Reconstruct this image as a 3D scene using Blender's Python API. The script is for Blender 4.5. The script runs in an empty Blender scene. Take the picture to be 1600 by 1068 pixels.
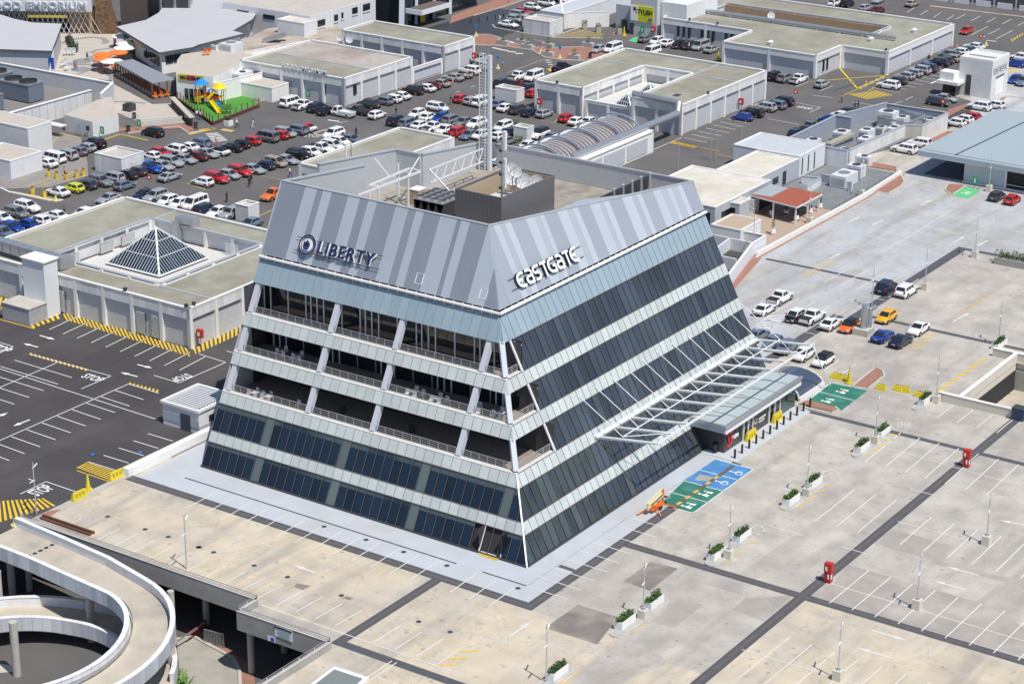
import bpy, bmesh, math, random
from mathutils import Vector, Matrix, geometry
random.seed(7)
S = bpy.context.scene
COL = S.collection
# ---------------- camera ----------------
cd = bpy.data.cameras.new('camera'); cam = bpy.data.objects.new('camera', cd); COL.objects.link(cam)
cd.lens = 77.0955; cd.sensor_width = 36; cd.clip_start = 1; cd.clip_end = 6000
_r, _u, _b = [Vector(v) for v in [[0.560882, -0.8278601, 0.0076788], [0.2894622, 0.2047858, 0.9350264], [-0.7756436, -0.5222168, 0.3544949]]]
cam.matrix_world = Matrix(((_r[0],_u[0],_b[0],0),(_r[1],_u[1],_b[1],0),(_r[2],_u[2],_b[2],0),(0,0,0,1)))
cam.location = [-169.6881, -112.1598, 102.0]
S.camera = cam
# ---------------- light ----------------
SUN_EL = math.radians(61); SUN_AZ = (-.31, -.95)
w = bpy.data.worlds.new('World'); S.world = w; w.use_nodes = True
nt = w.node_tree; nt.nodes.clear()
sky = nt.nodes.new('ShaderNodeTexSky'); sky.sky_type = 'NISHITA'; sky.sun_disc = False
sky.sun_elevation = SUN_EL; sky.sun_rotation = math.atan2(SUN_AZ[0], SUN_AZ[1]); sky.altitude = 1500
bg = nt.nodes.new('ShaderNodeBackground'); bg.inputs[1].default_value = 0.12
wo = nt.nodes.new('ShaderNodeOutputWorld')
nt.links.new(sky.outputs[0], bg.inputs[0]); nt.links.new(bg.outputs[0], wo.inputs[0])
sl = bpy.data.lights.new('sun', 'SUN'); sl.energy = 4.6; sl.angle = math.radians(.53); sl.color = (1, .955, .89)
so = bpy.data.objects.new('sun', sl); COL.objects.link(so)
_n = math.hypot(*SUN_AZ)
so.rotation_euler = Vector((SUN_AZ[0]/_n*math.cos(SUN_EL), SUN_AZ[1]/_n*math.cos(SUN_EL), math.sin(SUN_EL))).to_track_quat('Z', 'Y').to_euler()
so.location = (-60, -150, 200)
S.view_settings.view_transform = 'Standard'; S.view_settings.look = 'None'; S.view_settings.gamma = 1
S.view_settings.use_curve_mapping = False; S.view_settings.exposure = -0.05

# ---------------- materials ----------------
MATS = {}
def mat(name, col, rough=.7, metal=0., var=.0, scale=1., col2=None, c2scale=.2, c2lo=.45, c2hi=.65, grain=0., bump=0., bscale=6., rand=0., spec=.5, streak=None, coat=0., tx=None):
    """procedural material: base colour, broad blotches of col2, fine grain, per-object variation"""
    if name in MATS: return MATS[name]
    m = bpy.data.materials.new(name); m.use_nodes = True
    N = m.node_tree; L = N.links; n = N.nodes; b = n['Principled BSDF']
    b.inputs['Roughness'].default_value = rough; b.inputs['Metallic'].default_value = metal
    b.inputs['Specular IOR Level'].default_value = spec
    if coat: b.inputs['Coat Weight'].default_value = coat; b.inputs['Coat Roughness'].default_value = .06
    geo = n.new('ShaderNodeNewGeometry'); pos = geo.outputs['Position']
    def noise(sc, det=4., src=pos, dist=0.):
        t = n.new('ShaderNodeTexNoise'); t.inputs['Scale'].default_value = sc; t.inputs['Detail'].default_value = det
        t.inputs['Distortion'].default_value = dist
        L.new(src, t.inputs['Vector']); return t.outputs['Fac']
    def ramp(src, lo, hi, a=0., c=1.):
        r = n.new('ShaderNodeMapRange'); r.inputs[1].default_value = lo; r.inputs[2].default_value = hi
        r.inputs[3].default_value = a; r.inputs[4].default_value = c; L.new(src, r.inputs[0]); return r.outputs[0]
    def mix(fac, A, B, mode='MIX'):
        x = n.new('ShaderNodeMix'); x.data_type = 'RGBA'; x.blend_type = mode
        if isinstance(fac, float): x.inputs[0].default_value = fac
        else: L.new(fac, x.inputs[0])
        for v, i in ((A, 6), (B, 7)):
            if isinstance(v, tuple): x.inputs[i].default_value = (*v, 1)
            else: L.new(v, x.inputs[i])
        return x.outputs[2]
    def valmul(c, f):
        h = n.new('ShaderNodeHueSaturation'); L.new(f, h.inputs['Value'])
        if isinstance(c, tuple): h.inputs['Color'].default_value = (*c, 1)
        else: L.new(c, h.inputs['Color'])
        return h.outputs[0]
    c = tuple(col)
    if col2 is not None: c = mix(ramp(noise(c2scale, 5., dist=.4), c2lo, c2hi), c, tuple(col2))
    if streak is not None:   # (direction vector scale xyz, colour, amount)
        mp = n.new('ShaderNodeMapping'); mp.inputs['Scale'].default_value = streak[0]; L.new(pos, mp.inputs[0])
        c = mix(ramp(noise(1., 4., src=mp.outputs[0]), streak[3] if len(streak) > 3 else .5, .75, 0., streak[2]), c, tuple(streak[1]))
    if var: c = valmul(c, ramp(noise(scale, 6.), .25, .75, 1-var, 1+var))
    if grain: c = valmul(c, ramp(noise(bscale*2.5, 2.), .2, .8, 1-grain, 1+grain))
    if rand:
        oi = n.new('ShaderNodeObjectInfo'); c = valmul(c, ramp(oi.outputs['Random'], 0, 1, 1-rand, 1+rand))
    if tx: c = tx(N, L, n, pos, mix, ramp, noise, c)
    if isinstance(c, tuple): b.inputs['Base Color'].default_value = (*c, 1)
    else: L.new(c, b.inputs['Base Color'])
    if bump:
        bp = n.new('ShaderNodeBump'); bp.inputs['Strength'].default_value = bump; bp.inputs['Distance'].default_value = .05
        L.new(noise(bscale, 3.), bp.inputs['Height']); L.new(bp.outputs[0], b.inputs['Normal'])
    MATS[name] = m
    return m
def lines_tx(axis, period, width, col, amt=1., jitter=0.):
    """thin joint lines in another colour at a fixed period along an axis"""
    def f(N, L, n, pos, mix, ramp, noise, c):
        s = n.new('ShaderNodeSeparateXYZ'); L.new(pos, s.inputs[0])
        if axis == 'XY':
            a = n.new('ShaderNodeMath'); a.operation = 'ADD'; L.new(s.outputs[0], a.inputs[0]); L.new(s.outputs[1], a.inputs[1]); src = a.outputs[0]
        else: src = s.outputs['XYZ'.index(axis)]
        d = n.new('ShaderNodeMath'); d.operation = 'DIVIDE'; L.new(src, d.inputs[0]); d.inputs[1].default_value = period
        q = n.new('ShaderNodeMath'); q.operation = 'FRACT'; L.new(d.outputs[0], q.inputs[0])
        l = n.new('ShaderNodeMath'); l.operation = 'LESS_THAN'; L.new(q.outputs[0], l.inputs[0]); l.inputs[1].default_value = width/period
        m_ = n.new('ShaderNodeMath'); m_.operation = 'MULTIPLY'; L.new(l.outputs[0], m_.inputs[0]); m_.inputs[1].default_value = amt
        return mix(m_.outputs[0], c, col)
    return f
WHITE = mat('white_painted_concrete', (.80,.79,.765), .75, var=.05, scale=.8, streak=((1.5,1.5,.15),(.60,.59,.57),.35), rand=.035)
FASC  = mat('fascia_panel_paint', (.74,.735,.725), .7, rand=.10, streak=((3,3,.3),(.60,.59,.58),.5))
WALLP = mat('grey_blockwork', (.52,.535,.56), .85, var=.08, scale=2, rand=.05, bump=.35, bscale=3, tx=lines_tx('Z', .42, .035, (.40,.41,.43), .6))
WALLV = mat('grey_vertical_cladding', (.56,.575,.60), .6, rand=.04, tx=lines_tx('XY', .9, .05, (.38,.39,.42), .7))
GRAV  = mat('roof_gravel', (.315,.305,.245), .95, var=.16, scale=.35, col2=(.27,.25,.195), c2scale=.08, grain=.4, bump=.3, bscale=9)
GRAV2 = mat('roof_gravel_brown', (.42,.38,.34), .95, var=.1, scale=.6, col2=(.33,.26,.22), c2scale=.12, grain=.18)
COPE  = mat('coping_white', (.80,.79,.76), .6, var=.05, scale=1.2, streak=((.5,.5,.5),(.60,.57,.50),.4))
COPEB = mat('coping_blue_grey', (.52,.55,.58), .45, metal=.3, var=.06)
ASPH  = mat('asphalt_dark', (.058,.053,.056), .9, var=.15, scale=.15, col2=(.078,.072,.072), c2scale=.05, grain=.2, streak=((.02,.25,1),(.095,.088,.085),.5,.52))
ASPH2 = mat('asphalt_grey', (.115,.108,.104), .9, var=.12, scale=.15, col2=(.135,.128,.122), c2scale=.06, grain=.15, streak=((.3,.03,1),(.15,.14,.135),.5,.52))
def stain_tx(N, L, n, pos, mix, ramp, noise, c):
    # tyre paths and old oil spots on the deck
    mp = n.new('ShaderNodeMapping'); mp.inputs['Scale'].default_value = (.035,.30,1); L.new(pos, mp.inputs[0])
    c = mix(ramp(noise(1., 5., src=mp.outputs[0], dist=.6), .47, .66, 0., .65), c, (.32,.295,.265))
    v = n.new('ShaderNodeTexNoise'); v.inputs['Scale'].default_value = .9; v.inputs['Detail'].default_value = 7; L.new(pos, v.inputs['Vector'])
    c = mix(ramp(v.outputs['Fac'], .60, .72, 0., .6), c, (.27,.25,.23))
    v2 = n.new('ShaderNodeTexNoise'); v2.inputs['Scale'].default_value = .22; v2.inputs['Detail'].default_value = 6; v2.inputs['Roughness'].default_value = .65; L.new(pos, v2.inputs['Vector'])
    c = mix(ramp(v2.outputs['Fac'], .48, .68, 0., .45), c, (.60,.565,.51))
    v3 = n.new('ShaderNodeTexVoronoi'); v3.feature = 'DISTANCE_TO_EDGE'; v3.inputs['Scale'].default_value = .13; d3 = n.new('ShaderNodeVectorMath'); d3.operation = 'ADD'
    w3 = n.new('ShaderNodeTexNoise'); w3.inputs['Scale'].default_value = .6; L.new(pos, w3.inputs['Vector']); s3 = n.new('ShaderNodeVectorMath'); s3.operation = 'SCALE'; s3.inputs[3].default_value = 3.; L.new(w3.outputs['Color'], s3.inputs[0]); L.new(pos, d3.inputs[0]); L.new(s3.outputs[0], d3.inputs[1]); L.new(d3.outputs[0], v3.inputs['Vector'])
    c = mix(ramp(v3.outputs['Distance'], .0, .012, .35, 0.), c, (.26,.24,.215))
    v4 = n.new('ShaderNodeTexVoronoi'); v4.inputs['Scale'].default_value = .42; v4.inputs['Randomness'].default_value = 1; L.new(pos, v4.inputs['Vector'])
    return mix(ramp(v4.outputs['Distance'], .05, .13, .55, 0.), c, (.20,.185,.17))
DECK  = mat('deck_concrete', (.465,.43,.375), .85, var=.20, scale=.3, col2=(.40,.37,.33), c2scale=.045, grain=.12, tx=stain_tx, bump=.1)
DECKW = mat('deck_concrete_warm', (.58,.495,.365), .85, var=.13, scale=.3, col2=(.50,.44,.35), c2scale=.07, grain=.12, streak=((.3,.04,1),(.40,.37,.33),.7,.48), tx=stain_tx)
COAT  = mat('deck_pale_coating', (.485,.525,.57), .6, var=.06, scale=.3, col2=(.47,.48,.49), c2scale=.08, c2lo=.4, streak=((.4,.4,.4),(.43,.385,.33),.45,.66))
COATW = mat('deck_worn_coating', (.415,.42,.42), .7, var=.10, scale=.12, col2=(.475,.50,.525), c2scale=.05, streak=((.04,.16,1),(.35,.33,.31),.7,.50), grain=.08, tx=stain_tx)
JOINT = mat('joint_bitumen', (.085,.088,.10), .8, var=.15, scale=1.2)
JOINT2= mat('joint_strip_brown', (.12,.105,.095), .85, var=.2, scale=2)
PATCH = mat('deck_dark_patch', (.215,.185,.165), .85, var=.15, scale=.5, col2=(.30,.265,.235), c2scale=.25, grain=.1)
PATCH2= mat('deck_mid_patch', (.36,.325,.29), .85, var=.12, scale=.5, col2=(.43,.39,.35), c2scale=.15, grain=.1)
BRICK = mat('brick_paving', (.33,.165,.12), .9, var=.15, scale=1.5, grain=.2, tx=lines_tx('XY', .5, .05, (.26,.16,.13), .5))
LINEW = mat('road_paint_white', (.78,.78,.75), .7, var=.06, scale=3)
LINEF = mat('road_paint_faded', (.66,.645,.60), .8, var=.07, scale=2)
LINEG = mat('road_paint_ghost', (.56,.54,.49), .85, var=.1, scale=2)
LINEY = mat('road_paint_yellow', (.72,.48,.03), .7, var=.10, scale=2)
LINEYF= mat('road_paint_yellow_worn', (.55,.42,.13), .8, var=.15, scale=2)
GREENP= mat('bay_green_paint', (.025,.165,.115), .75, var=.12, scale=.8, col2=(.05,.22,.16), c2scale=.6)
GREENL= mat('bay_light_green_paint', (.11,.50,.20), .75, var=.08)
BLUEP = mat('bay_blue_paint', (.06,.21,.44), .75, var=.10, scale=.8, col2=(.09,.27,.52), c2scale=.5)
CONC  = mat('raw_concrete', (.50,.47,.42), .85, var=.10, scale=.6, streak=((2,2,.2),(.36,.33,.29),.5))
CONCD = mat('raw_concrete_grey', (.36,.345,.32), .85, var=.12, scale=.8)
METW  = mat('white_steel', (.76,.77,.77), .35, metal=0, spec=.6)
METG  = mat('galvanised_steel', (.50,.52,.54), .4, metal=.7, var=.06)
METD  = mat('dark_steel', (.07,.072,.08), .5, metal=.3)
POLE  = mat('pole_grey_blue', (.52,.56,.60), .4, metal=.4)
BLACK = mat('black_paint', (.018,.018,.02), .6)
RED   = mat('red_enamel', (.50,.035,.025), .5, var=.06)
YEL   = mat('yellow_plastic', (.66,.53,.03), .6, var=.12, scale=3, rand=.05)
ORNG  = mat('orange_paint', (.75,.20,.03), .5)
CREAM = mat('cream_paint', (.68,.62,.33), .5)
LEAF  = mat('shrub_leaf', (.05,.11,.022), .7, var=.35, scale=6, rand=.2)
SOIL  = mat('soil', (.09,.06,.04), .95)
GLASSD= mat('dark_glass', (.012,.016,.022), .06, spec=.9, rand=.2)
WINGL = mat('car_glass', (.022,.027,.032), .06, spec=1.)
RUB   = mat('tyre_rubber', (.022,.022,.022), .85)
RIM   = mat('alloy_rim', (.45,.45,.46), .3, metal=.8)
BLUEW = mat('blue_roof_paint', (.06,.30,.62), .5)
PINK  = mat('pink_cloth', (.75,.25,.45), .8)
SKIN  = mat('skin_brown', (.17,.085,.05), .6)
WOODB = mat('brown_timber', (.16,.07,.035), .7, var=.2, scale=3)
STONE = mat('rust_stone', (.21,.115,.06), .9, var=.35, scale=2.2, col2=(.10,.065,.045), c2scale=1.2, bump=.8, bscale=2)
TILE  = mat('plaza_paving', (.50,.45,.385), .85, var=.06, scale=.4, grain=.05)
TILED = mat('plaza_paving_dark', (.26,.265,.27), .85, var=.06)
GRASS = mat('artificial_grass', (.07,.26,.035), .9, var=.12, grain=.2)

# ---------------- mesh helpers ----------------
class MB:
    """collects solids, then links them as one mesh object"""
    def __init__(s): s.v = []; s.f = []; s.m = []; s.mats = []
    def mi(s, m):
        if m not in s.mats: s.mats.append(m)
        return s.mats.index(m)
    def add(s, vs, fs, m):
        o = len(s.v); i = s.mi(m); s.v += [tuple(v) for v in vs]
        for f in fs: s.f.append(tuple(o+k for k in f)); s.m.append(i)
        return s
    def hexa(s, p, m):   # p: 4 bottom ccw, 4 top ccw
        return s.add(p, [(3,2,1,0),(4,5,6,7),(0,1,5,4),(1,2,6,5),(2,3,7,6),(3,0,4,7)], m)
    def box(s, x0, x1, y0, y1, z0, z1, m):
        return s.hexa([(x0,y0,z0),(x1,y0,z0),(x1,y1,z0),(x0,y1,z0),(x0,y0,z1),(x1,y0,z1),(x1,y1,z1),(x0,y1,z1)], m)
    def cbox(s, c, d, m, rz=0., ):
        ca, sa = math.cos(rz), math.sin(rz); P = []
        for z in (-1, 1):
            for x, y in ((-1,-1),(1,-1),(1,1),(-1,1)):
                X, Y = x*d[0]/2, y*d[1]/2; P.append((c[0]+X*ca-Y*sa, c[1]+X*sa+Y*ca, c[2]+z*d[2]/2))
        return s.hexa(P, m)
    def beam(s, a, b, w, h, m, up=(0,0,1)):
        a = Vector(a); b = Vector(b); d = (b-a).normalized(); u = Vector(up)
        sd = d.cross(u)
        if sd.length < 1e-4: sd = d.cross(Vector((1,0,0)))
        sd.normalize(); u = sd.cross(d); sd = sd*w/2; u = u*h/2
        return s.hexa([a-sd-u, a+sd-u, b+sd-u, b-sd-u, a-sd+u, a+sd+u, b+sd+u, b-sd+u], m)
    def tube(s, a, b, r, m, n=8, r2=None, cap=True):
        a = Vector(a); b = Vector(b); d = (b-a).normalized(); q = d.to_track_quat('Z','Y'); r2 = r if r2 is None else r2
        vs = []
        for c, rr in ((a, r), (b, r2)):
            for k in range(n):
                t = 2*math.pi*k/n; vs.append(c + q @ Vector((rr*math.cos(t), rr*math.sin(t), 0)))
        fs = [(k, (k+1) % n, n+(k+1) % n, n+k) for k in range(n)]
        if cap: fs += [tuple(range(n-1,-1,-1)), tuple(range(n, 2*n))]
        return s.add(vs, fs, m)
    def prism(s, poly, z0, z1, m, cap=True, capm=None):
        n = len(poly); area = sum(poly[i][0]*poly[(i+1)%n][1]-poly[(i+1)%n][0]*poly[i][1] for i in range(n))
        if area < 0: poly = poly[::-1]
        vs = [(p[0],p[1],z0) for p in poly]+[(p[0],p[1],z1) for p in poly]
        s.add(vs, [(i,(i+1)%n,n+(i+1)%n,n+i) for i in range(n)], m)
        if cap: s.add(vs, [tuple(range(n,2*n)), tuple(range(n-1,-1,-1))], capm or m)
        return s
    def flat(s, poly, z, m, holes=()):
        if holes:
            loops = [[Vector((p[0],p[1],0)) for p in poly]]+[[Vector((p[0],p[1],0)) for p in h] for h in holes]
            tr = geometry.tessellate_polygon(loops); pts = [p for l in loops for p in l]
            fs = []
            for t in tr:
                a, b, c = [pts[i] for i in t]
                fs.append(tuple(t) if (b-a).cross(c-a).z > 0 else tuple(t[::-1]))
            return s.add([(p.x,p.y,z) for p in pts], fs, m)
        n = len(poly); area = sum(poly[i][0]*poly[(i+1)%n][1]-poly[(i+1)%n][0]*poly[i][1] for i in range(n))
        if area < 0: poly = poly[::-1]
        return s.add([(p[0],p[1],z) for p in poly], [tuple(range(n))], m)
    def quad(s, a, b, c, d, m): return s.add([a,b,c,d], [(0,1,2,3)], m)
    def line(s, a, b, w, z, m):
        a = Vector((a[0],a[1])); b = Vector((b[0],b[1])); d = (b-a).normalized(); q = Vector((-d.y, d.x))*w/2
        return s.flat([tuple(a-q), tuple(b-q), tuple(b+q), tuple(a+q)], z, m)
    def mesh(s, name, off=(0,0,0), smooth=False):
        me = bpy.data.meshes.new(name); ox, oy, oz = off
        me.from_pydata([(v[0]-ox, v[1]-oy, v[2]-oz) for v in s.v], [], s.f)
        for m in s.mats: me.materials.append(m)
        me.polygons.foreach_set('material_index', s.m)
        if smooth: me.polygons.foreach_set('use_smooth', [True]*len(s.f))
        me.update(); return me
    def build(s, name, parent=None, smooth=False, kind=None):
        off = root_loc(parent) if parent else (0,0,0)
        o = bpy.data.objects.new(name, s.mesh(name, off, smooth)); COL.objects.link(o)
        if parent: o.parent = parent
        if kind: o['kind'] = kind
        return o
def root_loc(p):
    while p.parent: p = p.parent
    return tuple(p.location) if p.type == 'EMPTY' else tuple(p.location)
def tag(o, label=None, cat=None, group=None, kind=None):
    if label: o['label'] = label
    if cat: o['category'] = cat
    if group: o['group'] = group
    if kind: o['kind'] = kind
    return o
def thing(name, label, cat, loc=(0,0,0), group=None, rz=0.):
    o = bpy.data.objects.new(name, None); COL.objects.link(o); o.location = loc; o.rotation_euler = (0,0,rz); o.empty_display_size = .3
    return tag(o, label, cat, group)
def put(me, name, parent, loc, rz=0., scale=None, base=None):
    """link an instance of a shared mesh as a part (loc in world, parent unrotated)"""
    o = bpy.data.objects.new(name, me); COL.objects.link(o)
    p = Vector(loc)
    if parent: o.parent = parent; p = p-Vector(root_loc(parent))
    o.location = p; o.rotation_euler = (0,0,rz)
    if scale: o.scale = scale
    return o
def copy_tree(o, loc=None, rz=None, parent=None):
    c = o.copy(); COL.objects.link(c)
    if parent: c.parent = parent
    if loc is not None: c.location = loc
    if rz is not None: c.rotation_euler = (0,0,rz)
    for ch in KIDS(o): copy_tree(ch, parent=c)
    return c
def KIDS(o): return list(o.children)
def text_mesh(txt, size, ext, m, bold=0., sx=1., align='CENTER', space=1.):
    cu = bpy.data.curves.new('lettering', 'FONT'); cu.body = txt; cu.size = size; cu.extrude = ext; cu.offset = bold
    cu.align_x = align; cu.align_y = 'CENTER'; cu.space_character = space; cu.resolution_u = 3
    o = bpy.data.objects.new('lettering', cu); COL.objects.link(o)
    dg = bpy.context.evaluated_depsgraph_get(); me = bpy.data.meshes.new_from_object(o.evaluated_get(dg))
    bpy.data.objects.remove(o); me.materials.clear(); me.materials.append(m)
    for v in me.vertices: v.co.x *= sx
    me.name = 'lettering'
    return me
def place_mat(o, origin, xdir, ydir):
    """orient a flat mesh (its x to xdir, its y to ydir) relative to parent"""
    x = Vector(xdir).normalized(); y = Vector(ydir).normalized(); z = x.cross(y)
    M = Matrix(((x[0],y[0],z[0],0),(x[1],y[1],z[1],0),(x[2],y[2],z[2],0),(0,0,0,1)))
    p = Vector(origin)
    if o.parent: p = p-Vector(root_loc(o.parent))
    M.translation = p; o.matrix_basis = M
    return o

# ---------------- the setting: ground, decks, joints, paint ----------------
def struct(mb, name): return tag(mb.build(name), kind='structure')
VOID = [(-150,50.3),(-22.4,50.3),(-22.4,17.3),(-25.3,17.3),(-25.1,5.9),(-150,5.9)]
hx0 = (66.81,-16.15)[0]; hx1 = (84.69,-18.36)[0]; hy = (67.72,-18.53)[1]-.6
HOLE = [(hx0+.3,hy),(hx1,hy),(hx1,hy-24),(hx0+.3,hy-24)]
m = MB(); m.flat([(-1800,-1800),(2600,-1800),(2600,2600),(-1800,2600)], -.012, ASPH, holes=[VOID, HOLE]); struct(m, 'ground')
LZ = -6.6
m = MB(); m.flat([(-400,-200),(10,-200),(10,200),(-400,200)], LZ, ASPH2)
for x0,x1,y0,y1 in ((hx0-6,hx1+14,hy-60,hy+6),): m.flat([(x0,y0),(x1,y0),(x1,y1),(x0,y1)], -3.7, DECKW)
struct(m, 'lower_ground')
# grey asphalt round the far lots
m = MB()
m.flat([(27.5,70),(60,70),(60,62),(100,60),(130,58),(200,38),(250,-80),(600,-80),(600,500),(27.5,500)], -.008, ASPH2)
m.flat([(-120,125),(27.5,113),(27.5,500),(-120,500)], -.008, ASPH2)
struct(m, 'far_car_park_surface')
# concrete roof deck
m = MB()
DK = [(-22.4,50.3),(0,50.3),(0,49),(56,49),(85,42),(88,25.2),(103,29),(155.2,30),(155.2,38.2),(174,37.4),(186,34.6),(206,36),(209,44),(222,47),(240,46),(240,-120),(-150,-120),(-150,5.9),(-25.1,5.9),(-25.3,17.3),(-22.4,17.3)]
m.flat(DK, 0, DECK, holes=[HOLE])
struct(m, 'roof_deck')
m = MB()
m.flat([(-22.3,49.2),(-7.3,49.2),(-7.3,6.4),(-22.3,6.4)], .004, DECKW)
m.flat([(-22.3,5.6),(-7.6,5.6),(-7.6,-16),(-60,-16),(-60,5.6)], .004, DECKW)
m.flat([(-9.5,-26.9),(9.9,-26.9),(9.9,-60),(-40,-60),(-40,-44)], .004, DECKW)
m.flat([(-40,-16.2),(-30,-16.2),(-9,-22),(-9,-26),(-40,-44)], .004, DECKW)
# pale coated apron round the tower and on the far upper deck
m.flat([(-6.3,48.8),(56,48.8),(56,-.1),(54.2,-.1),(54.2,-4.4),(-6.3,-4.4)], .004, COAT)
m.flat([(67,8.2),(87.6,6.2),(123,5.2),(124.6,-2.2),(125,-60),(240,-60),(240,45),(222,46),(209,40),(190,32),(156,29.5),(139,28.2),(103.4,28.2),(88,24.4),(56.4,23),(56.4,9.2)], .004, COATW)
m.flat([(56.4,48.8),(84,41),(87,24),(56.4,23.2)], .004, COATW)
# patches of darker resurfacing
for p in ([(-3.85,-8.68),(-3.81,-13.39),(-9.69,-14.62),(-9.85,-8.67)],
          [(8.56,-9.75),(8.81,-12.90),(2.91,-13.01),(3.07,-9.81)]): m.flat(p, .008, PATCH)
for p in ([(9.51,-14.23),(9.39,-20.10),(7.50,-21.12),(7.23,-14.29)],
          [(6.89,-21.78),(10.22,-25.33),(3.68,-25.59),(4.06,-21.86)],
          [(30.17,-27.00),(30.16,-34.18),(25.79,-34.27),(25.77,-26.90)],
          [(3.37,-16.14),(3.24,-19.01),(-2.49,-18.98),(-2.66,-16.51)],
          [(19.68,-26.84),(19.63,-41.87),(16.96,-47.54),(11.54,-49.41),(11.05,-26.55),(14.81,-27.58)],
          [(25.89,-34.40),(26.55,-43.72),(25.52,-44.13),(25.07,-34.22)]): m.flat(p, .008, PATCH2)
m.flat([(-16.31,17.25),(-15.93,15.66),(-17.12,15.74),(-17.09,16.93)], .008, PATCH)
m.flat([(-15.63,11.33),(-15.61,10.51),(-16.18,10.59),(-16.19,11.34)], .008, PATCH)
m.flat([(2.63,-2.47),(2.52,-4.37),(1.95,-4.40),(2.04,-2.45)], .008, JOINT)
# greys of the far road and terraces
m.flat([(201.15,31.81),(205.03,27.97),(208.47,23.19),(194.08,17.65),(182.17,30.61),(196.40,33.03)], .008, COATW)
struct(m, 'deck_coatings')
m = MB()
def strip(x0, x1, y0, y1, mt=JOINT, z=.012):
    z = z-.002 if x1-x0 > abs(y1-y0) else z; m.flat([(x0,y0),(x1,y0),(x1,y1),(x0,y1)], z, mt)
strip(-7.6,-6.3,-5.6,49.2); strip(-6.3,36.0,-5.6,-4.4)             # round the tower
strip(-23.6,-7.6,5.4,6.6); strip(-24.2,-23.1,-9,6.6)
strip(10.0,11.2,-44,-5.6); strip(11.2-.0,11.2,-60,-44) if 0 else strip(10.0,11.2,-60,-44)
strip(54.2,55.1,-36,-4.4)
strip(-60,66.6,-26.9,-25.7)
strip(66.2,87.6,6.7,8.3); strip(87.6,125,4.7,6.2); strip(124,125,-60,4.7)
strip(102.9,103.7,6.2,27); strip(89.2,90.1,-25,4.7)
struct(m, 'expansion_joints')
m = MB()
strip(-7.15,-6.8,-5.2,49,JOINT2,.016); strip(-6.8,36,-5.15,-4.85,JOINT2,.016)
strip(-60,66.5,-26.45,-26.1,JOINT2,.016); strip(10.45,10.8,-60,-5.7,JOINT2,.016); strip(-23,-7.7,5.85,6.15,JOINT2,.016)
# thin drain slots on the apron
m.line((-3.4,44),(-3.4,6.5),.22,.016,JOINT); m.line((-3.4,3.2),(-3.4,-2.3),.22,.016,JOINT); m.line((-3.4,-2.3),(30,-2.3),.10,.016,PATCH2)
struct(m, 'joint_covers')
# ---------------- road paint ----------------
pw = MB()
def row(a0, b0, a1, n, wd=.13, z=.020, mt=None, mb=None):
    """n parallel bay lines; the first runs a0-b0, the last starts at a1"""
    mb = mb or pw
    for k in range(n):
        t = k/max(1,n-1); dx = (a1[0]-a0[0])*t; dy = (a1[1]-a0[1])*t
        mb.line((a0[0]+dx,a0[1]+dy),(b0[0]+dx,b0[1]+dy),wd,z,mt or LINEW)
def pl(*p, wd=.13, mt=None):
    for i in range(len(p)-1): pw.line(p[i], p[i+1], wd, .024, mt or LINEW)
# left asphalt lot
row((21.82,90.76),(27.19,91.27),(20.85,66.77),10)
row((-6.34,68.49),(-6.54,63.57),(11.19,68.64),8)
row((-8.72,68.55),(-8.96,63.61),(-11.12,68.53),2)
row((11.33,86.32),(11.20,76.03),(1.04,85.81),5)
pl((0.95,80.86),(13.73,81.25)); pl((-9.43,68.73),(13.72,68.78),(13.60,63.66)); pl((8.12,85.58),(7.27,57.83))
row((3.50,56.02),(3.53,52.14),(-4.09,55.86),4)
pl((13.95,86.39),(14.40,72.46),(9.13,72.40)); pl((17.66,68.22),(17.55,63.92),(26.26,63.81),(26.54,68.59))
pl((-17.12,55.88),(-13.11,55.95),(-13.17,50.77)); pl((14.79,94.39),(14.63,89.98),(10.27,89.60))
pl((-13.69,58.15),(-13.75,57.33)); pl((-6.46,55.97),(-6.36,50.66))
row((36.15,67.17),(36.30,64.03),(29.39,66.40),4)
# deck bay lines
row((-4.15,38.56),(-9.22,38.43),(-4.06,8.39),13,mt=LINEF)
row((-4.02,3.49),(-8.95,3.32),(-4.33,-1.43),3,mt=LINEF)
row((-3.44,-2.20),(-3.51,-7.22),(16.45,-2.30),9,mt=LINEF)
row((19.64,-29.25),(10.87,-29.17),(19.37,-49.26),9,mt=LINEF); pl((14.79,-27.23),(14.50,-51.14),mt=LINEF)
row((35.38,-29.27),(27.14,-29.34),(35.23,-42.77),6,mt=LINEF); pl((32.27,-26.69),(32.18,-36.06),mt=LINEF)
row((37.10,-19.25),(27.13,-19.35),(37.32,-24.26),3,mt=LINEF)
row((66.59,-18.28),(61.72,-18.30),(66.40,-25.99),4,mt=LINEF)
row((54.96,-16.63),(44.72,-16.89),(54.29,-31.69),7,mt=LINEF); pl((49.87,-17.33),(48.65,-34.91),mt=LINEF)
row((2.15,-29.18),(-7.53,-28.99),(2.02,-46.48),8,mt=LINEF); pl((-2.63,-26.58),(-2.00,-47.40),mt=LINEF)
row((-17.73,45.92),(-20.18,45.90),(-17.22,43.30),2,mt=LINEF)
row((-17.13,40.86),(-20.71,40.82),(-17.22,23.18),8,mt=LINEF)
row((-17.12,20.63),(-21.18,20.81),(-17.13,8.21),6,mt=LINEF); pl((-21.98,17.37),(-21.96,-6.00),mt=LINEF)
row((-17.44,3.18),(-21.77,3.24),(-17.25,-4.35),4,mt=LINEF)
pl((-23.61,-0.39),(-27.57,-0.36),mt=LINEF); pl((-23.59,-0.95),(-27.60,-0.95),mt=LINEF); pl((-26.89,-1.07),(-26.88,-3.99),mt=LINEF)
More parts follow.
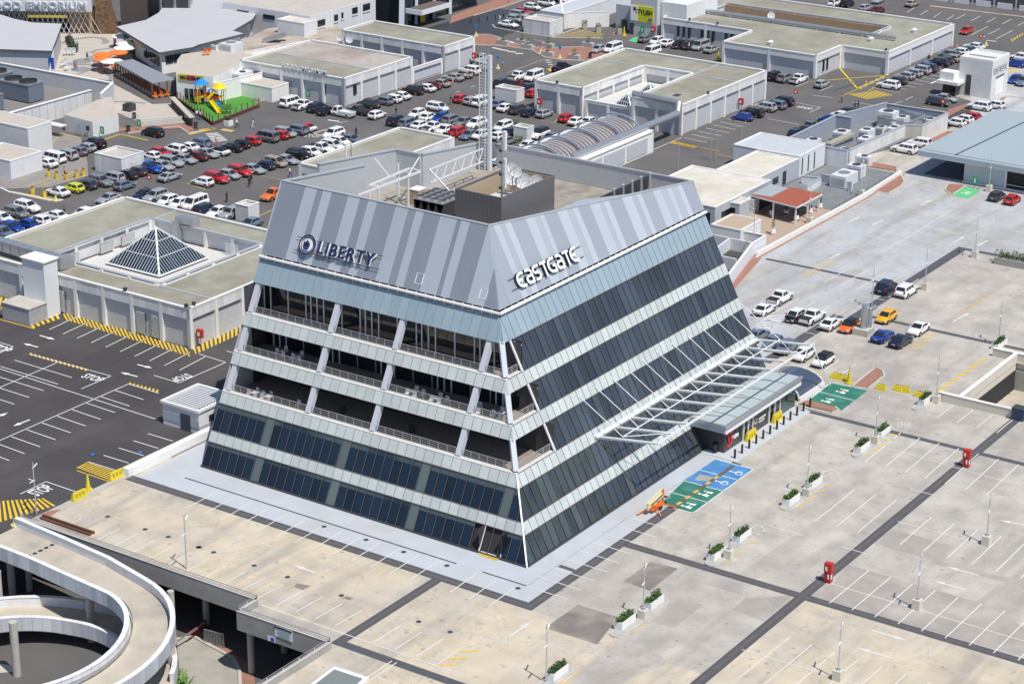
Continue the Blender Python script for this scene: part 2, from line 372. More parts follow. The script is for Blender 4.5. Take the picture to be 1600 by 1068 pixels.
row((138.69,18.99),(137.02,8.41),(115.61,19.37),8,mt=LINEF); pl((140.93,14.39),(115.48,14.32),mt=LINEF)
row((108.24,15.15),(98.61,15.28),(107.85,4.94),5,mt=LINEF)
row((131.24,2.09),(130.38,-3.35),(148.97,2.40),4,mt=LINEF)
row((90.66,15.17),(81.65,15.21),(90.54,7.69),4,mt=LINEF)
row((72.38,-2.42),(67.28,-2.52),(72.40,2.54),3,mt=LINEF); row((79.14,8.54),(78.92,4.62),(85.66,3.63),2,mt=LINEF)
row((96.42,8.56),(96.84,5.07),(92.16,8.23),2,mt=LINEF)
row((23.25,-16.28),(23.24,-19.88),(23.14,-24.50),2,mt=LINEF); pl((40.81,-24.23),(40.84,-27.43),mt=LINEF)
pl((12.13,-21.21),(6.11,-25.85),mt=LINEF,wd=.01)
for p,q in (((1420,285),(1620,345)),((1015,658),(1225,715)),((640,965),(860,1030)),((1090,570),(1300,625))): pass
# far lot bays
row((153.80,69.79),(153.36,65.03),(169.39,69.88),7)
row((205.85,58.79),(205.35,52.71),(227.05,55.96),9); row((202.77,70.57),(197.68,70.73),(202.64,65.36),2)
row((268.67,61.46),(258.97,61.20),(268.03,55.75),3); row((277.13,70.24),(271.29,69.98),(278.89,56.84),5)
row((276.71,82.07),(271.42,81.40),(274.89,71.91),4)
pl((187.04,65.09),(186.49,59.83),(181.93,59.84)); pl((173.69,63.91),(173.43,57.61)); pl((193.68,65.12),(194.26,61.22))
pl((193.66,56.94),(193.59,51.99)); pl((196.43,50.06),(199.35,49.46)); pl((200.81,49.48),(203.84,49.39)); pl((215.17,50.84),(217.63,50.69),wd=.4)
pl((187.50,52.50),(191.90,52.33)); pl((256.18,56.61),(256.25,54.51),wd=.4); pl((144.15,70.28),(153.73,70.24))
for k in range(6): pl(((107.10,138.87),(106.49,137.99),(105.89,137.12),(105.29,136.26),(104.69,135.40),(104.09,134.54),(103.50,133.69),(102.91,132.84),(102.32,131.99),(101.74,131.15),(101.15,130.31),(100.57,129.48))[k],((108.89,137.56),(108.39,136.71),(107.89,135.86),(107.40,135.02),(106.90,134.19),(106.41,133.35),(105.92,132.52),(105.43,131.70),(104.95,130.87),(104.47,130.06),(103.98,129.24),(103.50,128.43))[k],wd=.55,mt=LINEF)
for k in range(4): pl(((190.51,135.79),(190.02,133.56),(189.53,131.34),(189.04,129.14),(188.55,126.95),(188.07,124.79),(187.59,122.63),(187.11,120.49),(186.64,118.36),(186.17,116.25),(185.70,114.16),(185.24,112.07))[k],((190.18,133.57),(190.04,131.59),(189.90,129.62),(189.76,127.67),(189.62,125.72),(189.48,123.78),(189.34,121.86),(189.20,119.94),(189.06,118.03),(188.93,116.13),(188.79,114.24),(188.66,112.36))[k],wd=.7,mt=LINEF)
for k in range(5): pl(((197.04,136.05),(196.84,134.21),(196.64,132.38),(196.44,130.56),(196.25,128.75),(196.05,126.95),(195.86,125.15),(195.66,123.37),(195.47,121.59),(195.28,119.83),(195.09,118.07),(194.90,116.32))[k],((196.60,134.55),(196.40,132.72),(196.20,130.90),(196.01,129.08),(195.81,127.28),(195.62,125.49),(195.42,123.70),(195.23,121.92),(195.04,120.16),(194.85,118.40),(194.66,116.64),(194.47,114.90))[k],wd=.7,mt=LINEF)
for k in range(4): pl(((200.18,142.46),(201.66,142.35),(203.14,142.24),(204.64,142.13),(206.13,142.02),(207.64,141.91),(209.15,141.80),(210.67,141.69),(212.20,141.58),(213.74,141.47),(215.28,141.35),(216.83,141.24))[k],((199.94,141.27),(201.41,141.15),(202.89,141.04),(204.38,140.93),(205.87,140.82),(207.38,140.71),(208.89,140.59),(210.40,140.48),(211.93,140.37),(213.46,140.25),(215.00,140.14),(216.54,140.02))[k],wd=.4,mt=LINEF)
for k in range(4): pl(((187.71,121.17),(186.32,119.84),(184.94,118.51),(183.58,117.20),(182.22,115.90),(180.88,114.61),(179.54,113.33),(178.22,112.05),(176.90,110.79),(175.60,109.54),(174.31,108.30),(173.02,107.07))[k],((188.25,120.08),(186.76,118.88),(185.29,117.69),(183.83,116.51),(182.38,115.34),(180.94,114.18),(179.51,113.03),(178.10,111.88),(176.70,110.75),(175.30,109.63),(173.92,108.51),(172.55,107.40))[k],wd=.5,mt=LINEF)
pl((206.07,151.31),(211.16,151.71)); pl((174.44,121.26),(188.19,121.68),wd=.1,mt=LINEF); pl((201.39,132.95),(201.15,130.40)); pl((229.29,154.07),(231.26,153.55))
pl((213.91,156.81),(233.07,156.16),wd=.25,mt=LINEF); pl((199.92,149.26),(203.89,151.65),(211.23,151.75)); pl((126.90,127.53),(127.21,125.20),wd=.45); pl((126.26,124.64),(128.30,124.15))
for a_,b_ in (((920,600),(970,585)),((740,665),(780,650)),((1000,540),(1040,525))): pass
pl((161.26,120.51),(162.73,120.60)); pl((156.20,120.47),(157.69,120.50)); pl((156.64,116.43),(158.10,115.98))
def arrow(a, b, wd=.28, mt=None):
    a = Vector(a); b = Vector(b); d = (b-a).normalized(); L = (b-a).length; q = Vector((-d.y,d.x)); h = min(L*.42, 1.3)
    pw.line(a, b-d*h*.9, wd*.8, .020, mt or LINEW); e = b-d*h
    pw.flat([tuple(e+q*wd*1.1), tuple(e-q*wd*1.1), tuple(b)], .024, mt or LINEW)
for a_, b_ in (((19.58,90.23),(19.58,87.41)),((16.36,87.24),(16.23,89.77)),((19.24,72.47),(19.35,70.07)),((16.16,69.58),(16.03,72.35)),((-3.94,74.27),(-1.42,74.17)),((-1.44,70.46),(-4.07,70.59))): arrow(a_, b_, .32)
for a_, b_ in (((21.46,-39.27),(21.42,-35.57)),((8.07,-35.11),(8.10,-38.87)),((25.20,-39.00),(25.15,-35.45)),((4.11,-39.18),(4.04,-35.40)),((39.31,-38.63),(38.90,-35.56)),((126.53,24.95),(129.94,24.73)),((130.67,21.13),(126.84,21.28)),((108.66,19.38),(111.98,19.23)),((126.33,7.64),(130.11,7.45)),((130.47,3.83),(126.80,4.05)),((94.34,-6.24),(98.80,-6.67)),((141.05,19.36),(144.81,19.33)),((-12.88,-6.81),(-9.70,-6.85)),((210.91,149.75),(208.71,149.70)),((-13.39,17.20),(-13.34,20.02))): arrow(a_, b_, .3, LINEF)
tag(pw.build('road_markings_white'), kind='structure')
# STOP lettering on the road
def road_text(p, q, hgt, m_=LINEW, txt='STOP', flip=1):
    """letters run from p to q (baseline) and are hgt metres tall"""
    p = Vector((*p,0)); q = Vector((*q,0)); d = (q-p); L = d.length; me = text_mesh(txt, 1, 0, m_, .02, align='LEFT')
    xs = [v.co.x for v in me.vertices]; ys = [v.co.y for v in me.vertices]; W = max(xs)-min(xs); H = max(ys)-min(ys)
    for v in me.vertices: v.co.x = (v.co.x-min(xs))*L/W; v.co.y = (v.co.y-min(ys))*hgt/H
    o = bpy.data.objects.new('road_lettering', me); COL.objects.link(o); tag(o, kind='structure')
    d.normalize(); place_mat(o, p+Vector((0,0,.026)), d, Vector((-d.y,d.x,0)))
road_text((11.94,75.36),(11.92,72.28),1.5); road_text((20.49,65.36),(17.83,65.79),1.5)
road_text((-16.45,53.82),(-13.79,53.76),1.9); road_text((12.35,92.70),(12.24,89.32),1.9)
road_text((20.57,-16.03),(22.64,-16.34),2.0,LINEG); road_text((38.33,-15.86),(40.34,-16.39),2.0,LINEG)
road_text((56.32,-15.59),(57.05,-17.04),1.6,LINEG); road_text((183.82,63.53),(183.82,60.56),1.3); pass
road_text((-12.72,-6.76),(-13.50,-5.35),2.0,LINEG); road_text((115.57,123.86),(117.08,121.30),1.7,LINEG)
# coloured bays, hatching
m = MB()
for (a_,b_,c_,d_), mt in ((((35.51,-2.41),(35.50,-7.32),(28.31,-7.45),(28.24,-2.41)), BLUEP),
    (((28.16,-2.45),(28.21,-7.45),(21.39,-7.50),(21.63,-3.34)), GREENP),
    (((64.70,-2.67),(65.05,-7.58),(56.99,-7.80),(57.58,-2.97)), GREENP),
    (((154.66,17.83),(154.15,14.96),(148.90,14.81),(148.64,17.46)), GREENL),
    (((215.91,117.26),(215.81,116.13),(211.68,113.65),(211.89,116.49)), GREENL)): m.flat([a_,b_,c_,d_], .016, mt)
tag(m.build('painted_bays'), kind='structure')
m = MB()
for a_, b_ in (((35.51,-2.41),(35.50,-7.32)),((35.50,-7.32),(21.39,-7.50)),((31.84,-2.35),(31.88,-7.45)),((28.20,-2.43),(28.27,-7.46)),((24.67,-2.49),(24.68,-7.54)),((21.20,-5.13),(21.39,-7.50)),
    ((64.70,-2.67),(65.05,-7.58)),((61.07,-2.87),(60.99,-7.81)),((57.58,-2.97),(64.70,-2.67)),((57.58,-2.97),(56.99,-7.80))): m.line(a_, b_, .12, .024, LINEW)
def wheelchair(c, s=1.):
    # wheelchair symbol: head, back, seat, wheel ring
    x, y = c; ring = [(x-.1*s+.42*s*math.cos(t*.45), y-.25*s+.42*s*math.sin(t*.45)) for t in range(-8,7)]
    for i in range(len(ring)-1): m.line(ring[i], ring[i+1], .13*s, .022, LINEW)
    m.line((x-.05*s,y+.1*s),(x-.05*s,y+.75*s),.2*s,.025,LINEW); m.line((x-.05*s,y+.15*s),(x+.45*s,y+.15*s),.14*s,.028,LINEW); m.line((x+.42*s,y+.15*s),(x+.6*s,y-.45*s),.14*s,.022,LINEW)
    m.flat([(x-.05*s+.17*s*math.cos(t), y+.98*s+.17*s*math.sin(t)) for t in [k*.7854 for k in range(8)]], .024, LINEW)
def pram(c, s=1.):
    # parent-and-child bay symbol: two figures side by side
    x, y = c
    for dx, k in ((-.5,1.),(.45,.75)):
        m.flat([(x+dx*s-.32*k*s,y-.5*s),(x+dx*s+.32*k*s,y-.5*s),(x+dx*s+.12*k*s,y+.35*k*s),(x+dx*s-.12*k*s,y+.35*k*s)], .022, LINEW)
        m.flat([(x+dx*s+.2*k*s*math.cos(t), y+(.62*k)*s+.2*k*s*math.sin(t)) for t in [q*.7854 for q in range(8)]], .022, LINEW)
    m.line((x-.3*s,y+.05*s),(x+.3*s,y-.05*s),.12*s,.028,LINEW)
wheelchair((33.55,-6.33),.9); wheelchair((30.27,-6.30),.9)
for c in ((26.66,-6.22),(22.87,-6.21),(62.97,-5.19),(59.19,-5.07),(151.67,16.27)): pram(c, 1.)
m.flat([(30.75,-2.97),(31.03,-4.70),(29.67,-4.83),(29.00,-3.34)], .020, PATCH2)
strip((21.26,-5.00)[0],(35.07,-4.97)[0],-5.25,-4.75,JOINT2,.034)
for k in range(5): x_ = (22.21,-5.26)[0]+1.9*k+(.8 if k > 2 else 0); m.line((x_,-5.),(x_+.9,-5.),.4,.036,LINEYF)
tag(m.build('bay_symbols'), kind='structure')
my = MB()
def hatch(poly, n, axis=1, frac=.5, z=.020, mt=None, skew=0.):
    """n stripes inside the quad a-b-c-d, running from side ab to side dc"""
    a,b,c,d = [Vector(p) for p in poly]
    for k in range(n):
        t0 = k/n; t1 = (k+frac)/n; s0 = min(1,max(0,t0+skew)); s1 = min(1,max(0,t1+skew))
        my.flat([tuple(a.lerp(b,t0)),tuple(a.lerp(b,t1)),tuple(d.lerp(c,s1)),tuple(d.lerp(c,s0))], z, mt or LINEY)
hatch(((27.87,94.53),(27.22,71.00),(25.16,68.87),(25.78,91.98)), 30, skew=.02)
hatch(((27.74,70.77),(40.65,70.99),(38.50,69.16),(26.23,68.86)), 15, skew=-.02)
hatch(((22.40,95.67),(27.91,95.02),(26.11,92.61),(20.97,92.84)), 6); hatch(((27.06,106.43),(27.49,102.94),(24.92,102.61),(20.69,99.71)), 4)
hatch(((14.34,86.65),(14.47,76.30),(13.86,75.71),(13.74,85.89)), 14); hatch(((14.18,69.08),(14.44,64.04),(13.66,63.58),(13.60,68.67)), 8)
hatch(((-8.32,55.93),(-6.44,55.62),(-6.46,50.57),(-8.71,50.16)), 6, skew=.0)
hatch(((-20.14,56.88),(-16.29,52.86),(-16.74,50.43),(-24.17,52.62)), 12)
hatch(((198.46,60.09),(204.23,56.83),(203.00,52.77),(197.17,55.48)), 8, frac=.5)
hatch(((205.93,130.74),(215.60,130.33),(214.62,123.91),(210.20,122.35)), 7, mt=LINEYF, frac=.35)
hatch(((149.49,69.88),(151.43,70.20),(150.63,64.76),(149.59,64.97)), 2); hatch(((234.63,43.22),(235.50,40.88),(233.70,39.99),(232.55,42.03)), 4)
hatch(((259.88,52.80),(268.02,53.15),(266.27,52.45),(258.24,51.78)), 5)
hatch(((149.32,70.11),(151.09,70.33),(150.55,64.87),(149.16,65.05)), 5)
hatch(((208.75,147.64),(209.80,142.23),(205.30,137.99),(205.57,144.10)), 4, mt=LINEYF, frac=.3)
for ps, n in ((((12.78,-15.66),(13.58,-16.47),(19.24,-16.67),(18.37,-15.98)), 4), (((28.84,-15.95),(29.59,-16.65),(37.07,-16.58),(36.21,-15.90)), 5), (((46.45,-15.97),(47.12,-16.68),(54.64,-16.78),(53.90,-15.98)), 5),
    (((-21.86,-4.52),(-20.90,-5.90),(-17.24,-6.04),(-18.52,-4.48)), 3), (((81.05,-5.44),(82.32,-6.92),(88.95,-6.38),(87.66,-5.10)), 5), (((98.40,-5.42),(99.66,-6.30),(107.75,-6.24),(106.12,-5.12)), 4),
    (((99.04,19.42),(100.15,17.97),(108.07,17.92),(106.91,19.30)), 5), (((-5.87,-15.70),(-5.26,-16.40),(-3.51,-16.46),(-3.92,-15.88)), 2), (((69.45,-14.56),(70.03,-15.38),(84.31,-15.53),(83.60,-14.82)), 9), (((-18.06,-15.69),(-17.40,-16.43),(-15.48,-16.37),(-15.91,-15.74)), 2)):
    a,b,c,d = [Vector(p) for p in ps]
    for k in range(n):
        t = k/max(1,n-1)*.93; w_ = .045 if n > 3 else .09
        my.flat([tuple(a.lerp(d,t)),tuple(b.lerp(c,t)),tuple(b.lerp(c,t+w_)),tuple(a.lerp(d,t+w_))], .020, LINEY)
yl = lambda a, b, wd=.16, mt=LINEY: my.line(a, b, wd, .022, mt)
yl((215.83,70.31),(203.17,60.37),.35); yl((205.80,68.13),(216.58,60.27),.3); yl((197.38,60.41),(203.26,60.24))
yl((87.50,161.49),(88.25,159.91)); yl((88.25,159.91),(92.84,159.46)); yl((92.84,159.46),(92.69,154.27)); yl((92.69,159.31),(82.38,153.75)); yl((94.35,150.71),(98.42,150.79),.3); yl((98.42,150.79),(98.27,144.18),.3)
yl((105.30,141.22),(110.74,140.06),.9,LINEYF); yl((108.36,141.53),(110.90,140.20),.7); yl((111.08,138.67),(111.26,136.21),1.2,LINEYF)
yl((66.66,141.29),(79.10,140.98),.2,LINEYF); yl((82.97,121.54),(82.03,116.64),.2,LINEYF); yl((93.12,114.77),(93.31,110.13),.12,LINEYF); yl((128.77,145.85),(134.05,145.63),.3,LINEYF)
yl((136.71,150.22),(140.15,150.73),.2,LINEYF); yl((76.18,100.52),(80.45,101.02),.15); yl((67.14,3.81),(66.75,-1.76),.14); yl((150.00,64.41),(149.89,60.55)); yl((147.88,59.90),(147.83,57.07))
yl((202.96,70.55),(204.07,69.56)); yl((202.95,58.07),(206.33,58.16)); yl((148.86,96.72),(148.76,93.55),.12,LINEYF); yl((148.76,93.55),(153.81,95.61),.12,LINEYF)
yl((63.02,141.27),(64.41,131.05),.8,LINEYF); yl((182.26,116.64),(180.69,114.86),.8); yl((-0.40,5.46),(-0.45,3.44),.18); yl((198.10,44.81),(197.01,39.39),.2,LINEYF); yl((-8.48,55.77),(-6.50,55.94)); yl((-8.96,55.29),(-9.02,50.36)); yl((20.84,98.95),(20.96,92.53),.2)
yl((143.68,28.99),(143.81,26.35),.15); yl((143.81,26.35),(149.10,26.38),.15); yl((149.10,26.38),(156.62,30.28),.15); yl((151.00,19.83),(148.56,17.57),.15)
for k in range(12): yl(((203.26,60.24),(204.32,60.26),(205.38,60.29),(206.45,60.31),(207.52,60.33),(208.60,60.35),(209.68,60.37),(210.76,60.39),(211.85,60.41),(212.95,60.43),(214.05,60.46),(215.15,60.48))[k],((203.84,60.29),(204.90,60.31),(205.97,60.33),(207.04,60.35),(208.11,60.37),(209.19,60.39),(210.28,60.42),(211.36,60.44),(212.46,60.46),(213.55,60.48),(214.65,60.50),(215.76,60.52))[k],.9) if k % 2 == 0 else None
tag(my.build('road_markings_yellow'), kind='structure')

# ---------------- the tower: a half pyramid of glass bands under a metal crown ----------------
K = .524; LY = 44.6; RX = 55.8
ZB = [0, 2.65, 3.83, 6.66, 7.95, 10.75, 12.1, 14.82, 16.14, 19.29, 21.96, 22.35, 30.0]
zc = lambda x: 30.0-.1105*(x-15.75)          # the crown's sloping top
SPAN = mat('spandrel_glass', (.50,.545,.535), .14, var=.06, scale=1.2, rand=.09, spec=.7, streak=((1.2,1.2,.5),(.60,.57,.50),.45,.5))
SPAN_SKY= mat('spandrel_glass_blue', (.285,.37,.42), .09, rand=.06, spec=.9, var=.03)  # sky reflection on the top band put into the base colour
FRAME= mat('bronze_mullion', (.20,.155,.125), .5, metal=.3)
FRAMW= mat('white_frame', (.80,.80,.79), .4)
def glass_tx(N, L, n, pos, mix, ramp, noise, c):
    return c
def ceil_tx(N, L, n, pos, mix, ramp, noise, c):
    # paler ceiling edge and blinds behind the top of the lower window bands
    s = n.new('ShaderNodeSeparateXYZ'); L.new(pos, s.inputs[0]); f = None
    for a_, b_ in ((6.08,6.7),(2.2,2.7)):
        g = n.new('ShaderNodeMath'); g.operation = 'GREATER_THAN'; L.new(s.outputs[2], g.inputs[0]); g.inputs[1].default_value = a_
        l = n.new('ShaderNodeMath'); l.operation = 'LESS_THAN'; L.new(s.outputs[2], l.inputs[0]); l.inputs[1].default_value = b_
        m_ = n.new('ShaderNodeMath'); m_.operation = 'MULTIPLY'; L.new(g.outputs[0], m_.inputs[0]); L.new(l.outputs[0], m_.inputs[1])
        if f: a2 = n.new('ShaderNodeMath'); a2.operation = 'ADD'; L.new(f, a2.inputs[0]); L.new(m_.outputs[0], a2.inputs[1]); f = a2.outputs[0]
        else: f = m_.outputs[0]
    q = n.new('ShaderNodeMath'); q.operation = 'MULTIPLY'; L.new(f, q.inputs[0]); L.new(ramp(noise(.12, 2.), .42, .5, .25, 1.), q.inputs[1])
    return mix(q.outputs[0], c, (.06,.085,.09))
GL1 = mat('window_glass_blue', (.007,.016,.030), .035, spec=.9, rand=.4, bump=.008, bscale=.3, tx=ceil_tx)
GL1R = mat('window_glass_slate', (.040,.052,.068), .05, spec=.75, rand=.38, bump=.012, bscale=.25, var=.35, scale=.12)
GL2 = mat('window_glass_green', (.050,.062,.062), .05, spec=.9, rand=.35, bump=.05, bscale=.35, streak=((.9,.1,.25),(.012,.02,.025),.9,.48))
GL3 = mat('window_blind_behind_glass', (.115,.145,.145), .10, spec=.8, rand=.15)
C1 = mat('crown_panel_light', (.50,.54,.58), .32, metal=.25, rand=.04, streak=((.6,.6,.12),(.44,.47,.50),.4,.45))
C2 = mat('crown_panel_dark', (.295,.318,.365), .32, metal=.25, rand=.04, streak=((.6,.6,.12),(.25,.27,.31),.4,.45))
C3 = mat('crown_panel_mid', (.43,.465,.515), .32, metal=.25, rand=.03)
RAILM = mat('railing_grey', (.42,.43,.43), .5)
COLM = mat('column_concrete_paint', (.50,.53,.585), .7, var=.04)
CORR = mat('corrugated_cladding', (.555,.58,.605), .45, metal=.2, var=.03, tx=lines_tx('XY', .38, .07, (.47,.49,.51), .55))
SLAB = mat('terrace_tiles', (.27,.225,.20), .9, var=.15, scale=2)
SLABL= mat('terrace_ledge', (.60,.585,.55), .8, var=.05)
ROOFM= mat('roof_membrane', (.33,.30,.255), .9, var=.12, scale=.7, col2=(.25,.22,.185), c2scale=.5)
tower = thing('office_tower', 'tall sloping office tower with glass bands, open terraces and striped grey crown', 'office building', (0,0,0))
def fpt(face, u, z, off=0.):
    """point on a sloping face; u runs along the face, off is outwards"""
    n = math.sqrt(1+K*K); ox = -off/n; oz = off*K/n
    return (K*z+ox, u, z+oz) if face == 'L' else (u, K*z+ox, z+oz)
def slab_on(mb, face, u0, u1, z0, z1, off, th, mt):
    """inclined plate between heights z0,z1 and u0,u1, clipped at the hip"""
    a0 = max(u0, K*z0); a1 = max(u0, K*z1)
    if u1 <= K*z0: return
    b0 = u1; b1 = u1
    if u1 < K*z1:      # triangle at the hip
        zt = u1/K; P = [(a0,z0),(b0,z0),(u1,zt)]
    elif a1 > a0 and u0 > K*z0:   # hip cuts the top corner
        zt = u0/K; P = [(a0,z0),(b0,z0),(b1,z1),(a1,z1),(u0,zt)]
    else: P = [(a0,z0),(b0,z0),(b1,z1),(a1,z1)]
    f = [fpt(face,u,z,off) for u,z in P]; bk = [fpt(face,u,z,off-th) for u,z in P]; n = len(P)
    if face == 'L': f.reverse(); bk.reverse()
    mb.add(bk+f, [tuple(range(n,2*n)), tuple(range(n-1,-1,-1))]+[(i,(i+1)%n,n+(i+1)%n,n+i) for i in range(n)], mt)
W_ = 1.2
def grid(face):
    end = LY if face == 'L' else RX; r = []; u = end
    while u > .05: r.append((max(0,u-W_), u)); u -= W_
    return r
cache = {}
def panel(face, u0, u1, z0, z1, off, th, mt, name, parent):
    full = u0 > K*z1+1e-3
    key = (face, round(u1-u0,3), z0, z1, off, mt.name)
    if full and key in cache:
        me, ru = cache[key]; o = bpy.data.objects.new(name, me); COL.objects.link(o); o.parent = parent
        o.location = (0, u0-ru, 0) if face == 'L' else (u0-ru, 0, 0); return o
    mb = MB(); slab_on(mb, face, u0+.03, u1-.03, z0+.03, z1-.03, off, th, mt)
    if not mb.v: return None
    o = mb.build(name, parent)
    if full: cache[key] = (o.data, u0)
    return o
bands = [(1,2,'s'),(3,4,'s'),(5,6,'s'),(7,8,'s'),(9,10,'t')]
win = [(0,1),(2,3),(4,5),(6,7),(8,9)]
TX = 11.45                                     # terraces fill the strip x < TX
npan = nwin = 0; extraS = MB(); extraW = MB()
rnd = random.Random(3)
order = []
for face in 'LR':
    for (i,j,t) in bands:
        for (u0,u1) in grid(face): order.append((face,u0,u1,ZB[i],ZB[j],t))
order.sort(key=lambda q: ((q[1] if q[0]=='L' else q[1]*.8), -q[4]))
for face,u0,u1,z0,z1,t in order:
    mt = SPAN_SKY if t == 't' else SPAN
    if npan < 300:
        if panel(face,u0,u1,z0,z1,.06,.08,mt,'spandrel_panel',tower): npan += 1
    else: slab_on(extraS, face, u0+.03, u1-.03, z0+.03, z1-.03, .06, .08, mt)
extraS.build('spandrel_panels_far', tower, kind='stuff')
# glazing: bays of 1.2 m, doors and blinds behind some panes
order = []
for face in 'LR':
    for k,(i,j) in enumerate(win):
        for (u0,u1) in grid(face):
            if face == 'L' and k >= 2: continue
            if face == 'R' and k >= 2 and u1 < TX+.3: continue
            if face == 'R' and k >= 2 and u0 < TX: u0 = TX+.1
            order.append((face,u0,u1,ZB[i],ZB[j],k))
order.sort(key=lambda q: q[1])
DOOR = ((-1.06,5.00)[1], (-1.39,2.11)[1])
for face,u0,u1,z0,z1,k in order:
    idx = int(u0/W_+.5)
    if face == 'L' and k == 0 and u1 > 3.3 and u0 < 6.2 and u0 > 3.0: continue       # the entrance recess
    if face == 'L':
        mt = GL3 if (idx % 9 in (3,) and rnd.random() < .95) else GL1
    else:
        mt = GL1R if k >= 2 else (GL2 if u0 < 16 else rnd.choice([GL1R,GL2,GL1R]))
    if nwin < 300:
        if panel(face,u0,u1,z0,z1,.0,.06,mt,'window_pane',tower): nwin += 1
    else: slab_on(extraW, face, u0+.03, u1-.03, z0+.03, z1-.03, .0, .06, mt)
extraW.build('window_panes_far', tower, kind='stuff')
# mullions and rails, one part per band
for face in 'LR':
    for k in range(10):
        z0, z1 = ZB[k], ZB[k+1]; mb = MB(); isw = k % 2 == 0
        if face == 'L' and isw and k >= 4: continue
        g = grid(face)
        for (u0,u1) in g:
            if face == 'R' and isw and k >= 4 and u0 < TX: continue
            if K*z0 < u0:
                zt = min(z1, u0/K); w2 = .024 if not isw else .026
                a = fpt(face,u0,z0,.085); b = fpt(face,u0,zt,.085); mb.beam(a, b, w2*1.3, .05, FRAME if isw else mat('grey_joint', (.33,.34,.33), .6), up=fpt(face,0,0,1.))
        s0 = TX if (face == 'R' and isw and k >= 4) else 0
        end = LY if face == 'L' else RX
        a = fpt(face, max(K*z1, s0), z1, .09); b = fpt(face, end, z1, .09); mb.beam(a, b, .07, .05, FRAMW if k in (3,5,7) and face == 'L' else FRAME, up=fpt(face,0,0,1.))
        mb.build('window_frame' if isw else 'spandrel_trim', tower)
mb = MB()
for face in 'LR':
    end = LY if face == 'L' else RX
    mb.beam(fpt(face,0,.08,.12), fpt(face,end,.08,.12), .14, .16, METD, up=(0,0,1))
mb.build('base_trim', tower)
mb = MB()
mb.beam((-.04,-.04,0), (K*7.95-.05,K*7.95-.05,7.95), .16, .16, FRAMW); mb.beam((K*16.1-.05,)*2+(16.1,), (K*16.2-.05,)*2+(16.2,), .16,.16, FRAMW)
mb.build('hip_trim', tower)
# ends and back of the glazed body
mb = MB()
bx = lambda z: K*z
prof = [(0,0),(RX,0)]
mb.add([(K*0,LY,0),(RX,LY,0),(RX,LY,22),(K*22,LY,22)], [(0,3,2,1)], CORR)
mb.add([(RX,0,0),(RX,LY,0),(RX,LY,22),(RX,K*22,22)], [(0,1,2,3)], CORR)
# solid backing a little behind the glass, so that nothing shows through the joints
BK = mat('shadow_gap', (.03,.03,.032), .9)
mb.quad((.35,.35,0),(.35+K*ZB[4],.35+K*ZB[4],ZB[4]),(.35+K*ZB[4],LY,ZB[4]),(.35,LY,0),BK)
mb.quad((.35,.35,0),(RX,.35,0),(RX,.35+K*ZB[4],ZB[4]),(.35+K*ZB[4],.35+K*ZB[4],ZB[4]),BK)
mb.quad((TX+.1,.25+K*ZB[4],ZB[4]),(RX,.25+K*ZB[4],ZB[4]),(RX,.25+K*22,22),(TX+.1,.25+K*22,22),BK)
mb.build('core_wall', tower)
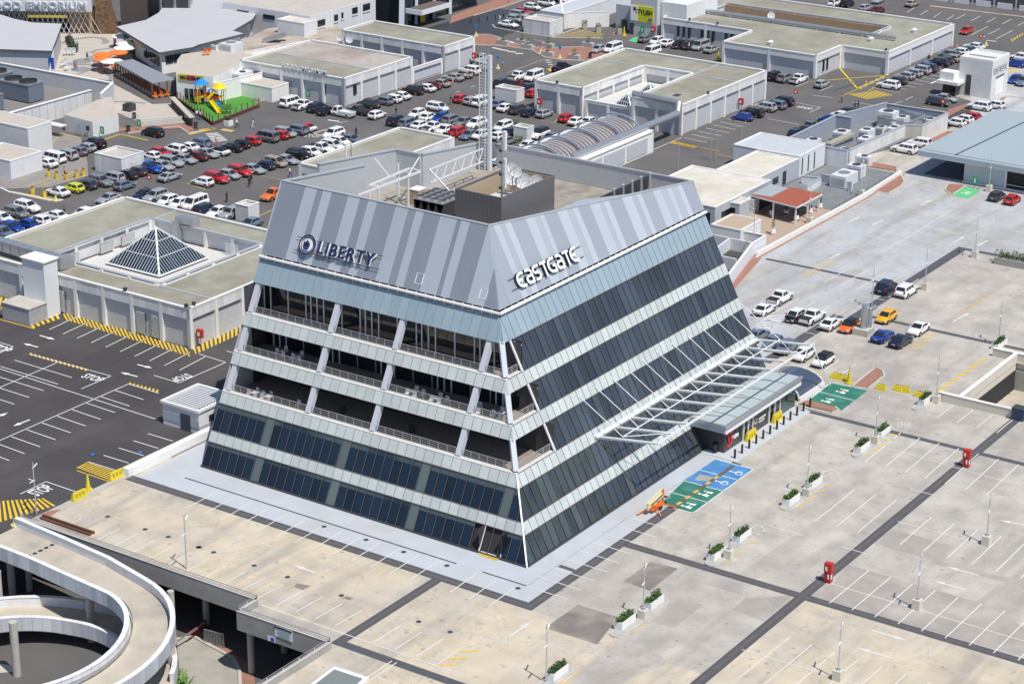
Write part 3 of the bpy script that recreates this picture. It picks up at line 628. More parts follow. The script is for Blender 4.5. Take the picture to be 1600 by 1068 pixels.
# terraces on the left face: floors, ledges, back walls
for k,(zr,zt) in enumerate(((7.95,10.75),(12.1,14.82),(16.14,19.29))):
    zf = zr-.75; x0 = K*zr
    mb = MB()
    hx = x0+.12
    mb.prism([(hx,hx),(TX+.5,hx),(TX+.5,LY),(hx,LY)], zf-.25, zf, SLAB)
    mb.build('terrace_floor', tower)
    mb = MB()
    mb.box(x0-.06, x0+.62, x0-.06, LY, zr-.10, zr+.02, SLABL); mb.box(x0+.62, TX, x0-.06, x0+.62, zr-.10, zr+.02, SLABL)
    mb.box(x0+.5, x0+.62, x0+.6, LY, zf, zr-.10, SLABL); mb.box(x0+.6, TX, x0+.5, x0+.61, zf, zr-.10, SLABL)
    mb.build('terrace_ledge', tower)
    # soffit above
    mb = MB(); zs = zt+.05; xs = K*zt+.1
    mb.prism([(xs,xs),(TX+.4,xs),(TX+.4,LY),(xs,LY)], zs, zs+.12, mat('soffit', (.40,.39,.37), .9)); mb.build('soffit', tower)
    # back wall of glass doors
    mb = MB(); mb.box(TX+.32, TX+.4, x0+.3, LY, zf, zt+.1, GLASSD if k else mat('dark_wall', (.07,.06,.055), .8)); mb.build('terrace_back_wall', tower)
    if k:
        for j in range(14):
            y = x0+1.2+j*2.6
            if y > LY-.5: break
            mb = MB(); pair = (j % 3 == 1)
            mb.box(TX+.22, TX+.32, y-.06, y+.06, zf, zt, FRAMW if pair or k == 2 else METG)
            if pair:
                mb.box(TX+.22,TX+.32,y+.9,y+1.02,zf,zt-.4,FRAMW); mb.box(TX+.22,TX+.32,y+1.8,y+1.92,zf,zt-.4,FRAMW); mb.box(TX+.22,TX+.32,y,y+1.9,zt-.5,zt-.4,FRAMW)
            mb.build('door_frame' if pair else 'mullion', tower)
        mb = MB(); mb.box(TX+.2, TX+.31, x0+.3, LY, zt-.32, zt-.24, FRAMW); mb.build('door_head_rail', tower)
    # end walls across the terrace
    mb = MB(); mb.box(x0, TX+.4, LY-.12, LY, zf, zt, METD) if k == 2 else mb.box(TX-2, TX+.4, LY-.12, LY, zf, zt, METD); mb.build('terrace_end_wall', tower)
    # white sloping frame at the end of the terrace on the right face
    mb = MB(); mb.beam(fpt('R',TX,zr,.05), fpt('R',TX,zt,.05), .16, .22, FRAMW, up=(1,0,0)); mb.build('sloping_frame', tower)
    mb = MB(); mb.box(TX+.1, TX+.2, K*zr+.3, K*zr+2.5, zf, zt, METD); mb.build('terrace_side_wall', tower)
    # railing: posts and four bars
    def rail(a, b):
        mb = MB(); a = Vector(a); b = Vector(b); L = (b-a).length; n = max(1, round(L/1.15))
        for q in range(n+1):
            p = a.lerp(b, q/n); mb.beam(p, p+Vector((0,0,.82)), .05, .05, RAILM)
        for h in (.16,.38,.60,.82): mb.beam(a+Vector((0,0,h)), b+Vector((0,0,h)), .03 if h < .8 else .05, .03 if h < .8 else .05, RAILM)
        mb.build('railing', tower)
    xr = x0+.52; ys = [xr+.1]+[y for y in (11.9,23.4,32.4,44.0) if y > xr+2]
    for a_, b_ in zip(ys[:-1], ys[1:]): rail((xr,a_+(.4 if a_ > xr+1 else .3),zr), (xr,b_-.45,zr))
    rail((xr+.3,xr,zr), (TX-.2,xr,zr))
    # sloping columns between ledge and soffit
    for y in (11.9,23.4,32.4,44.0):
        if y < K*zt+1.: continue
        a = Vector((x0+.45,y,zr)); b = Vector((K*zt+.45,y,zt+.05)); mb = MB(); mb.beam(a, b, .62, .62, COLM, up=(1,0,0)); mb.build('column', tower)
    a = Vector((x0+.4,x0+.4,zr)); b = Vector((K*zt+.4,K*zt+.4,zt+.05)); mb = MB(); mb.beam(a, b, .75, .55, COLM, up=(1,-1,0)); mb.build('corner_column', tower)
# entrance recess in the left face next to the corner
mb = MB()
x1 = 2.1
mb.box(x1, x1+.1, 3.4, 6.2, 0, 2.75, GLASSD); mb.box(.2, x1, 3.3, 3.4, 0, 2.7, GLASSD); mb.box(.2, x1, 6.1, 6.2, 0, 2.7, METD)
mb.build('entrance_recess', tower)
for y in (3.7,4.5,5.3): mb = MB(); mb.box(x1-.1, x1, y, y+.09, .0, 2.6, FRAMW); mb.build('door_frame', tower)
mb = MB(); mb.beam((0,6.1,0),(1.35,6.1,2.6),.10,.10,FRAMW); mb.beam((0,3.4,0),(1.35,3.4,2.6),.08,.10,FRAMW); mb.build('recess_edge', tower)
mb = MB(); mb.box(-.25, 1.9, 3.45, 6.0, .0, .09, SLABL); mb.box(-.3,-.18,3.4,6.05,.0,.10,LINEY); mb.build('doorstep', tower)
# gutter between glass and crown
mb = MB()
for face in 'LR':
    end = LY if face == 'L' else RX; s = K*22
    mb.beam(fpt(face,s-.3,22.0,.35), fpt(face,end,22.0,.35), .34, .20, FRAMW, up=(0,0,1)); mb.beam(fpt(face,s-.2,21.9,.14), fpt(face,end,21.9,.14), .20, .18, METD, up=(0,0,1))
    u = s+.8
    while u < end: mb.beam(fpt(face,u,21.7,.1), fpt(face,u,22.25,.42), .07, .1, METW); u += 1.25
mb.build('gutter', tower)
# crown panels
SR = [(16.16,17.29,1),(17.29,18.15,3),(18.15,19.31,1),(19.31,21.93,2),(21.93,23.57,1),(23.57,24.48,3),(24.48,25.39,1),(25.39,27.81,2),(27.81,29.66,1),(29.66,30.75,3),(30.75,31.85,1),(31.85,34.07,2),(34.07,36,1),(36,36.79,3),(36.79,37.95,1),(37.95,40.56,2),(40.56,42.58,1),(42.58,43.59,3),(43.59,44.61,1),(44.61,47.01,2),(47.01,48.75,1),(48.75,49.96,3),(49.96,51.01,1),(51.01,52.27,3),(52.27,53.35,1),(53.35,55.8,2)]
SL = [(41.07,44.6,2),(39.32,41.07,1),(38.5,39.32,2),(37.21,38.5,1),(34.9,37.21,2),(33.19,34.9,1),(32.04,33.19,2),(30.8,32.04,1),(28.22,30.8,2),(26.43,28.22,1),(25.44,26.43,2),(24.34,25.44,1),(22.14,24.34,2),(19.87,22.14,1),(19.34,19.87,2),(18.16,19.34,1),(15.81,18.16,2),(13.6,15.81,1),(11.0,13.6,2)]
MC = {1:C1, 2:C2, 3:C3}
MCR = {1: mat('crown_panel_light_r', (.50,.535,.575), .35, metal=.15, rand=.03), 2: mat('crown_panel_dark_r', (.355,.385,.435), .35, metal=.15, rand=.03), 3: mat('crown_panel_mid_r', (.415,.45,.50), .35, metal=.15, rand=.03)}
def crown_panel(face, u0, u1, mt):
    z0 = 22.3
    def zt(u): return 30.0 if face == 'L' else zc(u)
    P = []
    # polygon: bottom edge, outer end, top edge, hip
    hb = K*z0; 
    pts = [(u0,z0),(u1,z0),(u1,zt(u1)),(u0,zt(u0))]
    # clip by u >= K z
    out = []
    for i in range(4):
        a = pts[i]; b = pts[(i+1)%4]; da = a[0]-K*a[1]; db = b[0]-K*b[1]
        if da >= 0: out.append(a)
        if (da >= 0) != (db >= 0):
            t = da/(da-db); out.append((a[0]+(b[0]-a[0])*t, a[1]+(b[1]-a[1])*t))
    if len(out) < 3: return
    def F(u,z,off): return fpt(face,u,z,off)
    f = [F(u,z,.10) for u,z in out]; bk = [F(u,z,.0) for u,z in out]; n = len(out)
    if face == 'L': f.reverse(); bk.reverse()
    mb = MB(); mb.add(bk+f, [tuple(range(n,2*n)), tuple(range(n-1,-1,-1))]+[(i,(i+1)%n,n+(i+1)%n,n+i) for i in range(n)], mt); mb.build('crown_panel', tower)
for a_,b_,c_ in SR: crown_panel('R', a_+.012, b_-.012, MCR[c_])
crown_panel('R', 11.6, 13.8, MCR[2]); crown_panel('R', 13.82, 16.14, MCR[2])
for a_,b_,c_ in SL: crown_panel('L', a_+.012, b_-.012, MC[c_])
mb = MB()   # small access hatches at the foot of the crown
for y in (22.1, 13.6): 
    for s_ in (0,1): mb.beam(fpt('L',y+s_*.9,23.0,.13), fpt('L',y+s_*.9,24.0,.13), .06,.04, FRAMW, up=(1,0,0)); mb.beam(fpt('L',y,23.0+s_,.13), fpt('L',y+.9,23.0+s_,.13), .06,.04, FRAMW, up=(1,0,0))
mb.build('hatch', tower)
# inner faces of the crown and the corrugated back walls (stepped plan)
mb = MB()
xk = K*30; RT = K*zc(RX)
mb.quad((K*22.3+.3,K*22.3+.3,22.2),(xk+.25,xk+.25,30),(xk+.25,LY,30),(K*22.3+.3,LY,22.2),CORR)
mb.quad((K*22.3+.3,K*22.3+.3,22.2),(xk+.25,xk+.25,30),(RX,RT+.25,zc(RX)),(RX,K*22.3+.3,22.2),CORR)
mb.build('crown_inner_face', tower)
outl = [(xk+.1,44.3),(30.6,44.3)]
def backwall(p, q, name='back_wall'):
    mb = MB(); p = Vector(p); q = Vector(q); d = (q-p).normalized(); nn = Vector((-d.y,d.x))*.15
    P = [p-nn, q-nn, q+nn, p+nn]
    mb.hexa([(v.x,v.y,8) for v in P]+[(v.x,v.y,zc(v.x)-.05) for v in P], CORR)
    e = d*.05; P = [p-nn*1.6-e, q-nn*1.6+e, q+nn*1.6+e, p+nn*1.6-e]
    mb.hexa([(v.x,v.y,zc(v.x)-.05) for v in P]+[(v.x,v.y,zc(v.x)+.12) for v in P], COPEB)
    mb.build(name, tower)
for p, q in (((xk+.2,44.3),(30.6,44.3)),((26.6,48.1),(41.85,48.1)),((42.0,48.1),(42.0,44.3)),((42.15,44.2),(54.6,44.2)),((56.0,42.3),(56.0,13.55)),((54.7,44.2),(54.7,42.5))): backwall(p, q)
mb = MB()   # coping on the two front edges of the crown
a, b, c = Vector((xk,LY,30.05)), Vector((xk,xk,30.05)), Vector((RX+.2,K*zc(RX),zc(RX)+.05))
mb.beam(a, b, .34, .10, COPEB); mb.beam(b, c, .34, .10, COPEB); mb.beam((K*22.3,LY,22.3), a, .2, .2, COPEB); mb.beam((RX,K*22.3,22.3), c, .2, .2, COPEB)
mb.build('crown_coping', tower)
# roof deck inside the crown
mb = MB(); mb.flat([(12.2,12.2),(55.8,12.2),(55.8,42.6),(54.6,44.1),(42.1,44.1),(42.1,48),(27,48),(27,44.2),(12.2,44.2)], 22.5, ROOFM); mb.build('roof_floor', tower)
mb = MB(); mb.prism([(15.9,18.5),(18.2,18.5),(18.2,36),(15.9,36)], 28.6, 28.8, COPEB); mb.prism([(24,19.5),(40,19.5),(46,15.6),(24,15.6)], 26.0, 26.15, C1) ; mb.build('maintenance_walkway', tower)
mb = MB()
for k in range(5):
    x = 46.0+k*2.1; mb.beam((x,18.4,24.2),(x-.5,18.2,26.4),.18,.18,METW)
mb.box(44,55,19.0,19.2,24.0,25.6,METD); mb.build('louvre_screen', tower)
# lettering
def logo(name, label, cat, txt, face, u, z, size, mt, sx=1., ext=.12, bold=.0, tilt=0, space=1., off=.45):
    me = text_mesh(txt, size, ext, mt, bold, sx, space=space)
    root = thing(name, label, cat, fpt(face,u,z,off)); o = bpy.data.objects.new('letters', me); COL.objects.link(o); o.parent = root
    n = math.sqrt(1+K*K)
    if face == 'L': place_mat(o, fpt(face,u,z,off), (0,-1,0), (K/n,0,1/n))
    else: place_mat(o, fpt(face,u,z,off), (1,0,0), (0,K/n,1/n))
    return root
NAVY = mat('navy_sign_face', (.012,.022,.085), .35); SIGNW = mat('white_sign_face', (.82,.82,.82), .4)
n_ = math.sqrt(1+K*K)
lg = logo('liberty_sign', 'navy LIBERTY lettering with round torch emblem on the left face of the tower crown', 'sign', 'LIBERTY', 'L', 32.7, 24.17, 2.05, NAVY, sx=.98, ext=.06, bold=.012, off=.62, space=1.12)
me = text_mesh('LIBERTY', 2.05, .05, SIGNW, .05, .98, space=1.12); o = bpy.data.objects.new('letter_backing', me); COL.objects.link(o); o.parent = lg
place_mat(o, fpt('L',32.66,24.12,.46), (0,-1,0), (K/n_,0,1/n_))
mb = MB()
for z_ in (23.45,24.8): mb.beam(fpt('L',40.0,z_,.36), fpt('L',27.9,z_,.36), .06, .06, METD)
mb.build('mounting_rail', lg)
def disc(mb, face, u, z, r, off, mt, th=.08, r_in=0., n=28):
    N = Vector((-1,0,K)).normalized() if face == 'L' else Vector((0,-1,K)).normalized(); cx_ = Vector(fpt(face,u,z,off)); ux = Vector((0,-1,0)) if face == 'L' else Vector((1,0,0)); uy = N.cross(ux)
    ring = [(math.cos(2*math.pi*k/n), math.sin(2*math.pi*k/n)) for k in range(n)]
    if r_in == 0:
        a = [cx_+ux*c*r+uy*s*r for c,s in ring]; b = [p+N*th for p in a]; mb.add(a+b, [tuple(range(n,2*n))]+[(i,(i+1)%n,n+(i+1)%n,n+i) for i in range(n)], mt)
    else:
        A = [cx_+ux*c*r+uy*s*r+N*th for c,s in ring]; B = [cx_+ux*c*r_in+uy*s*r_in+N*th for c,s in ring]; Cc = [cx_+ux*c*r+uy*s*r for c,s in ring]
        mb.add(A+B+Cc, [(i,(i+1)%n,n+(i+1)%n,n+i) for i in range(n)]+[(2*n+i,2*n+(i+1)%n,(i+1)%n,i) for i in range(n)], mt)
mb = MB(); eu, ez = 38.2, 24.22
disc(mb,'L',eu,ez,1.16,.40,SIGNW); disc(mb,'L',eu,ez,1.16,.50,NAVY,.10,1.0); disc(mb,'L',eu,ez,.88,.50,NAVY,.06,.80)
mb.build('emblem_disc', lg)
mb = MB()   # stylised torch flames and bowl
N = Vector((-1,0,K)).normalized(); U = Vector((0,-1,0)); V = N.cross(U); V = V if V.z > 0 else -V; cc = Vector(fpt('L',eu,ez,.60))
def P2(x, y): return cc+U*x*.86+V*y*.86
for pts in ([(-.62,-.1),(-.55,.3),(-.4,.55),(-.35,.2),(-.2,.45),(-.05,.78),(.02,.35),(.18,.62),(.28,.15),(.42,.4),(.5,-.1),(.3,-.38),(-.4,-.38)], [(-.55,-.48),(.45,-.48),(.25,-.72),(-.3,-.72)]):
    v = [P2(*p) for p in pts]; mb.add(v+[p+N*.05 for p in v], [tuple(range(len(v),2*len(v)))], NAVY)
mb.build('torch_emblem', lg)
eg = thing('eastgate_sign', 'white rounded EASTGATE lettering on the right face of the tower crown', 'sign', fpt('R',22.2,24.3,.4))
def stroke_letters(root, glyphs, org, ux, uy, nn, s, w_, mt, mt2, d0, d1, gap=.18):
    """letters drawn as mitred ribbons with a face colour and deep side returns, one mesh per letter"""
    x = 0.; org = Vector(org); h = w_/2
    for wd, strokes in glyphs:
        mb = MB()
        for q_, st in enumerate(strokes):
            P = [Vector(((x+a_)*s, b_*s)) for a_, b_ in st]; n = len(P); Lf = []; Rt = []
            for i in range(n):
                d_in = (P[i]-P[i-1]).normalized() if i else (P[1]-P[0]).normalized(); d_out = (P[i+1]-P[i]).normalized() if i < n-1 else d_in
                m = Vector((-(d_in+d_out).y, (d_in+d_out).x)).normalized(); c = max(.5, m.dot(Vector((-d_in.y, d_in.x)))); Lf.append(P[i]+m*(h/c)); Rt.append(P[i]-m*(h/c))
            W = lambda v, d: org+ux*v.x+uy*v.y+nn*d
            f1 = d1+.006*q_
            for i in range(n-1):
                mb.add([W(Rt[i],f1),W(Rt[i+1],f1),W(Lf[i+1],f1),W(Lf[i],f1)],[(0,1,2,3)],mt)
                for A, B in ((Rt[i],Rt[i+1]),(Lf[i+1],Lf[i])): mb.add([W(A,d0),W(B,d0),W(B,f1),W(A,f1)],[(0,1,2,3)],mt2)
            for A, B in ((Lf[0],Rt[0]),(Rt[-1],Lf[-1])): mb.add([W(A,d0),W(B,d0),W(B,f1),W(A,f1)],[(0,1,2,3)],mt2)
        mb.build('letter', root)
        x += wd+gap
def arc(cx_, cy_, rx, ry, a0, a1, n=7): return [(cx_+rx*math.cos(math.radians(a0+(a1-a0)*k/n)), cy_+ry*math.sin(math.radians(a0+(a1-a0)*k/n))) for k in range(n+1)]
G_e = (.95, [[(.95,1.0)]+arc(.5,.5,.5,.5,90,270)+[(.95,0)], [(.05,.5),(.62,.5)]])
G_a = (.85, [[(.05,1.0),(.4,1.)]+arc(.42,.6,.40,.4,90,0)+[(.82,0),(.35,0)]+arc(.3,.26,.26,.26,270,90)+[(.8,.52)]])
G_s = (.85, [[(.85,1.),(.35,1.)]+arc(.3,.76,.26,.24,90,270)+[(.5,.52)]+arc(.5,.26,.28,.26,90,-90)+[(.05,0)]])
G_t = (.8, [[(0,1.),(.85,1.)],[(.5,1.),(.5,-.12)]])
G_g = (.95, [[(.95,1.)]+arc(.5,.5,.5,.5,90,270)+[(.9,0),(.9,.45),(.55,.45)]])
EGL = [G_e,G_a,G_s,G_t,G_g,G_a,G_t,G_e]
EBK = mat('black_letter_side', (.02,.025,.03), .5)
up_ = Vector((0,K,1)).normalized(); nn_ = Vector((0,-1,K)).normalized()
stroke_letters(eg, EGL, fpt('R',16.0,23.4,0), Vector((1,0,0)), up_, nn_, 1.42, .30, SIGNW, EBK, .10, .50, gap=.20)
mb = MB()
for z_ in (23.45,24.5): mb.beam(fpt('R',14.8,z_,.25), fpt('R',29.3,z_,.25), .05, .05, METD)
mb.build('mounting_rail', eg)
# ---------------- things on the tower roof ----------------
ph = thing('roof_plant_screen', 'dark grey roofless metal enclosure inside the tower crown', 'plant enclosure', (33,26,22.5))
DKG = mat('dark_cladding', (.19,.185,.19), .5, metal=.3, tx=lines_tx('XY', .6, .06, (.13,.13,.135), .8)); TANW = mat('tan_board', (.46,.36,.25), .8)
P0, P1 = (27.57,22.30), (38.51,22.31); P3 = (27.37,28.59)
px0, py0, px1, py1 = P0[0], P0[1], P1[0], P3[1]
for a_, b_ in (((px0,py0),(px1,py0)),((px0,py0),(px0,py1)),((px1,py0),(px1,py1)),((px0,py1),(px1,py1))):
    mb = MB(); ex = .08 if abs(a_[0]-b_[0]) > .5 else .08; ey = -.085 if abs(a_[1]-b_[1]) > .5 else .08; mb.box(min(a_[0],b_[0])-ex, max(a_[0],b_[0])+ex, min(a_[1],b_[1])-ey, max(a_[1],b_[1])+ey, 24.2, 29.0, DKG); mb.build('screen_wall', ph)
mb = MB(); mb.box(px1-.20,px1-.1,py0+.1,py1-.1,24.5,28.8,TANW); mb.box(px0+.1,px1-.2,py1-.2,py1-.1,24.5,28.7,TANW); mb.build('inner_board', ph)
mb = MB(); mb.box(px0-1.2,px1+1.5,py0-1.6,py1+.8,23.9,24.2,SLABL); mb.build('plinth', ph)
hut = thing('roof_hut', 'white flat-topped hut inside the dark roof enclosure', 'hut', (px0+4,py0+3.2,24.2))
mb = MB(); mb.box(px0+2.2,px0+7.6,py0+1.2,py0+4.6,24.2,27.2,mat('hut_white', (.62,.64,.70), .6)); mb.build('wall', hut); mb = MB(); mb.box(px0+2.1,px0+6.6,py0+1.1,py0+4.7,27.2,27.35,mat('hut_roof',(.58,.57,.54),.7)); mb.build('roof', hut)
am = thing('antenna_mast', 'grey antenna mast with white panels before the dishes on the tower roof', 'antenna mast', (px0+1.6,py0+1.0,24.2))
mb = MB(); mb.tube((px0+1.6,py0+1.0,24.2),(px0+1.6,py0+1.0,35.2),.13,METG,6); mb.build('pole', am)
mb = MB(); mb.box(px0+1.8,px0+2.15,py0+.7,py0+1.0,29.5,33.0,METW); mb.build('panel_antenna', am); mb = MB(); mb.box(px0+1.75,px0+2.15,py0+.7,py0+1.1,34.0,36.2,METW); mb.build('panel_antenna', am)
for z_ in (28,29.6,31.2,32.6,34): mb = MB(); mb.cbox((px0+1.6,py0+1.1,z_),(.5,.35,.25),METD); mb.build('bracket', am)
def dish(name, label, c, r, d, stem=True, group=None):
    root = thing(name, label, 'satellite dish', c, group); d = Vector(d).normalized(); q = d.to_track_quat('Z','Y'); mb = MB(); vs = []; n = 18; rings = 5
    for i in range(rings+1):
        rr = r*i/rings; dep = .28*r*(i/rings)**2
        for k in range(n if i else 1): t = 2*math.pi*k/n; vs.append(Vector(c)+q @ Vector((rr*math.cos(t), rr*math.sin(t), dep)))
    fs = [(0,1+k,1+(k+1)%n) for k in range(n)]
    for i in range(1,rings):
        o_ = 1+(i-1)*n
        for k in range(n): fs.append((o_+k,o_+n+k,o_+n+(k+1)%n,o_+(k+1)%n))
    mb.add(vs, fs, mat('dish_grey_white',(.60,.61,.62),.45)); mb.build('reflector', root, smooth=True)
    mb = MB(); f = Vector(c)+d*r*.9; mb.tube(f, f+d*.15, .07, METG, 6)
    for t in (0,2.1,4.2): mb.beam(Vector(c)+q @ Vector((r*.9*math.cos(t), r*.9*math.sin(t), .2*r)), f, .04, .04, METG)
    mb.build('feed_arm', root)
    mb = MB(); mb.tube(Vector(c)-d*.05, (c[0]+.5,c[1]+.3,24.3 if c[2] > 24 else .1), .07, METG, 6); mb.build('mount_pole', root); return root
for (x_, y_, z_, r, lb) in ((33.22,24.60)+(30.8,.62,'smallest topmost white dish beside the antenna mast on the tower roof'), (33.30,24.12)+(30.4,.68,'second highest white dish, right of the antenna mast on the tower roof'), (35.05,25.78)+(29.0,.95,'white conical-backed dish just behind the antenna mast on the tower roof'), (35.60,24.62)+(28.6,.95,'largest front-facing white dish in the dark roof enclosure'), (37.16,23.85)+(28.2,.9,'rightmost white dish half hidden behind the dark enclosure wall')):
    dish('satellite_dish', lb, (x_,y_,z_), r, (-.75,-.45,.3), group='satellite dishes on the tower roof')
lm = thing('lattice_mast', 'tall white lattice ladder mast rising behind the tower crown', 'mast', (54.6,41.4,22.5))
mtop = 37.6; LMX, LMY = (49.55,38.97)
LMX, LMY = 53.6, 42.6
mb = MB()
for dx, dy in ((0,0),(.9,0),(0,.9),(.9,.9)): mb.tube((LMX+dx,LMY+dy,22.5),(LMX+dx,LMY+dy,mtop),.05,METW,6)
z_ = 22.8
while z_ < mtop:
    for p, q in (((0,0),(.9,0)),((.9,0),(.9,.9)),((.9,.9),(0,.9)),((0,.9),(0,0))): mb.beam((LMX+p[0],LMY+p[1],z_),(LMX+q[0],LMY+q[1],z_),.04,.04,METW)
    z_ += .42
mb.build('ladder_frame', lm)
mb = MB(); mb.box(LMX+.25,LMX+.7,LMY-.6,LMY-.2,22.5,mtop,mat('mast_casing', (.70,.73,.75), .4)); mb.build('casing', lm)
mb = MB(); mb.tube((LMX+.4,LMY-.3,mtop),(LMX+.4,LMY-.3,mtop+1.2),.03,METG,5); mb.beam((LMX+.4,LMY+.6,mtop+.6),(LMX+.4,LMY-1.9,mtop+.6),.04,.04,METG); mb.build('lightning_rod', lm)
def truss(root, a, b, h, n, mt=METW, w_=.14, drop=(0,0,-1)):
    a = Vector(a); b = Vector(b); dn = Vector(drop)*h; mb = MB(); mb.beam(a,b,w_,w_,mt); mb.beam(a+dn,b+dn,w_,w_,mt); mb.build('chord', root)
    mb = MB()
    for k in range(n):
        p = a.lerp(b,k/n); q = a.lerp(b,(k+1)/n); m_ = (p+q)/2+dn; mb.beam(p,m_,.09,.09,mt); mb.beam(m_,q,.09,.09,mt)
    mb.build('web_bracing', root)
ft = thing('roof_truss', 'long white lattice truss leaning across the back of the tower roof', 'truss', (45,38,26))
A0 = (38.59,40.44); A1 = (50.21,40.52)
truss(ft, (*A0,26.6), (*A1,26.6), 1.7, 6); mb = MB(); mb.beam((*A0,26.6), (*(37.26,35.84),24.4), .16,.16,METW); mb.build('strut', ft)
fr = thing('roof_steelwork', 'white steel platform frame with diagonal stays inside the left of the tower crown', 'steel frame', (36,41,22.5))
FZ = 26.3
c_ = [(29.73,42.88),(30.06,41.50),(38.11,41.44),(38.45,43.35)]
mb = MB()
for p, q in ((0,3),(1,2),(0,1),(2,3)):
    mb.beam((*c_[p],26.3),(*c_[q],26.3),.20,.22,METW)
for t in (.18,.82,.5): mb.beam((c_[0][0]+(c_[3][0]-c_[0][0])*t, c_[0][1]+(c_[3][1]-c_[0][1])*t, FZ+.02),(c_[1][0]+(c_[2][0]-c_[1][0])*t, c_[1][1]+(c_[2][1]-c_[1][1])*t, FZ+.02),.1,.1,METW)
a_ = (25.86,41.52); mb.beam((*a_,26.3),(*c_[1],26.3),.18,.2,METW); mb.build('deck_beams', fr)
for k, p in enumerate(((35.67,41.53), (36.07,43.33), (29.73,42.88), (29.72,41.52))): mb = MB(); mb.beam((*p,22.5),(*p,FZ+(1.2 if k == 1 else 0)),.22,.22,METW); mb.build('leg', fr)
mb = MB(); mb.beam((*(34.19,45.49),28.2),(*(34.12,43.23),26.3),.12,.12,METW); mb.beam((*(40.51,43.40),27.2),(*(35.91,41.66),26.3),.12,.12,METW); mb.build('diagonal_stay', fr)
def chiller(label, c, nx, ny, z0):
    root = thing('chiller', label, 'chiller unit', (c[0],c[1],z0)); mb = MB(); hx_, hy_ = nx*.55, ny*.55
    for s_ in (-1,1):
        for j in range(ny): 
            y = c[1]-hy_+.55+1.1*j
            mb.add([(c[0]-hx_,y-.5,z0+2.0),(c[0]-hx_,y+.5,z0+2.0),(c[0]-hx_,y,z0+.5)], [(0,1,2)], METG)
    mb.box(c[0]-hx_+.1,c[0]+hx_,c[1]-hy_,c[1]+hy_,z0+.2,z0+2.0,METD); mb.box(c[0]-hx_-.05,c[0]+hx_+.05,c[1]-hy_-.05,c[1]+hy_+.05,z0+2.0,z0+2.15,METG); mb.build('cabinet', root)
    for i in range(nx):
        for j in range(ny):
            x = c[0]-hx_+.55+1.1*i; y = c[1]-hy_+.55+1.1*j; mb = MB(); mb.tube((x,y,z0+2.15),(x,y,z0+2.4),.46,METG,14,cap=False); mb.tube((x,y,z0+2.16),(x,y,z0+2.22),.44,BLACK,14)
            for t in range(4): mb.beam((x,y,z0+2.3),(x+.42*math.cos(t*1.57+.4),y+.42*math.sin(t*1.57+.4),z0+2.3),.14,.02,METD)
            mb.build('fan', root)
    return root
chiller('grey roof chiller with rows of dark fans beside the dark enclosure on the tower', (34.42,35.98), 4, 4, 22.9)
bxr = thing('roof_box', 'small tan and white box on the tower roof beside the white frame post', 'box', (*(37.11,41.12),22.5)); p = (37.11,41.12)
mb = MB(); mb.box(p[0]-.8,p[0]+.8,p[1]-.7,p[1]+.7,22.5,24.4,TANW); mb.box(p[0]-.85,p[0]+.85,p[1]-.75,p[1]+.75,24.4,24.5,WHITE); mb.build('casing', bxr)

# ---------------- entrance canopy and pavilion on the tower's right side ----------------
cn = thing('steel_canopy', 'white open steel canopy frame hung on long rods from the right face of the tower', 'canopy', (37,0,7.2))
CZ = 7.2; xs = [18.9+3.35*k for k in range(12)]
mb = MB(); mb.beam((18.7,3.55,CZ),(55.8,3.55,CZ),.62,.2,METW); mb.build('wall_beam', cn)
mb = MB(); mb.beam((21.0,-2.95,CZ-.02),(58.6,-2.95,CZ-.02),.15,.22,METW); mb.build('edge_beam', cn)
for k, x in enumerate(xs):
    mb = MB(); mb.beam((x+.1,3.5,CZ),(x+2.3,-2.9,CZ),.15,.17,METW); mb.beam((x+.25,3.5,CZ-.32),(x+2.3,-2.9,CZ-.16),.08,.08,METW); mb.build('cross_beam', cn)
    mb = MB(); mb.tube((x,5.95,11.45),(x+1.35,.95,CZ+.1),.05,METW,6); mb.build('hanger_rod', cn)
mb = MB(); mb.tube((20.3,1.0,CZ+.12),(57.1,1.0,CZ+.12),.07,METW,6); mb.tube((20.3,1.0,CZ+.12),(24.3,-2.8,CZ+.1),.05,METW,6); mb.tube((57.1,1.0,CZ+.12),(53.4,-2.8,CZ+.1),.05,METW,6); mb.build('tie_rod', cn)
mb = MB(); mb.beam((57.5,3.55,9.3),(57.5,-.5,9.3),.16,.16,METW)
for k in range(5): mb.beam((55.9,3.8,9.9-.35*k),(58.9,1.4,9.9-.35*k),.07,.07,METW)
mb.build('end_louvre', cn)
pv = thing('entrance_pavilion', 'dark glazed entrance pavilion with pale flat roof and red and white lettering under the canopy', 'pavilion', (46,-.8,0))
DGW = mat('dark_facade', (.045,.042,.045), .35, spec=.6); EAVE = mat('eave_metal', (.46,.49,.53), .35, metal=.3); RFP = mat('pavilion_roof_panel', (.43,.50,.50), .35, rand=.04)
mb = MB(); mb.box(37.4,55.0,-2.45,1.8,0,3.2,DGW); mb.build('wall', pv)
for k in range(6):
    x = 36.3+k*3.12; mb = MB(); mb.box(x+.09,x+3.0,-2.95,1.3,3.98,4.05,RFP); mb.build('roof_panel', pv)
mb = MB(); mb.box(36.1,55.2,-3.15,1.6,3.1,3.97,EAVE); mb.box(36.0,55.3,-3.3,-3.0,3.75,4.1,METG); mb.box(36.0,36.25,-3.0,1.5,3.75,4.1,METG); mb.box(36.3,55.1,-3.22,-3.1,2.98,3.25,METW); mb.build('eave', pv)
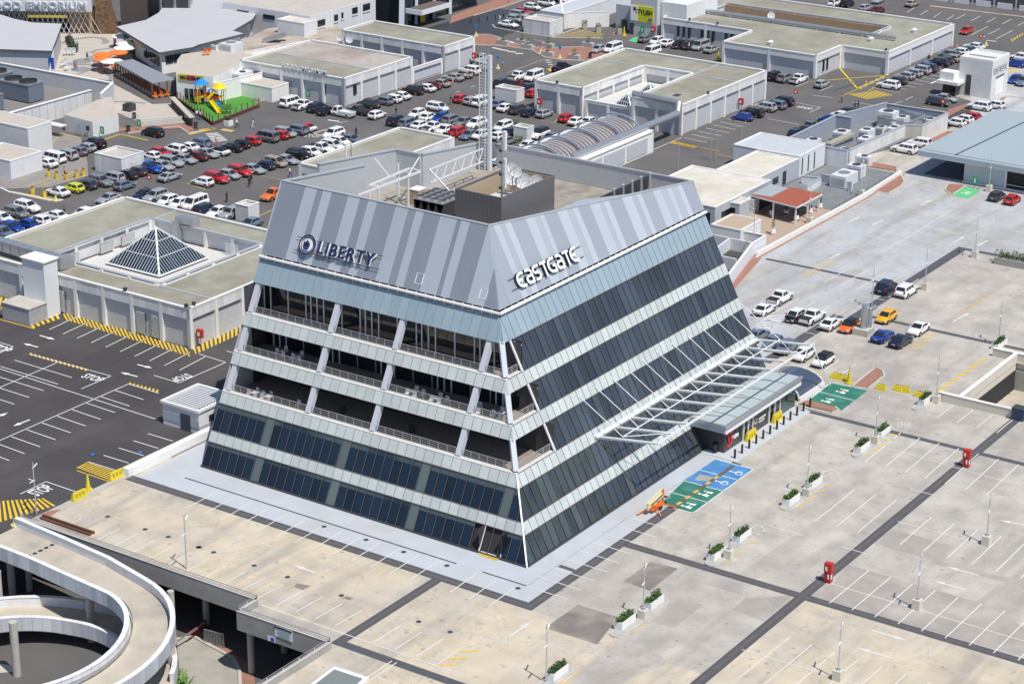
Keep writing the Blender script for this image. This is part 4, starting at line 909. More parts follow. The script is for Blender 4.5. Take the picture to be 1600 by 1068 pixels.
for x0, x1 in ((41.9,44.1),(48.3,51.0)):
    for x in (x0, (x0+x1)/2, x1): mb = MB(); mb.box(x-.09,x+.09,-2.6,-2.42,0,3.05,METW); mb.build('door_post', pv)
    mb = MB(); mb.box(x0,x1,-2.48,-2.455,.1,2.9,GLASSD); mb.build('door', pv)
for x in (39.8,41.0): mb = MB(); mb.box(x,x+.28,-2.48,-2.455,.9,2.3,BLACK); mb.build('window_slot', pv)
mb = MB(); mb.box(51.4,55.05,-2.52,-2.45,.1,3.0,mat('green_glass', (.03,.075,.07), .05, spec=.9)); mb.box(54.98,55.1,-2.5,1.,0,3.1,METW); mb.build('corner_glass', pv)
REDS = mat('red_sign', (.62,.02,.025), .4)
ax = thing('active_sign', 'red script and white active lettering on the near end of the pavilion front', 'sign', (39,-2.6,1.6))
def wall_text(root, txt, size, org, m_, ext=.04, bold=.0, sx=1., face='R', ydir=(0,0,1)):
    me = text_mesh(txt, size, ext, m_, bold, sx); o = bpy.data.objects.new('letters', me); COL.objects.link(o); o.parent = root
    place_mat(o, org, (1,0,0) if face == 'R' else (0,-1,0), ydir); return o
wall_text(ax, 'active', .95, (39.8,-2.52,1.45), METW, bold=.03, sx=.8)
stroke_letters(ax, [(1.0,[[(0,.9),(.25,.1),(.55,1.15)],[(.3,.75),(.9,.95)],[(.6,1.1),(.55,-.1),(.75,.3),(.95,.15)],[(-.1,.05),(.3,-.2),(.2,.4)]])], (37.9,-2.52,.95), Vector((1,0,0)), Vector((0,0,1)), Vector((0,-1,0)), 1.6, .2, REDS, REDS, .03, .08)
cs = thing('circle_sign', 'white ring logo with two lines of lettering between the pavilion doors', 'sign', (46,-2.6,1.6))
wall_text(cs, 'eastgate', .52, (46.5,-2.52,1.62), METW, bold=.01); wall_text(cs, 'office park', .34, (46.4,-2.52,1.15), METW)
mb = MB(); rp = [(44.9+.34*math.cos(t*.6), 1.55+.34*math.sin(t*.6)) for t in range(11)]
for i in range(10): mb.beam((rp[i][0],-2.52,rp[i][1]),(rp[i+1][0],-2.52,rp[i+1][1]),.09,.04,METW,up=(0,1,0))
mb.build('ring', cs)
# paving in front of the pavilion
m = MB(); m.box(36.0,54.6,-4.9,-2.45,.0,.09,mat('pavement_pale', (.50,.52,.55), .8, var=.05)); m.box(36.1,37.5,-2.45,3.3,.0,.085,mat('pavement_pale', (0,0,0))); struct(m, 'pavilion_pavement')
# glass hood at the far end of the pavilion
gh = thing('glass_hood', 'curved bluish glass hood with white frame behind the entrance pavilion', 'glass roof', (60,1,0))
mb = MB(); pr_ = [(3.1*math.cos(t*math.pi/8), 1.75*math.sin(t*math.pi/8)) for t in range(9)]
GLB = mat('hood_glass', (.06,.075,.11), .06, spec=.9)
for i in range(8): mb.quad((56.8,.9+pr_[i][0],pr_[i][1]+.3),(63.2,.9+pr_[i][0],pr_[i][1]*.8+.3),(63.2,.9+pr_[i+1][0],pr_[i+1][1]*.8+.3),(56.8,.9+pr_[i+1][0],pr_[i+1][1]+.3),GLB)
mb.add([(63.2,.9+y,z*.8+.3) for y,z in pr_],[tuple(range(9))],GLB); mb.build('glazing', gh)
mb = MB()
for x, s_ in ((56.8,1.),(63.25,.8)):
    for i in range(8): mb.beam((x,.9+pr_[i][0],pr_[i][1]*s_+.32),(x,.9+pr_[i+1][0],pr_[i+1][1]*s_+.32),.16,.16,METW)
mb.box(56.7,63.4,-2.4,-2.15,0,.5,METW); mb.box(56.7,63.4,3.95,4.2,0,.5,METW); mb.box(63.1,63.4,-2.15,3.95,0,.45,METW); mb.beam((58.3,-2.9,6.9),(62.9,-3.4,.4),.1,.1,METW); mb.build('frame', gh)

# ---------------- grey shop blocks with gravel roofs ----------------
def bayed_wall(root, p, q, H, out, base=0., fas=1.45, pil=5.1, wm=None, fine=True, fw=1.3, pilz=None, coping=True, inner=False):
    """one straight facade: blockwork panels, pilasters, fascia panels, coping"""
    p = Vector(p); q = Vector(q); d = q-p; L = d.length; d.normalize(); o = Vector(out); ang = math.atan2(d.y, d.x)
    n = max(1, round(L/pil)); bl = L/n; wm = wm or WALLP
    key = ('bay', round(bl,2), round(H-base,2), wm.name, fas)
    mk = lambda dx, dy, dz, m_: (lambda b: b.mesh('panel'))(MB().cbox((0,0,0),(dx,dy,dz),m_))
    if key not in cache: cache[key] = mk(bl-.5, .3, H-base-fas*.55, wm)
    if ('pil',H-base) not in cache: cache[('pil',H-base)] = mk(.55,.55,H-base,WHITE)
    for k in range(n):
        c = p+d*(bl*(k+.5))-o*.52; put(cache[key], 'wall_panel', root, (c.x,c.y,base+(H-base-fas*.55)/2), ang)
    for k in range(n+1):
        c = p+d*(bl*k); c = c-o*.28
        if k == 0: c = c+d*.28
        if k == n: c = c-d*.28
        put(cache[('pil',H-base)], 'pilaster', root, (c.x,c.y,(H+base)/2), ang)
    nf = max(1, round(L/fw)) if fine else n; fl = (L-.02)/nf; kf = ('fas',round(fl,3),fas)
    if kf not in cache: cache[kf] = mk(fl-.035,.14,fas,FASC)
    for k in range(nf):
        c = p+d*(fl*(k+.5)+.01)-o*.10; put(cache[kf], 'fascia_panel', root, (c.x,c.y,H-fas/2-.02), ang)
    mb = MB(); a = p-o*.2; b = q-o*.2; mb.beam((a.x,a.y,H+.06),(b.x,b.y,H+.06),.44,.14,COPE if not inner else COPEB); mb.build('coping', root)
def shed(label, poly, H, court=None, low=None, seams=(), roofm=None, cfloor=0., wm=None, skip=(), nobay=(), name='shop_building', cat='building', fine=True, pil=5.1, fas=1.45, parapet=.28):
    n = len(poly); cx_ = sum(p[0] for p in poly)/n; cy_ = sum(p[1] for p in poly)/n
    root = thing(name, label, cat, (cx_,cy_,0)); area = sum(poly[i][0]*poly[(i+1)%n][1]-poly[(i+1)%n][0]*poly[i][1] for i in range(n))
    if area < 0: poly = poly[::-1]
    holes = [court] if court else []
    mb = MB(); mb.flat([(p[0],p[1]) for p in poly], H-parapet, roofm or GRAV, holes=holes) ; mb.build('roof', root)
    low = low or {}
    for i in range(n):
        p, q = poly[i], poly[(i+1)%n]; d = Vector((q[0]-p[0],q[1]-p[1])); L = d.length; d.normalize(); o = (d.y,-d.x)
        if i in skip: continue
        vis = o[0] < -.3 or o[1] < -.3
        if i in low: bayed_wall(root, p, q, low[i], o, fas=.5, fine=False, wm=wm); continue
        if vis: bayed_wall(root, p, q, H, o, wm=wm, fine=fine, pil=pil, fas=fas)
        else:
            mb = MB(); e = Vector(o)*.3; mb.hexa([(p[0],p[1],0),(q[0],q[1],0),(q[0]-e.x,q[1]-e.y,0),(p[0]-e.x,p[1]-e.y,0),(p[0],p[1],H),(q[0],q[1],H),(q[0]-e.x,q[1]-e.y,H),(p[0]-e.x,p[1]-e.y,H)], WHITE); mb.build('wall', root)
            mb = MB(); mb.beam((p[0]-e.x*.5,p[1]-e.y*.5,H+.06),(q[0]-e.x*.5,q[1]-e.y*.5,H+.06),.44,.14,COPE); mb.build('coping', root)
    if court:
        mb = MB(); mb.flat(court, cfloor+.01, SLABL); mb.build('court_floor', root)
        m_ = len(court); ar = sum(court[i][0]*court[(i+1)%m_][1]-court[(i+1)%m_][0]*court[i][1] for i in range(m_)); ct = court if ar > 0 else court[::-1]
        for i in range(m_):
            p, q = ct[i], ct[(i+1)%m_]; d = Vector((q[0]-p[0],q[1]-p[1])).normalized(); o = (-d.y,d.x)
            bayed_wall(root, q, p, H, o, base=cfloor, fas=.35, fine=False, inner=True, wm=mat('court_wall', (.66,.67,.69), .7, var=.04))
    for a_, b_ in seams: mb = MB(); mb.beam((*a_,H-parapet+.06),(*b_,H-parapet+.06),.35,.10,COPEB); mb.build('roof_seam', root)
    return root
def pyramid(label, x0, y0, w_, z0, z1, n, group=None):
    root = thing('pyramid_skylight', label, 'skylight', (x0+w_/2,y0+w_/2,z0), group); ap = Vector((x0+w_/2,y0+w_/2,z1)); cs_ = [Vector((x0,y0,z0)),Vector((x0+w_,y0,z0)),Vector((x0+w_,y0+w_,z0)),Vector((x0,y0+w_,z0))]
    for i in range(4):
        a, b = cs_[i], cs_[(i+1)%4]; N = (b-a).cross(ap-a).normalized()
        for k in range(n):
            t0, t1 = k/n+.004, (k+1)/n-.004; tm = (t0+t1)/2; f0 = 1-abs(2*t0-1); f1 = 1-abs(2*t1-1)
            e = a.lerp(b,.5)
            up_v = (ap-e)
            P = [a.lerp(b,t0), a.lerp(b,t1), a.lerp(b,t1)+up_v*f1*.985, a.lerp(b,t0)+up_v*f0*.985]
            mb = MB(); mb.add([p+N*.02 for p in P]+[p-N*.05 for p in P], [(0,1,2,3),(7,6,5,4),(0,4,5,1),(1,5,6,2),(2,6,7,3),(3,7,4,0)], GL1S); mb.build('glass_strip', root)
        mb = MB()
        for k in range(1,n):
            t = k/n; f = 1-abs(2*t-1); mb.beam(a.lerp(b,t)+N*.06, a.lerp(b,t)+(ap-a.lerp(b,.5))*f+N*.06, .042,.05,METW,up=N)
        for f in (.36,.70): mb.beam(a.lerp(ap,f)+N*.08, b.lerp(ap,f)+N*.08, .07,.07,METW,up=N)
        mb.beam(a+N*.05,b+N*.05,.2,.15,METW,up=N); mb.build('glazing_bars', root)
        mb = MB(); mb.beam(a, ap, .24 if n > 8 else .2,.26,METW); mb.build('hip_rib', root)
    return root
GL1S = mat('skylight_glass', (.012,.028,.05), .05, spec=.8, rand=.3)
B1 = shed('low white shop block with gravel roof round a sunken court, left of the tower', [(27.2,70.5),(58.6,70.5),(58.6,111.6),(27.2,111.6)], 5.5, court=[(32.6,80.6),(53,80.6),(53,101),(32.6,101)], cfloor=3.0, seams=(((27.5,80.3),(32.6,80.3)),((53.2,101.2),(53.2,111.3)),((32.4,76),(32.4,80.4))), fw=1.3) if 0 else shed('low white shop block with gravel roof round a sunken court, left of the tower', [(27.2,70.5),(58.6,70.5),(58.6,111.6),(27.2,111.6)], 5.5, court=[(32.6,80.6),(53,80.6),(53,101),(32.6,101)], cfloor=3.0, seams=(((32.4,70.8),(32.4,80.4)),((53.2,101.2),(58.3,101.2))))
pyramid('large white ribbed glass pyramid skylight in the sunken court left of the tower', 39.3, 87.0, 10.0, 3.3, 8.1, 20)
def louvre(root, x0, x1, y0, y1, z0, z1, horizontal=True):
    mb = MB(); z = z0
    while z < z1: mb.box(x0,x1,y0,y1,z,z+.07,METW); z += .16
    mb.build('louvre_slats', root); mb = MB(); mb.box(x0+.04,x1+.04 if x1-x0 < y1-y0 else x1,y0,y1,z0,z1,METD); mb.build('louvre_back', root)
for y in (78.6,76.0,93.2): louvre(B1, 27.28, 27.36, y, y+1.4, .3, 3.2)
for y in (88,93.5): louvre(B1, 52.3, 52.4, y, y+2.6, 3.3, 4.6) if 0 else None
for x in (34.6,41.5,45.8): mb = MB(); mb.box(x,x+2.8,100.2,100.3,3.4,4.7,METD); mb.build('louvre_back', B1)
mb = MB()
for x in (34.6,41.5,45.8):
    for k in range(8): mb.box(x,x+2.8,100.1,100.25,3.45+.16*k,3.52+.16*k,METW)
for k in range(12): mb.box(52.25,52.3,84.0,86.4,3.1+.15*k,3.17+.15*k,METW)
mb.build('louvre_slats', B1)
# bent air duct, service tower and box on the left block
dk = thing('bent_air_duct', 'short bent white air duct over the rim of the sunken court', 'air duct', (53,96,5)); mb = MB(); mb.cbox((52.6,95.8,4.6),(.9,.9,3.2),METG); mb.cbox((53.4,94.6,6.4),(1.4,3.0,.9),METG); mb.cbox((53.4,93.0,6.2),(1.5,.5,1.4),METG); mb.build('duct', dk)
ld = thing('long_roof_duct', 'long boxy grey metal duct along the left end of the gravel roof', 'air duct', (30,106,5.5))
D0, D1 = (29.06,96.06), (29.75,109.57)
for k in range(8):
    a_ = Vector(D0).lerp(Vector(D1),k/8); b_ = Vector(D0).lerp(Vector(D1),(k+1)/8-.01); mb = MB(); mb.beam((*a_,6.7),(*b_,6.7),1.5,1.5,METG); mb.build('duct_section', ld)
mb = MB(); mb.beam((*D0,6.3),(D0[0]+2.5,D0[1]-.2,6.0),1.5,1.7,METG); mb.build('duct_elbow', ld)
st = thing('service_tower', 'white windowless stair tower standing against the left shop block', 'service tower', (26.6,95.7,0))
mb = MB(); mb.box(24.6,27.1,93.9,98.0,0,7.9,mat('rendered_tower', (.70,.72,.74), .8, tx=lines_tx('Z', .35,.03,(.55,.56,.58),.5))); mb.build('wall', st); mb = MB(); mb.box(24.4,27.3,93.7,98.2,7.9,8.05,WHITE); mb.build('roof', st)
sb = thing('concrete_plinth_box', 'grey concrete box at the foot of the white stair tower', 'box', (23,97,0)); mb = MB(); mb.box(21.3,24.6,93.8,98.9,0,2.3,mat('grey_block', (.38,.38,.40), .85, var=.08, scale=2)); mb.build('wall', sb); mb = MB(); mb.box(21.2,24.65,93.7,99.0,2.3,2.4,CONC); mb.build('roof', sb)
shed('gravel roofed white shop block directly behind the tower crown', [(88.4,91.4),(115.2,91.4),(115.2,102.6),(88.4,102.6)], 5.2)
B3 = shed('long white FOOD EMPORIUM shop block with half gravel half brown roof', [(135.8,130.8),(156.8,130.8),(156.8,155.5),(135.8,155.5)], 5.2, seams=(((145.2,131.2),(145.2,155.2)),), )
mb = MB(); mb.flat([(145.5,131.1),(156.5,131.1),(156.5,155.2),(145.5,155.2)], 4.94, GRAV2); mb.build('brown_roof', B3)
for p_, f_ in (((138.9,130.98),'R'),((136.0,137.3),'L')):
    mb = MB()
    if f_ == 'R': mb.box(p_[0],p_[0]+.9,130.98,131.12,1.6,3.4,BLACK)
    else: mb.box(136.0,136.12,p_[1]-2,p_[1]-1.1,1.6,3.4,BLACK)
    mb.build('window', B3)
fe = thing('food_emporium_letters', 'pale FOOD EMPORIUM letters standing on the roof edge of the middle shop block', 'sign', (135.7,142,5.3))
for kx, (x_, m_) in enumerate(((135.72,SIGNW),(135.80,METG))):
    me = text_mesh('FOOD EMPORIUM', 1.15, .06, m_, .02, 1.05, space=1.1); o = bpy.data.objects.new('letters', me); COL.objects.link(o); o.parent = fe; place_mat(o, (x_, (137.11,140.06)[1]-kx*.12, 5.75-kx*.1), (0,-1,0), (0,0,1))
shed('gravel roofed white shop block with an open service yard at its left', [(167,131),(177.6,131),(177.6,156),(167,156)], 5.2)
yd = thing('yard_wall', 'low white yard wall between two shop blocks', 'wall', (162,131,0)); bayed_wall(yd,(157,131),(166.8,131),2.9,(0,-1),fas=.5,fine=False,pil=10); mb = MB(); mb.flat([(157,131.3),(167,131.3),(167,155),(157,155)],.3,ASPH2); mb.build('yard_floor', yd)
for k,(x_,y_,z_) in enumerate((165.13,152.51)+(4.5,),) if 0 else (): pass
B4 = shed('large white shop block with five gravel roof fields and a notch open towards the tower', [(154.6,70.9),(186,70.9),(186,101.7),(154.6,101.7),(154.6,91.4),(176,91.4),(176,81.1),(154.6,81.1)], 5.4, seams=(((155,81.0),(176,81.0)),((165,91.5),(176,91.5)),((176.1,71.3),(176.1,81)),((176.1,91.5),(176.1,101.4)),((176.1,86),(185.8,86)) if 0 else ((176.1,81),(185.8,81))))
lw = thing('court_front_wall', 'low grey wall with door closing the notch of the large shop block', 'wall', (155,86,0)); bayed_wall(lw,(155.0,91.2),(155.0,81.3),3.3,(-1,0),fas=.45,fine=False,pil=5)
mb = MB(); mb.flat([(155.3,81.2),(176,81.2),(176,91.3),(155.3,91.3)], 2.4, SLABL); mb.build('court_floor', lw); mb = MB(); mb.box(154.9,154.98,84.2,85.6,0,2.1,mat('door_grey', (.45,.5,.56), .6)); mb.build('door', lw)
pyramid('small glass pyramid tip just behind the low court wall of the large shop block', 156.2, 82.2, 3.6, 2.9, 4.9, 8, 'small pyramid skylights in the notch'); pyramid('small glass pyramid tip deeper in the court, partly hidden by the gravel roof', 163.8, 82.2, 3.6, 3.1, 5.2, 8, 'small pyramid skylights in the notch')
B5 = shed('long gravel roofed shop block at top right with a brown sunken court', [(216.2,60.4),(247.3,60.2),(247.3,112),(217.4,112),(217.4,91.1),(205.5,91.1),(205.5,70.5),(216.2,70.4)], 4.5, court=[(228.2,70.4),(237.8,70.4),(237.8,108),(228.2,108)], cfloor=2.2, wm=WALLV, pil=10.2, fas=1.2, fine=False)
mb = MB(); mb.box(237.0,237.6,70.6,107.8,2.2,4.3,mat('brown_court_wall', (.27,.19,.12), .8, var=.1, scale=1.5)); mb.build('court_back_wall', B5)
pp = thing('roof_pipe', 'long silver pipe along the edge of the brown sunken court', 'pipe', (228,90,4.6)); mb = MB(); mb.tube((227.2,64,4.9),(227.2,110,4.9),.35,METG,10)
for k in range(9): mb.box(227.0,227.4,66+k*5,66.3+k*5,4.2,4.7,METW)
mb.build('pipe', pp)
for k in range(3): 
    for g in range(3): mb = MB(); mb.box(217.5+.0,217.62,94+k*5.6+g*1.3,94.5+k*5.6+g*1.3,1.0,3.2,BLACK); mb.build('window', B5)
for x in (209.0,210.6): mb = MB(); mb.box(x,x+.5,70.62,70.78,.8,3.0,BLACK); mb.build('window', B5)
fr_ = bpy.data.objects.new('roof_frame', None) if 0 else None
# big duct from the large block down over the vault
bd = thing('silver_air_duct', 'long silver air duct running from the large shop block over the vaulted arcade', 'air duct', (150,70,4))
dp = [(*(155.30,81.25),5.9),(*(154.38,71.50),5.9),(*(153.08,70.85),4.4),(*(119.76,71.33),4.2)]
for k in range(3): mb = MB(); mb.tube(dp[k],dp[k+1],.55 if k < 2 else .6,METG,12); mb.build('duct_section', bd)
va = thing('vaulted_arcade', 'long barrel vaulted glazed arcade roof with arched blue grey ribs beside the tower', 'arcade roof', (128,74,0))
VX0, VX1, VY, VR, VZ = 104.5, 140.5, 75.4, 4.0, 3.6
VG = mat('bronze_glazing', (.20,.165,.155), .18, spec=.8, rand=.1, var=.1); nv = 36; seg = 8
for k in range(nv):
    x0 = VX0+(VX1-VX0)*k/nv; x1 = VX0+(VX1-VX0)*(k+1)/nv; mb = MB()
    for i in range(seg):
        a0 = math.pi*i/seg; a1 = math.pi*(i+1)/seg; P = [(VY+VR*math.cos(a0),VZ+.55*VR*math.sin(a0)),(VY+VR*math.cos(a1),VZ+.55*VR*math.sin(a1))]
        mb.quad((x0+.06,P[0][0],P[0][1]),(x1-.06,P[0][0],P[0][1]),(x1-.06,P[1][0],P[1][1]),(x0+.06,P[1][0],P[1][1]),VG)
    mb.build('glazing_panel', va)
for k in range(nv+1):
    big = k % 6 == 0; x = VX0+(VX1-VX0)*k/nv; mb = MB(); R_ = VR+(.55 if big else .02)
    for i in range(12):
        a0 = math.pi*i/12; a1 = math.pi*(i+1)/12; mb.beam((x,VY+R_*math.cos(a0),VZ+.55*R_*math.sin(a0)+(.15 if big else 0)),(x,VY+R_*math.cos(a1),VZ+.55*R_*math.sin(a1)+(.15 if big else 0)),.30 if big else .10,.25 if big else .08,mat('rib_blue_grey',(.30,.35,.42),.5) if big else METW,up=(0,0,1))
    mb.build('arched_rib' if big else 'glazing_bar', va)
mb = MB(); mb.box(102,141.5,69.9,71.3,0,3.6,WHITE); mb.box(102,142.6,69.6,69.9,0,3.3,WHITE); mb.box(102,142.7,69.5,71.4,3.6,3.75,COPE); mb.box(142.2,142.7,69.5,72,0,3.9,WHITE); mb.build('side_wall', va)
for k in range(5): mb = MB(); mb.box(105+k*7.3,111.5+k*7.3,69.5,69.6,.4,3.0,WALLP); mb.build('wall_panel', va)
mb = MB(); mb.box(102,141,71.3,80.2,2.9,3.3,SLABL); mb.box(102,141,79.8,82,0,3.7,COPE); mb.build('roof', va)
# ---------------- white rooftop kiosks ----------------
def kiosk(label, x0, x1, y0, y1, H, name='kiosk', cat='kiosk', m_=None, door=None, strips=True, z0=0.):
    root = thing(name, label, cat, ((x0+x1)/2,(y0+y1)/2,z0)); m_ = m_ or mat('kiosk_panel', (.70,.70,.69), .7, rand=.10)
    nx = max(1,round((x1-x0)/.75)); ny = max(1,round((y1-y0)/.75))
    if not strips: nx = ny = 1
    for k in range(nx): a = x0+(x1-x0)*k/nx; b = x0+(x1-x0)*(k+1)/nx; mb = MB(); mb.box(a+.012,b-.012,y0,y0+.1,z0,z0+H,m_); mb.build('wall_panel', root)
    for k in range(ny): a = y0+.1+(y1-y0-.1)*k/ny; b = y0+.1+(y1-y0-.1)*(k+1)/ny; mb = MB(); mb.box(x0,x0+.1,a+.012,b-.012,z0,z0+H,m_); mb.build('wall_panel', root)
    mb = MB(); mb.box(x0+.1,x1,y0+.1,y1,z0,z0+H-.35,WHITE); mb.box(x0+.1,x1,y1-.15,y1,z0+H-.35,z0+H,WHITE); mb.box(x1-.15,x1,y0+.1,y1-.15,z0+H-.35,z0+H,WHITE); mb.build('core', root)
    mb = MB(); mb.box(x0+.1,x1-.15,y0+.1,y1-.15,z0+H-.34,z0+H-.3,CONC)
    mb.box(x0-.05,x1+.05,y0-.05,y0+.2,z0+H,z0+H+.08,WHITE); mb.box(x0-.05,x1+.05,y1-.2,y1+.05,z0+H,z0+H+.08,WHITE); mb.box(x0-.05,x0+.2,y0+.2,y1-.2,z0+H,z0+H+.08,WHITE); mb.box(x1-.2,x1+.05,y0+.2,y1-.2,z0+H,z0+H+.08,WHITE); mb.build('parapet', root)
    if door: mb = MB(); mb.box(*door,mat('door_panel_pale',(.60,.61,.63),.6)); mb.build('door', root)
    return root
K1 = (78.13,134.88); kx, ky = (77.15,135.56)
kiosk('free standing white panelled lift kiosk between the parked cars at left', 79.6,84.9,132.5,138.5,3.0, door=(81.6,82.6,132.44,132.5,0.,1.9))
kx, ky = (205.65,131.76); kiosk('small white panelled lift kiosk on the hatched island at top centre', kx,kx+5,ky,ky+6.5,3.0, door=(kx+1.7,kx+2.7,ky-.06,ky,.2,2.)); 
kx, ky = (72.59,99.60); kiosk('small white ventilation kiosk beside the parked cars behind the left shop block', kx,kx+2.6,ky,ky+2.6,2.6, strips=False)
kx, ky = (156.61,106.98); kiosk('pale grey plant kiosk among the cars, left of the large shop block', kx,kx+2.6,ky,ky+4.8,2.3, strips=False)
kx, ky = (135.45,90.54); kiosk('short white kiosk beside the green shrub near the vaulted arcade', kx,kx+2.2,ky,ky+2.8,2.4, strips=False)
# kiosk by the tower with louvred roof
lk = thing('louvred_kiosk', 'white and grey banded kiosk with louvred roof at the left foot of the tower', 'kiosk', (8.5,56,0)); LKW = mat('pale_render', (.72,.71,.69), .8); LKG = mat('grey_render', (.44,.47,.52), .8)
KX0, KX1, KY0, KY1, KH = 6.8, 13.2, 50.9, 56.6, 2.75
mb = MB(); mb.box(KX0,KX1,KY0,KY1,0,KH,LKW); mb.build('wall', lk); mb = MB(); mb.box(KX0-.06,KX0,KY0,KY1,.7,1.8,LKG); mb.box(KX0,KX1,KY0-.06,KY0,0,1.0,LKG); mb.build('grey_band', lk)
mb = MB(); mb.box(KX0-.12,KX0-.06,52.2,53.7,0,2.1,mat('dark_door',(.06,.075,.09),.5)); mb.build('door', lk); mb = MB(); mb.box(8.5,9.3,KY0-.12,KY0-.06,1.1,1.9,GLASSD); mb.build('window', lk)
mb = MB(); mb.box(KX0-.2,KX1+.1,KY0-.2,KY0+.2,KH,KH+.3,WHITE); mb.box(KX0-.2,KX1+.1,KY1-.2,KY1+.2,KH,KH+.3,WHITE); mb.box(KX0-.2,KX0+.2,KY0+.2,KY1-.2,KH,KH+.3,WHITE); mb.box(KX1-.3,KX1+.1,KY0+.2,KY1-.2,KH,KH+.3,WHITE); mb.build('roof_rim', lk)
for k in range(13): mb = MB(); mb.box(KX0+.5+k*.43,KX0+.72+k*.43,KY0+.5,KY1-.4,KH+.18,KH+.24,METW); mb.build('louvre_slat', lk)
mb = MB(); mb.box(KX0+.2,KX1-.3,KY0+.2,KY1-.2,KH,KH+.02,mat('louvre_void',(.05,.08,.12),.6)); mb.build('roof_void', lk)
# parapet walls by the tower
wl = thing('white_parapet_wall', 'long white parapet wall between the dark car park and the tower apron', 'wall', (0,50.5,0))
mb = MB(); mb.box(-7.0,6.9,49.2,50.0,0,1.0,WHITE); mb.box(-7.0,6.9,50.0,50.3,0,.9,CONC); mb.box(6.9,20,49.6,50.0,0,1.0,WHITE); mb.build('wall', wl)
# EASTGATE lift tower
et = thing('lift_tower', 'tall pale concrete lift tower with dark EASTGATE lettering near the right edge', 'lift tower', (214,40,0)); ETM = mat('lift_tower_block', (.66,.655,.64), .8, var=.05, tx=lines_tx('Z', .8,.05,(.52,.52,.52),.6))
mb = MB(); mb.box(210.6,218.6,36.9,43.4,0,6.9,ETM); mb.build('wall', et)
mb = MB(); mb.box(210.6,218.6,36.9,37.2,6.9,7.3,WHITE); mb.box(210.6,218.6,43.1,43.4,6.9,7.3,WHITE); mb.box(210.6,210.9,37.2,43.1,6.9,7.3,WHITE); mb.box(218.3,218.6,37.2,43.1,6.9,7.3,WHITE); mb.box(214,214.3,37.2,43.1,6.9,7.1,CONCD); mb.build('parapet', et)
mb = MB(); mb.box(208.2,210.6,43.4,46.2,2.7,4.5,WHITE); mb.box(207.6,210.6,42.2,46.4,2.3,2.9,WHITE); mb.box(208.6,210.55,43.0,45.6,0,2.3,GLASSD); mb.build('annex', et)
mb = MB(); mb.box(210.54,210.6,40.9,41.9,.2,4.0,METD); mb.build('window_slot', et); mb = MB(); mb.box(212.8,216.4,36.84,36.9,.2,3.6,WHITE); mb.box(212.7,216.5,36.7,36.9,3.6,3.75,METD); mb.build('door', et)
es = thing('eastgate_small_sign', 'dark edged EASTGATE lettering high on the pale lift tower', 'sign', (214.6,36.7,5.6)); stroke_letters(es, EGL, (211.4,36.86,4.7), Vector((1,0,0)), Vector((0,0,1)), Vector((0,-1,0)), .86, .13, SIGNW, EBK, .06, .14, gap=.06)

# ---------------- terrace, plant yard and low buildings on the right ----------------
def walls(name, label, cat, segs, H, m_, th=.25, z0=0., cope=None, nm='wall'):
    c = segs[0][0]; root = thing(name, label, cat, (c[0],c[1],z0))
    for p, q in segs:
        mb = MB(); mb.beam((*p,z0+H/2),(*q,z0+H/2),th,H,m_); mb.build(nm, root)
        if cope: mb = MB(); mb.beam((*p,z0+H+.04),(*q,z0+H+.04),th+.12,.09,cope); mb.build('coping', root)
    return root
LBW = mat('low_block_white', (.70,.715,.73), .75, var=.04, streak=((1,1,.2),(.58,.57,.56),.4)); LBG = mat('low_block_grey', (.42,.45,.49), .8, var=.05)
CRF = mat('stained_cream_roof', (.62,.58,.49), .85, var=.08, scale=.4, col2=(.50,.42,.31), c2scale=.12, c2lo=.55, c2hi=.75, streak=((.2,.2,.2),(.70,.69,.66),.6,.45))
GRF = mat('grey_terrace_roof', (.20,.21,.22), .85, var=.12, scale=.5, grain=.15); BLR = mat('pale_blue_roof', (.50,.53,.56), .7, var=.05)
def block(name, label, cat, x0, x1, y0, y1, H, wm, rm, wins=(), z0=0.):
    root = thing(name, label, cat, ((x0+x1)/2,(y0+y1)/2,z0)); mb = MB(); mb.box(x0,x1,y0,y1,z0,H,wm); mb.build('wall', root)
    mb = MB(); mb.box(x0+.2,x1-.2,y0+.2,y1-.2,H,H+.02,rm); mb.build('roof', root)
    mb = MB(); mb.box(x0-.05,x1+.05,y0-.05,y0+.2,H,H+.18,WHITE); mb.box(x0-.05,x1+.05,y1-.2,y1+.05,H,H+.18,WHITE); mb.box(x0-.05,x0+.2,y0+.2,y1-.2,H,H+.18,WHITE); mb.box(x1-.2,x1+.05,y0+.2,y1-.2,H,H+.18,WHITE); mb.build('parapet', root)
    for (f,u,z,w_,h_) in wins:
        mb = MB()
        if f == 'R': mb.box(u,u+w_,y0-.05,y0+.02,z,z+h_,GLASSD)
        else: mb.box(x0-.05,x0+.02,u,u+w_,z,z+h_,GLASSD)
        mb.build('window', root)
    return root
block('low_building','low building with large stained cream flat roof right behind the tower','building',111.5,129.3,40.2,54.4,3.3,LBG,CRF,(('R',113.5,1.2,4,.9),('R',119,1.2,3,.9),('L',41,.2,1.4,2.2)))
block('low_building','narrower cream roofed wing with windows facing the terrace','building',129.5,143.0,42.2,50.0,3.3,LBG,CRF,(('R',131,1.0,2,1.1),('R',134,1.0,2,1.1),('R',137.5,.2,1.2,2.2)))
block('low_building','pale flat roofed building with slit windows beside the plant yard','building',143.2,152.6,42.2,54.4,3.6,LBW,BLR,(('R',144.2,.4,.35,2.8),('R',146.4,.4,.35,2.8),('R',148.6,.4,.35,2.8),('L',50,1.4,1.6,1.1)))
m = MB(); m.box(125.2,149.8,30.2,41.9,.0,.06,GRF) if 0 else None
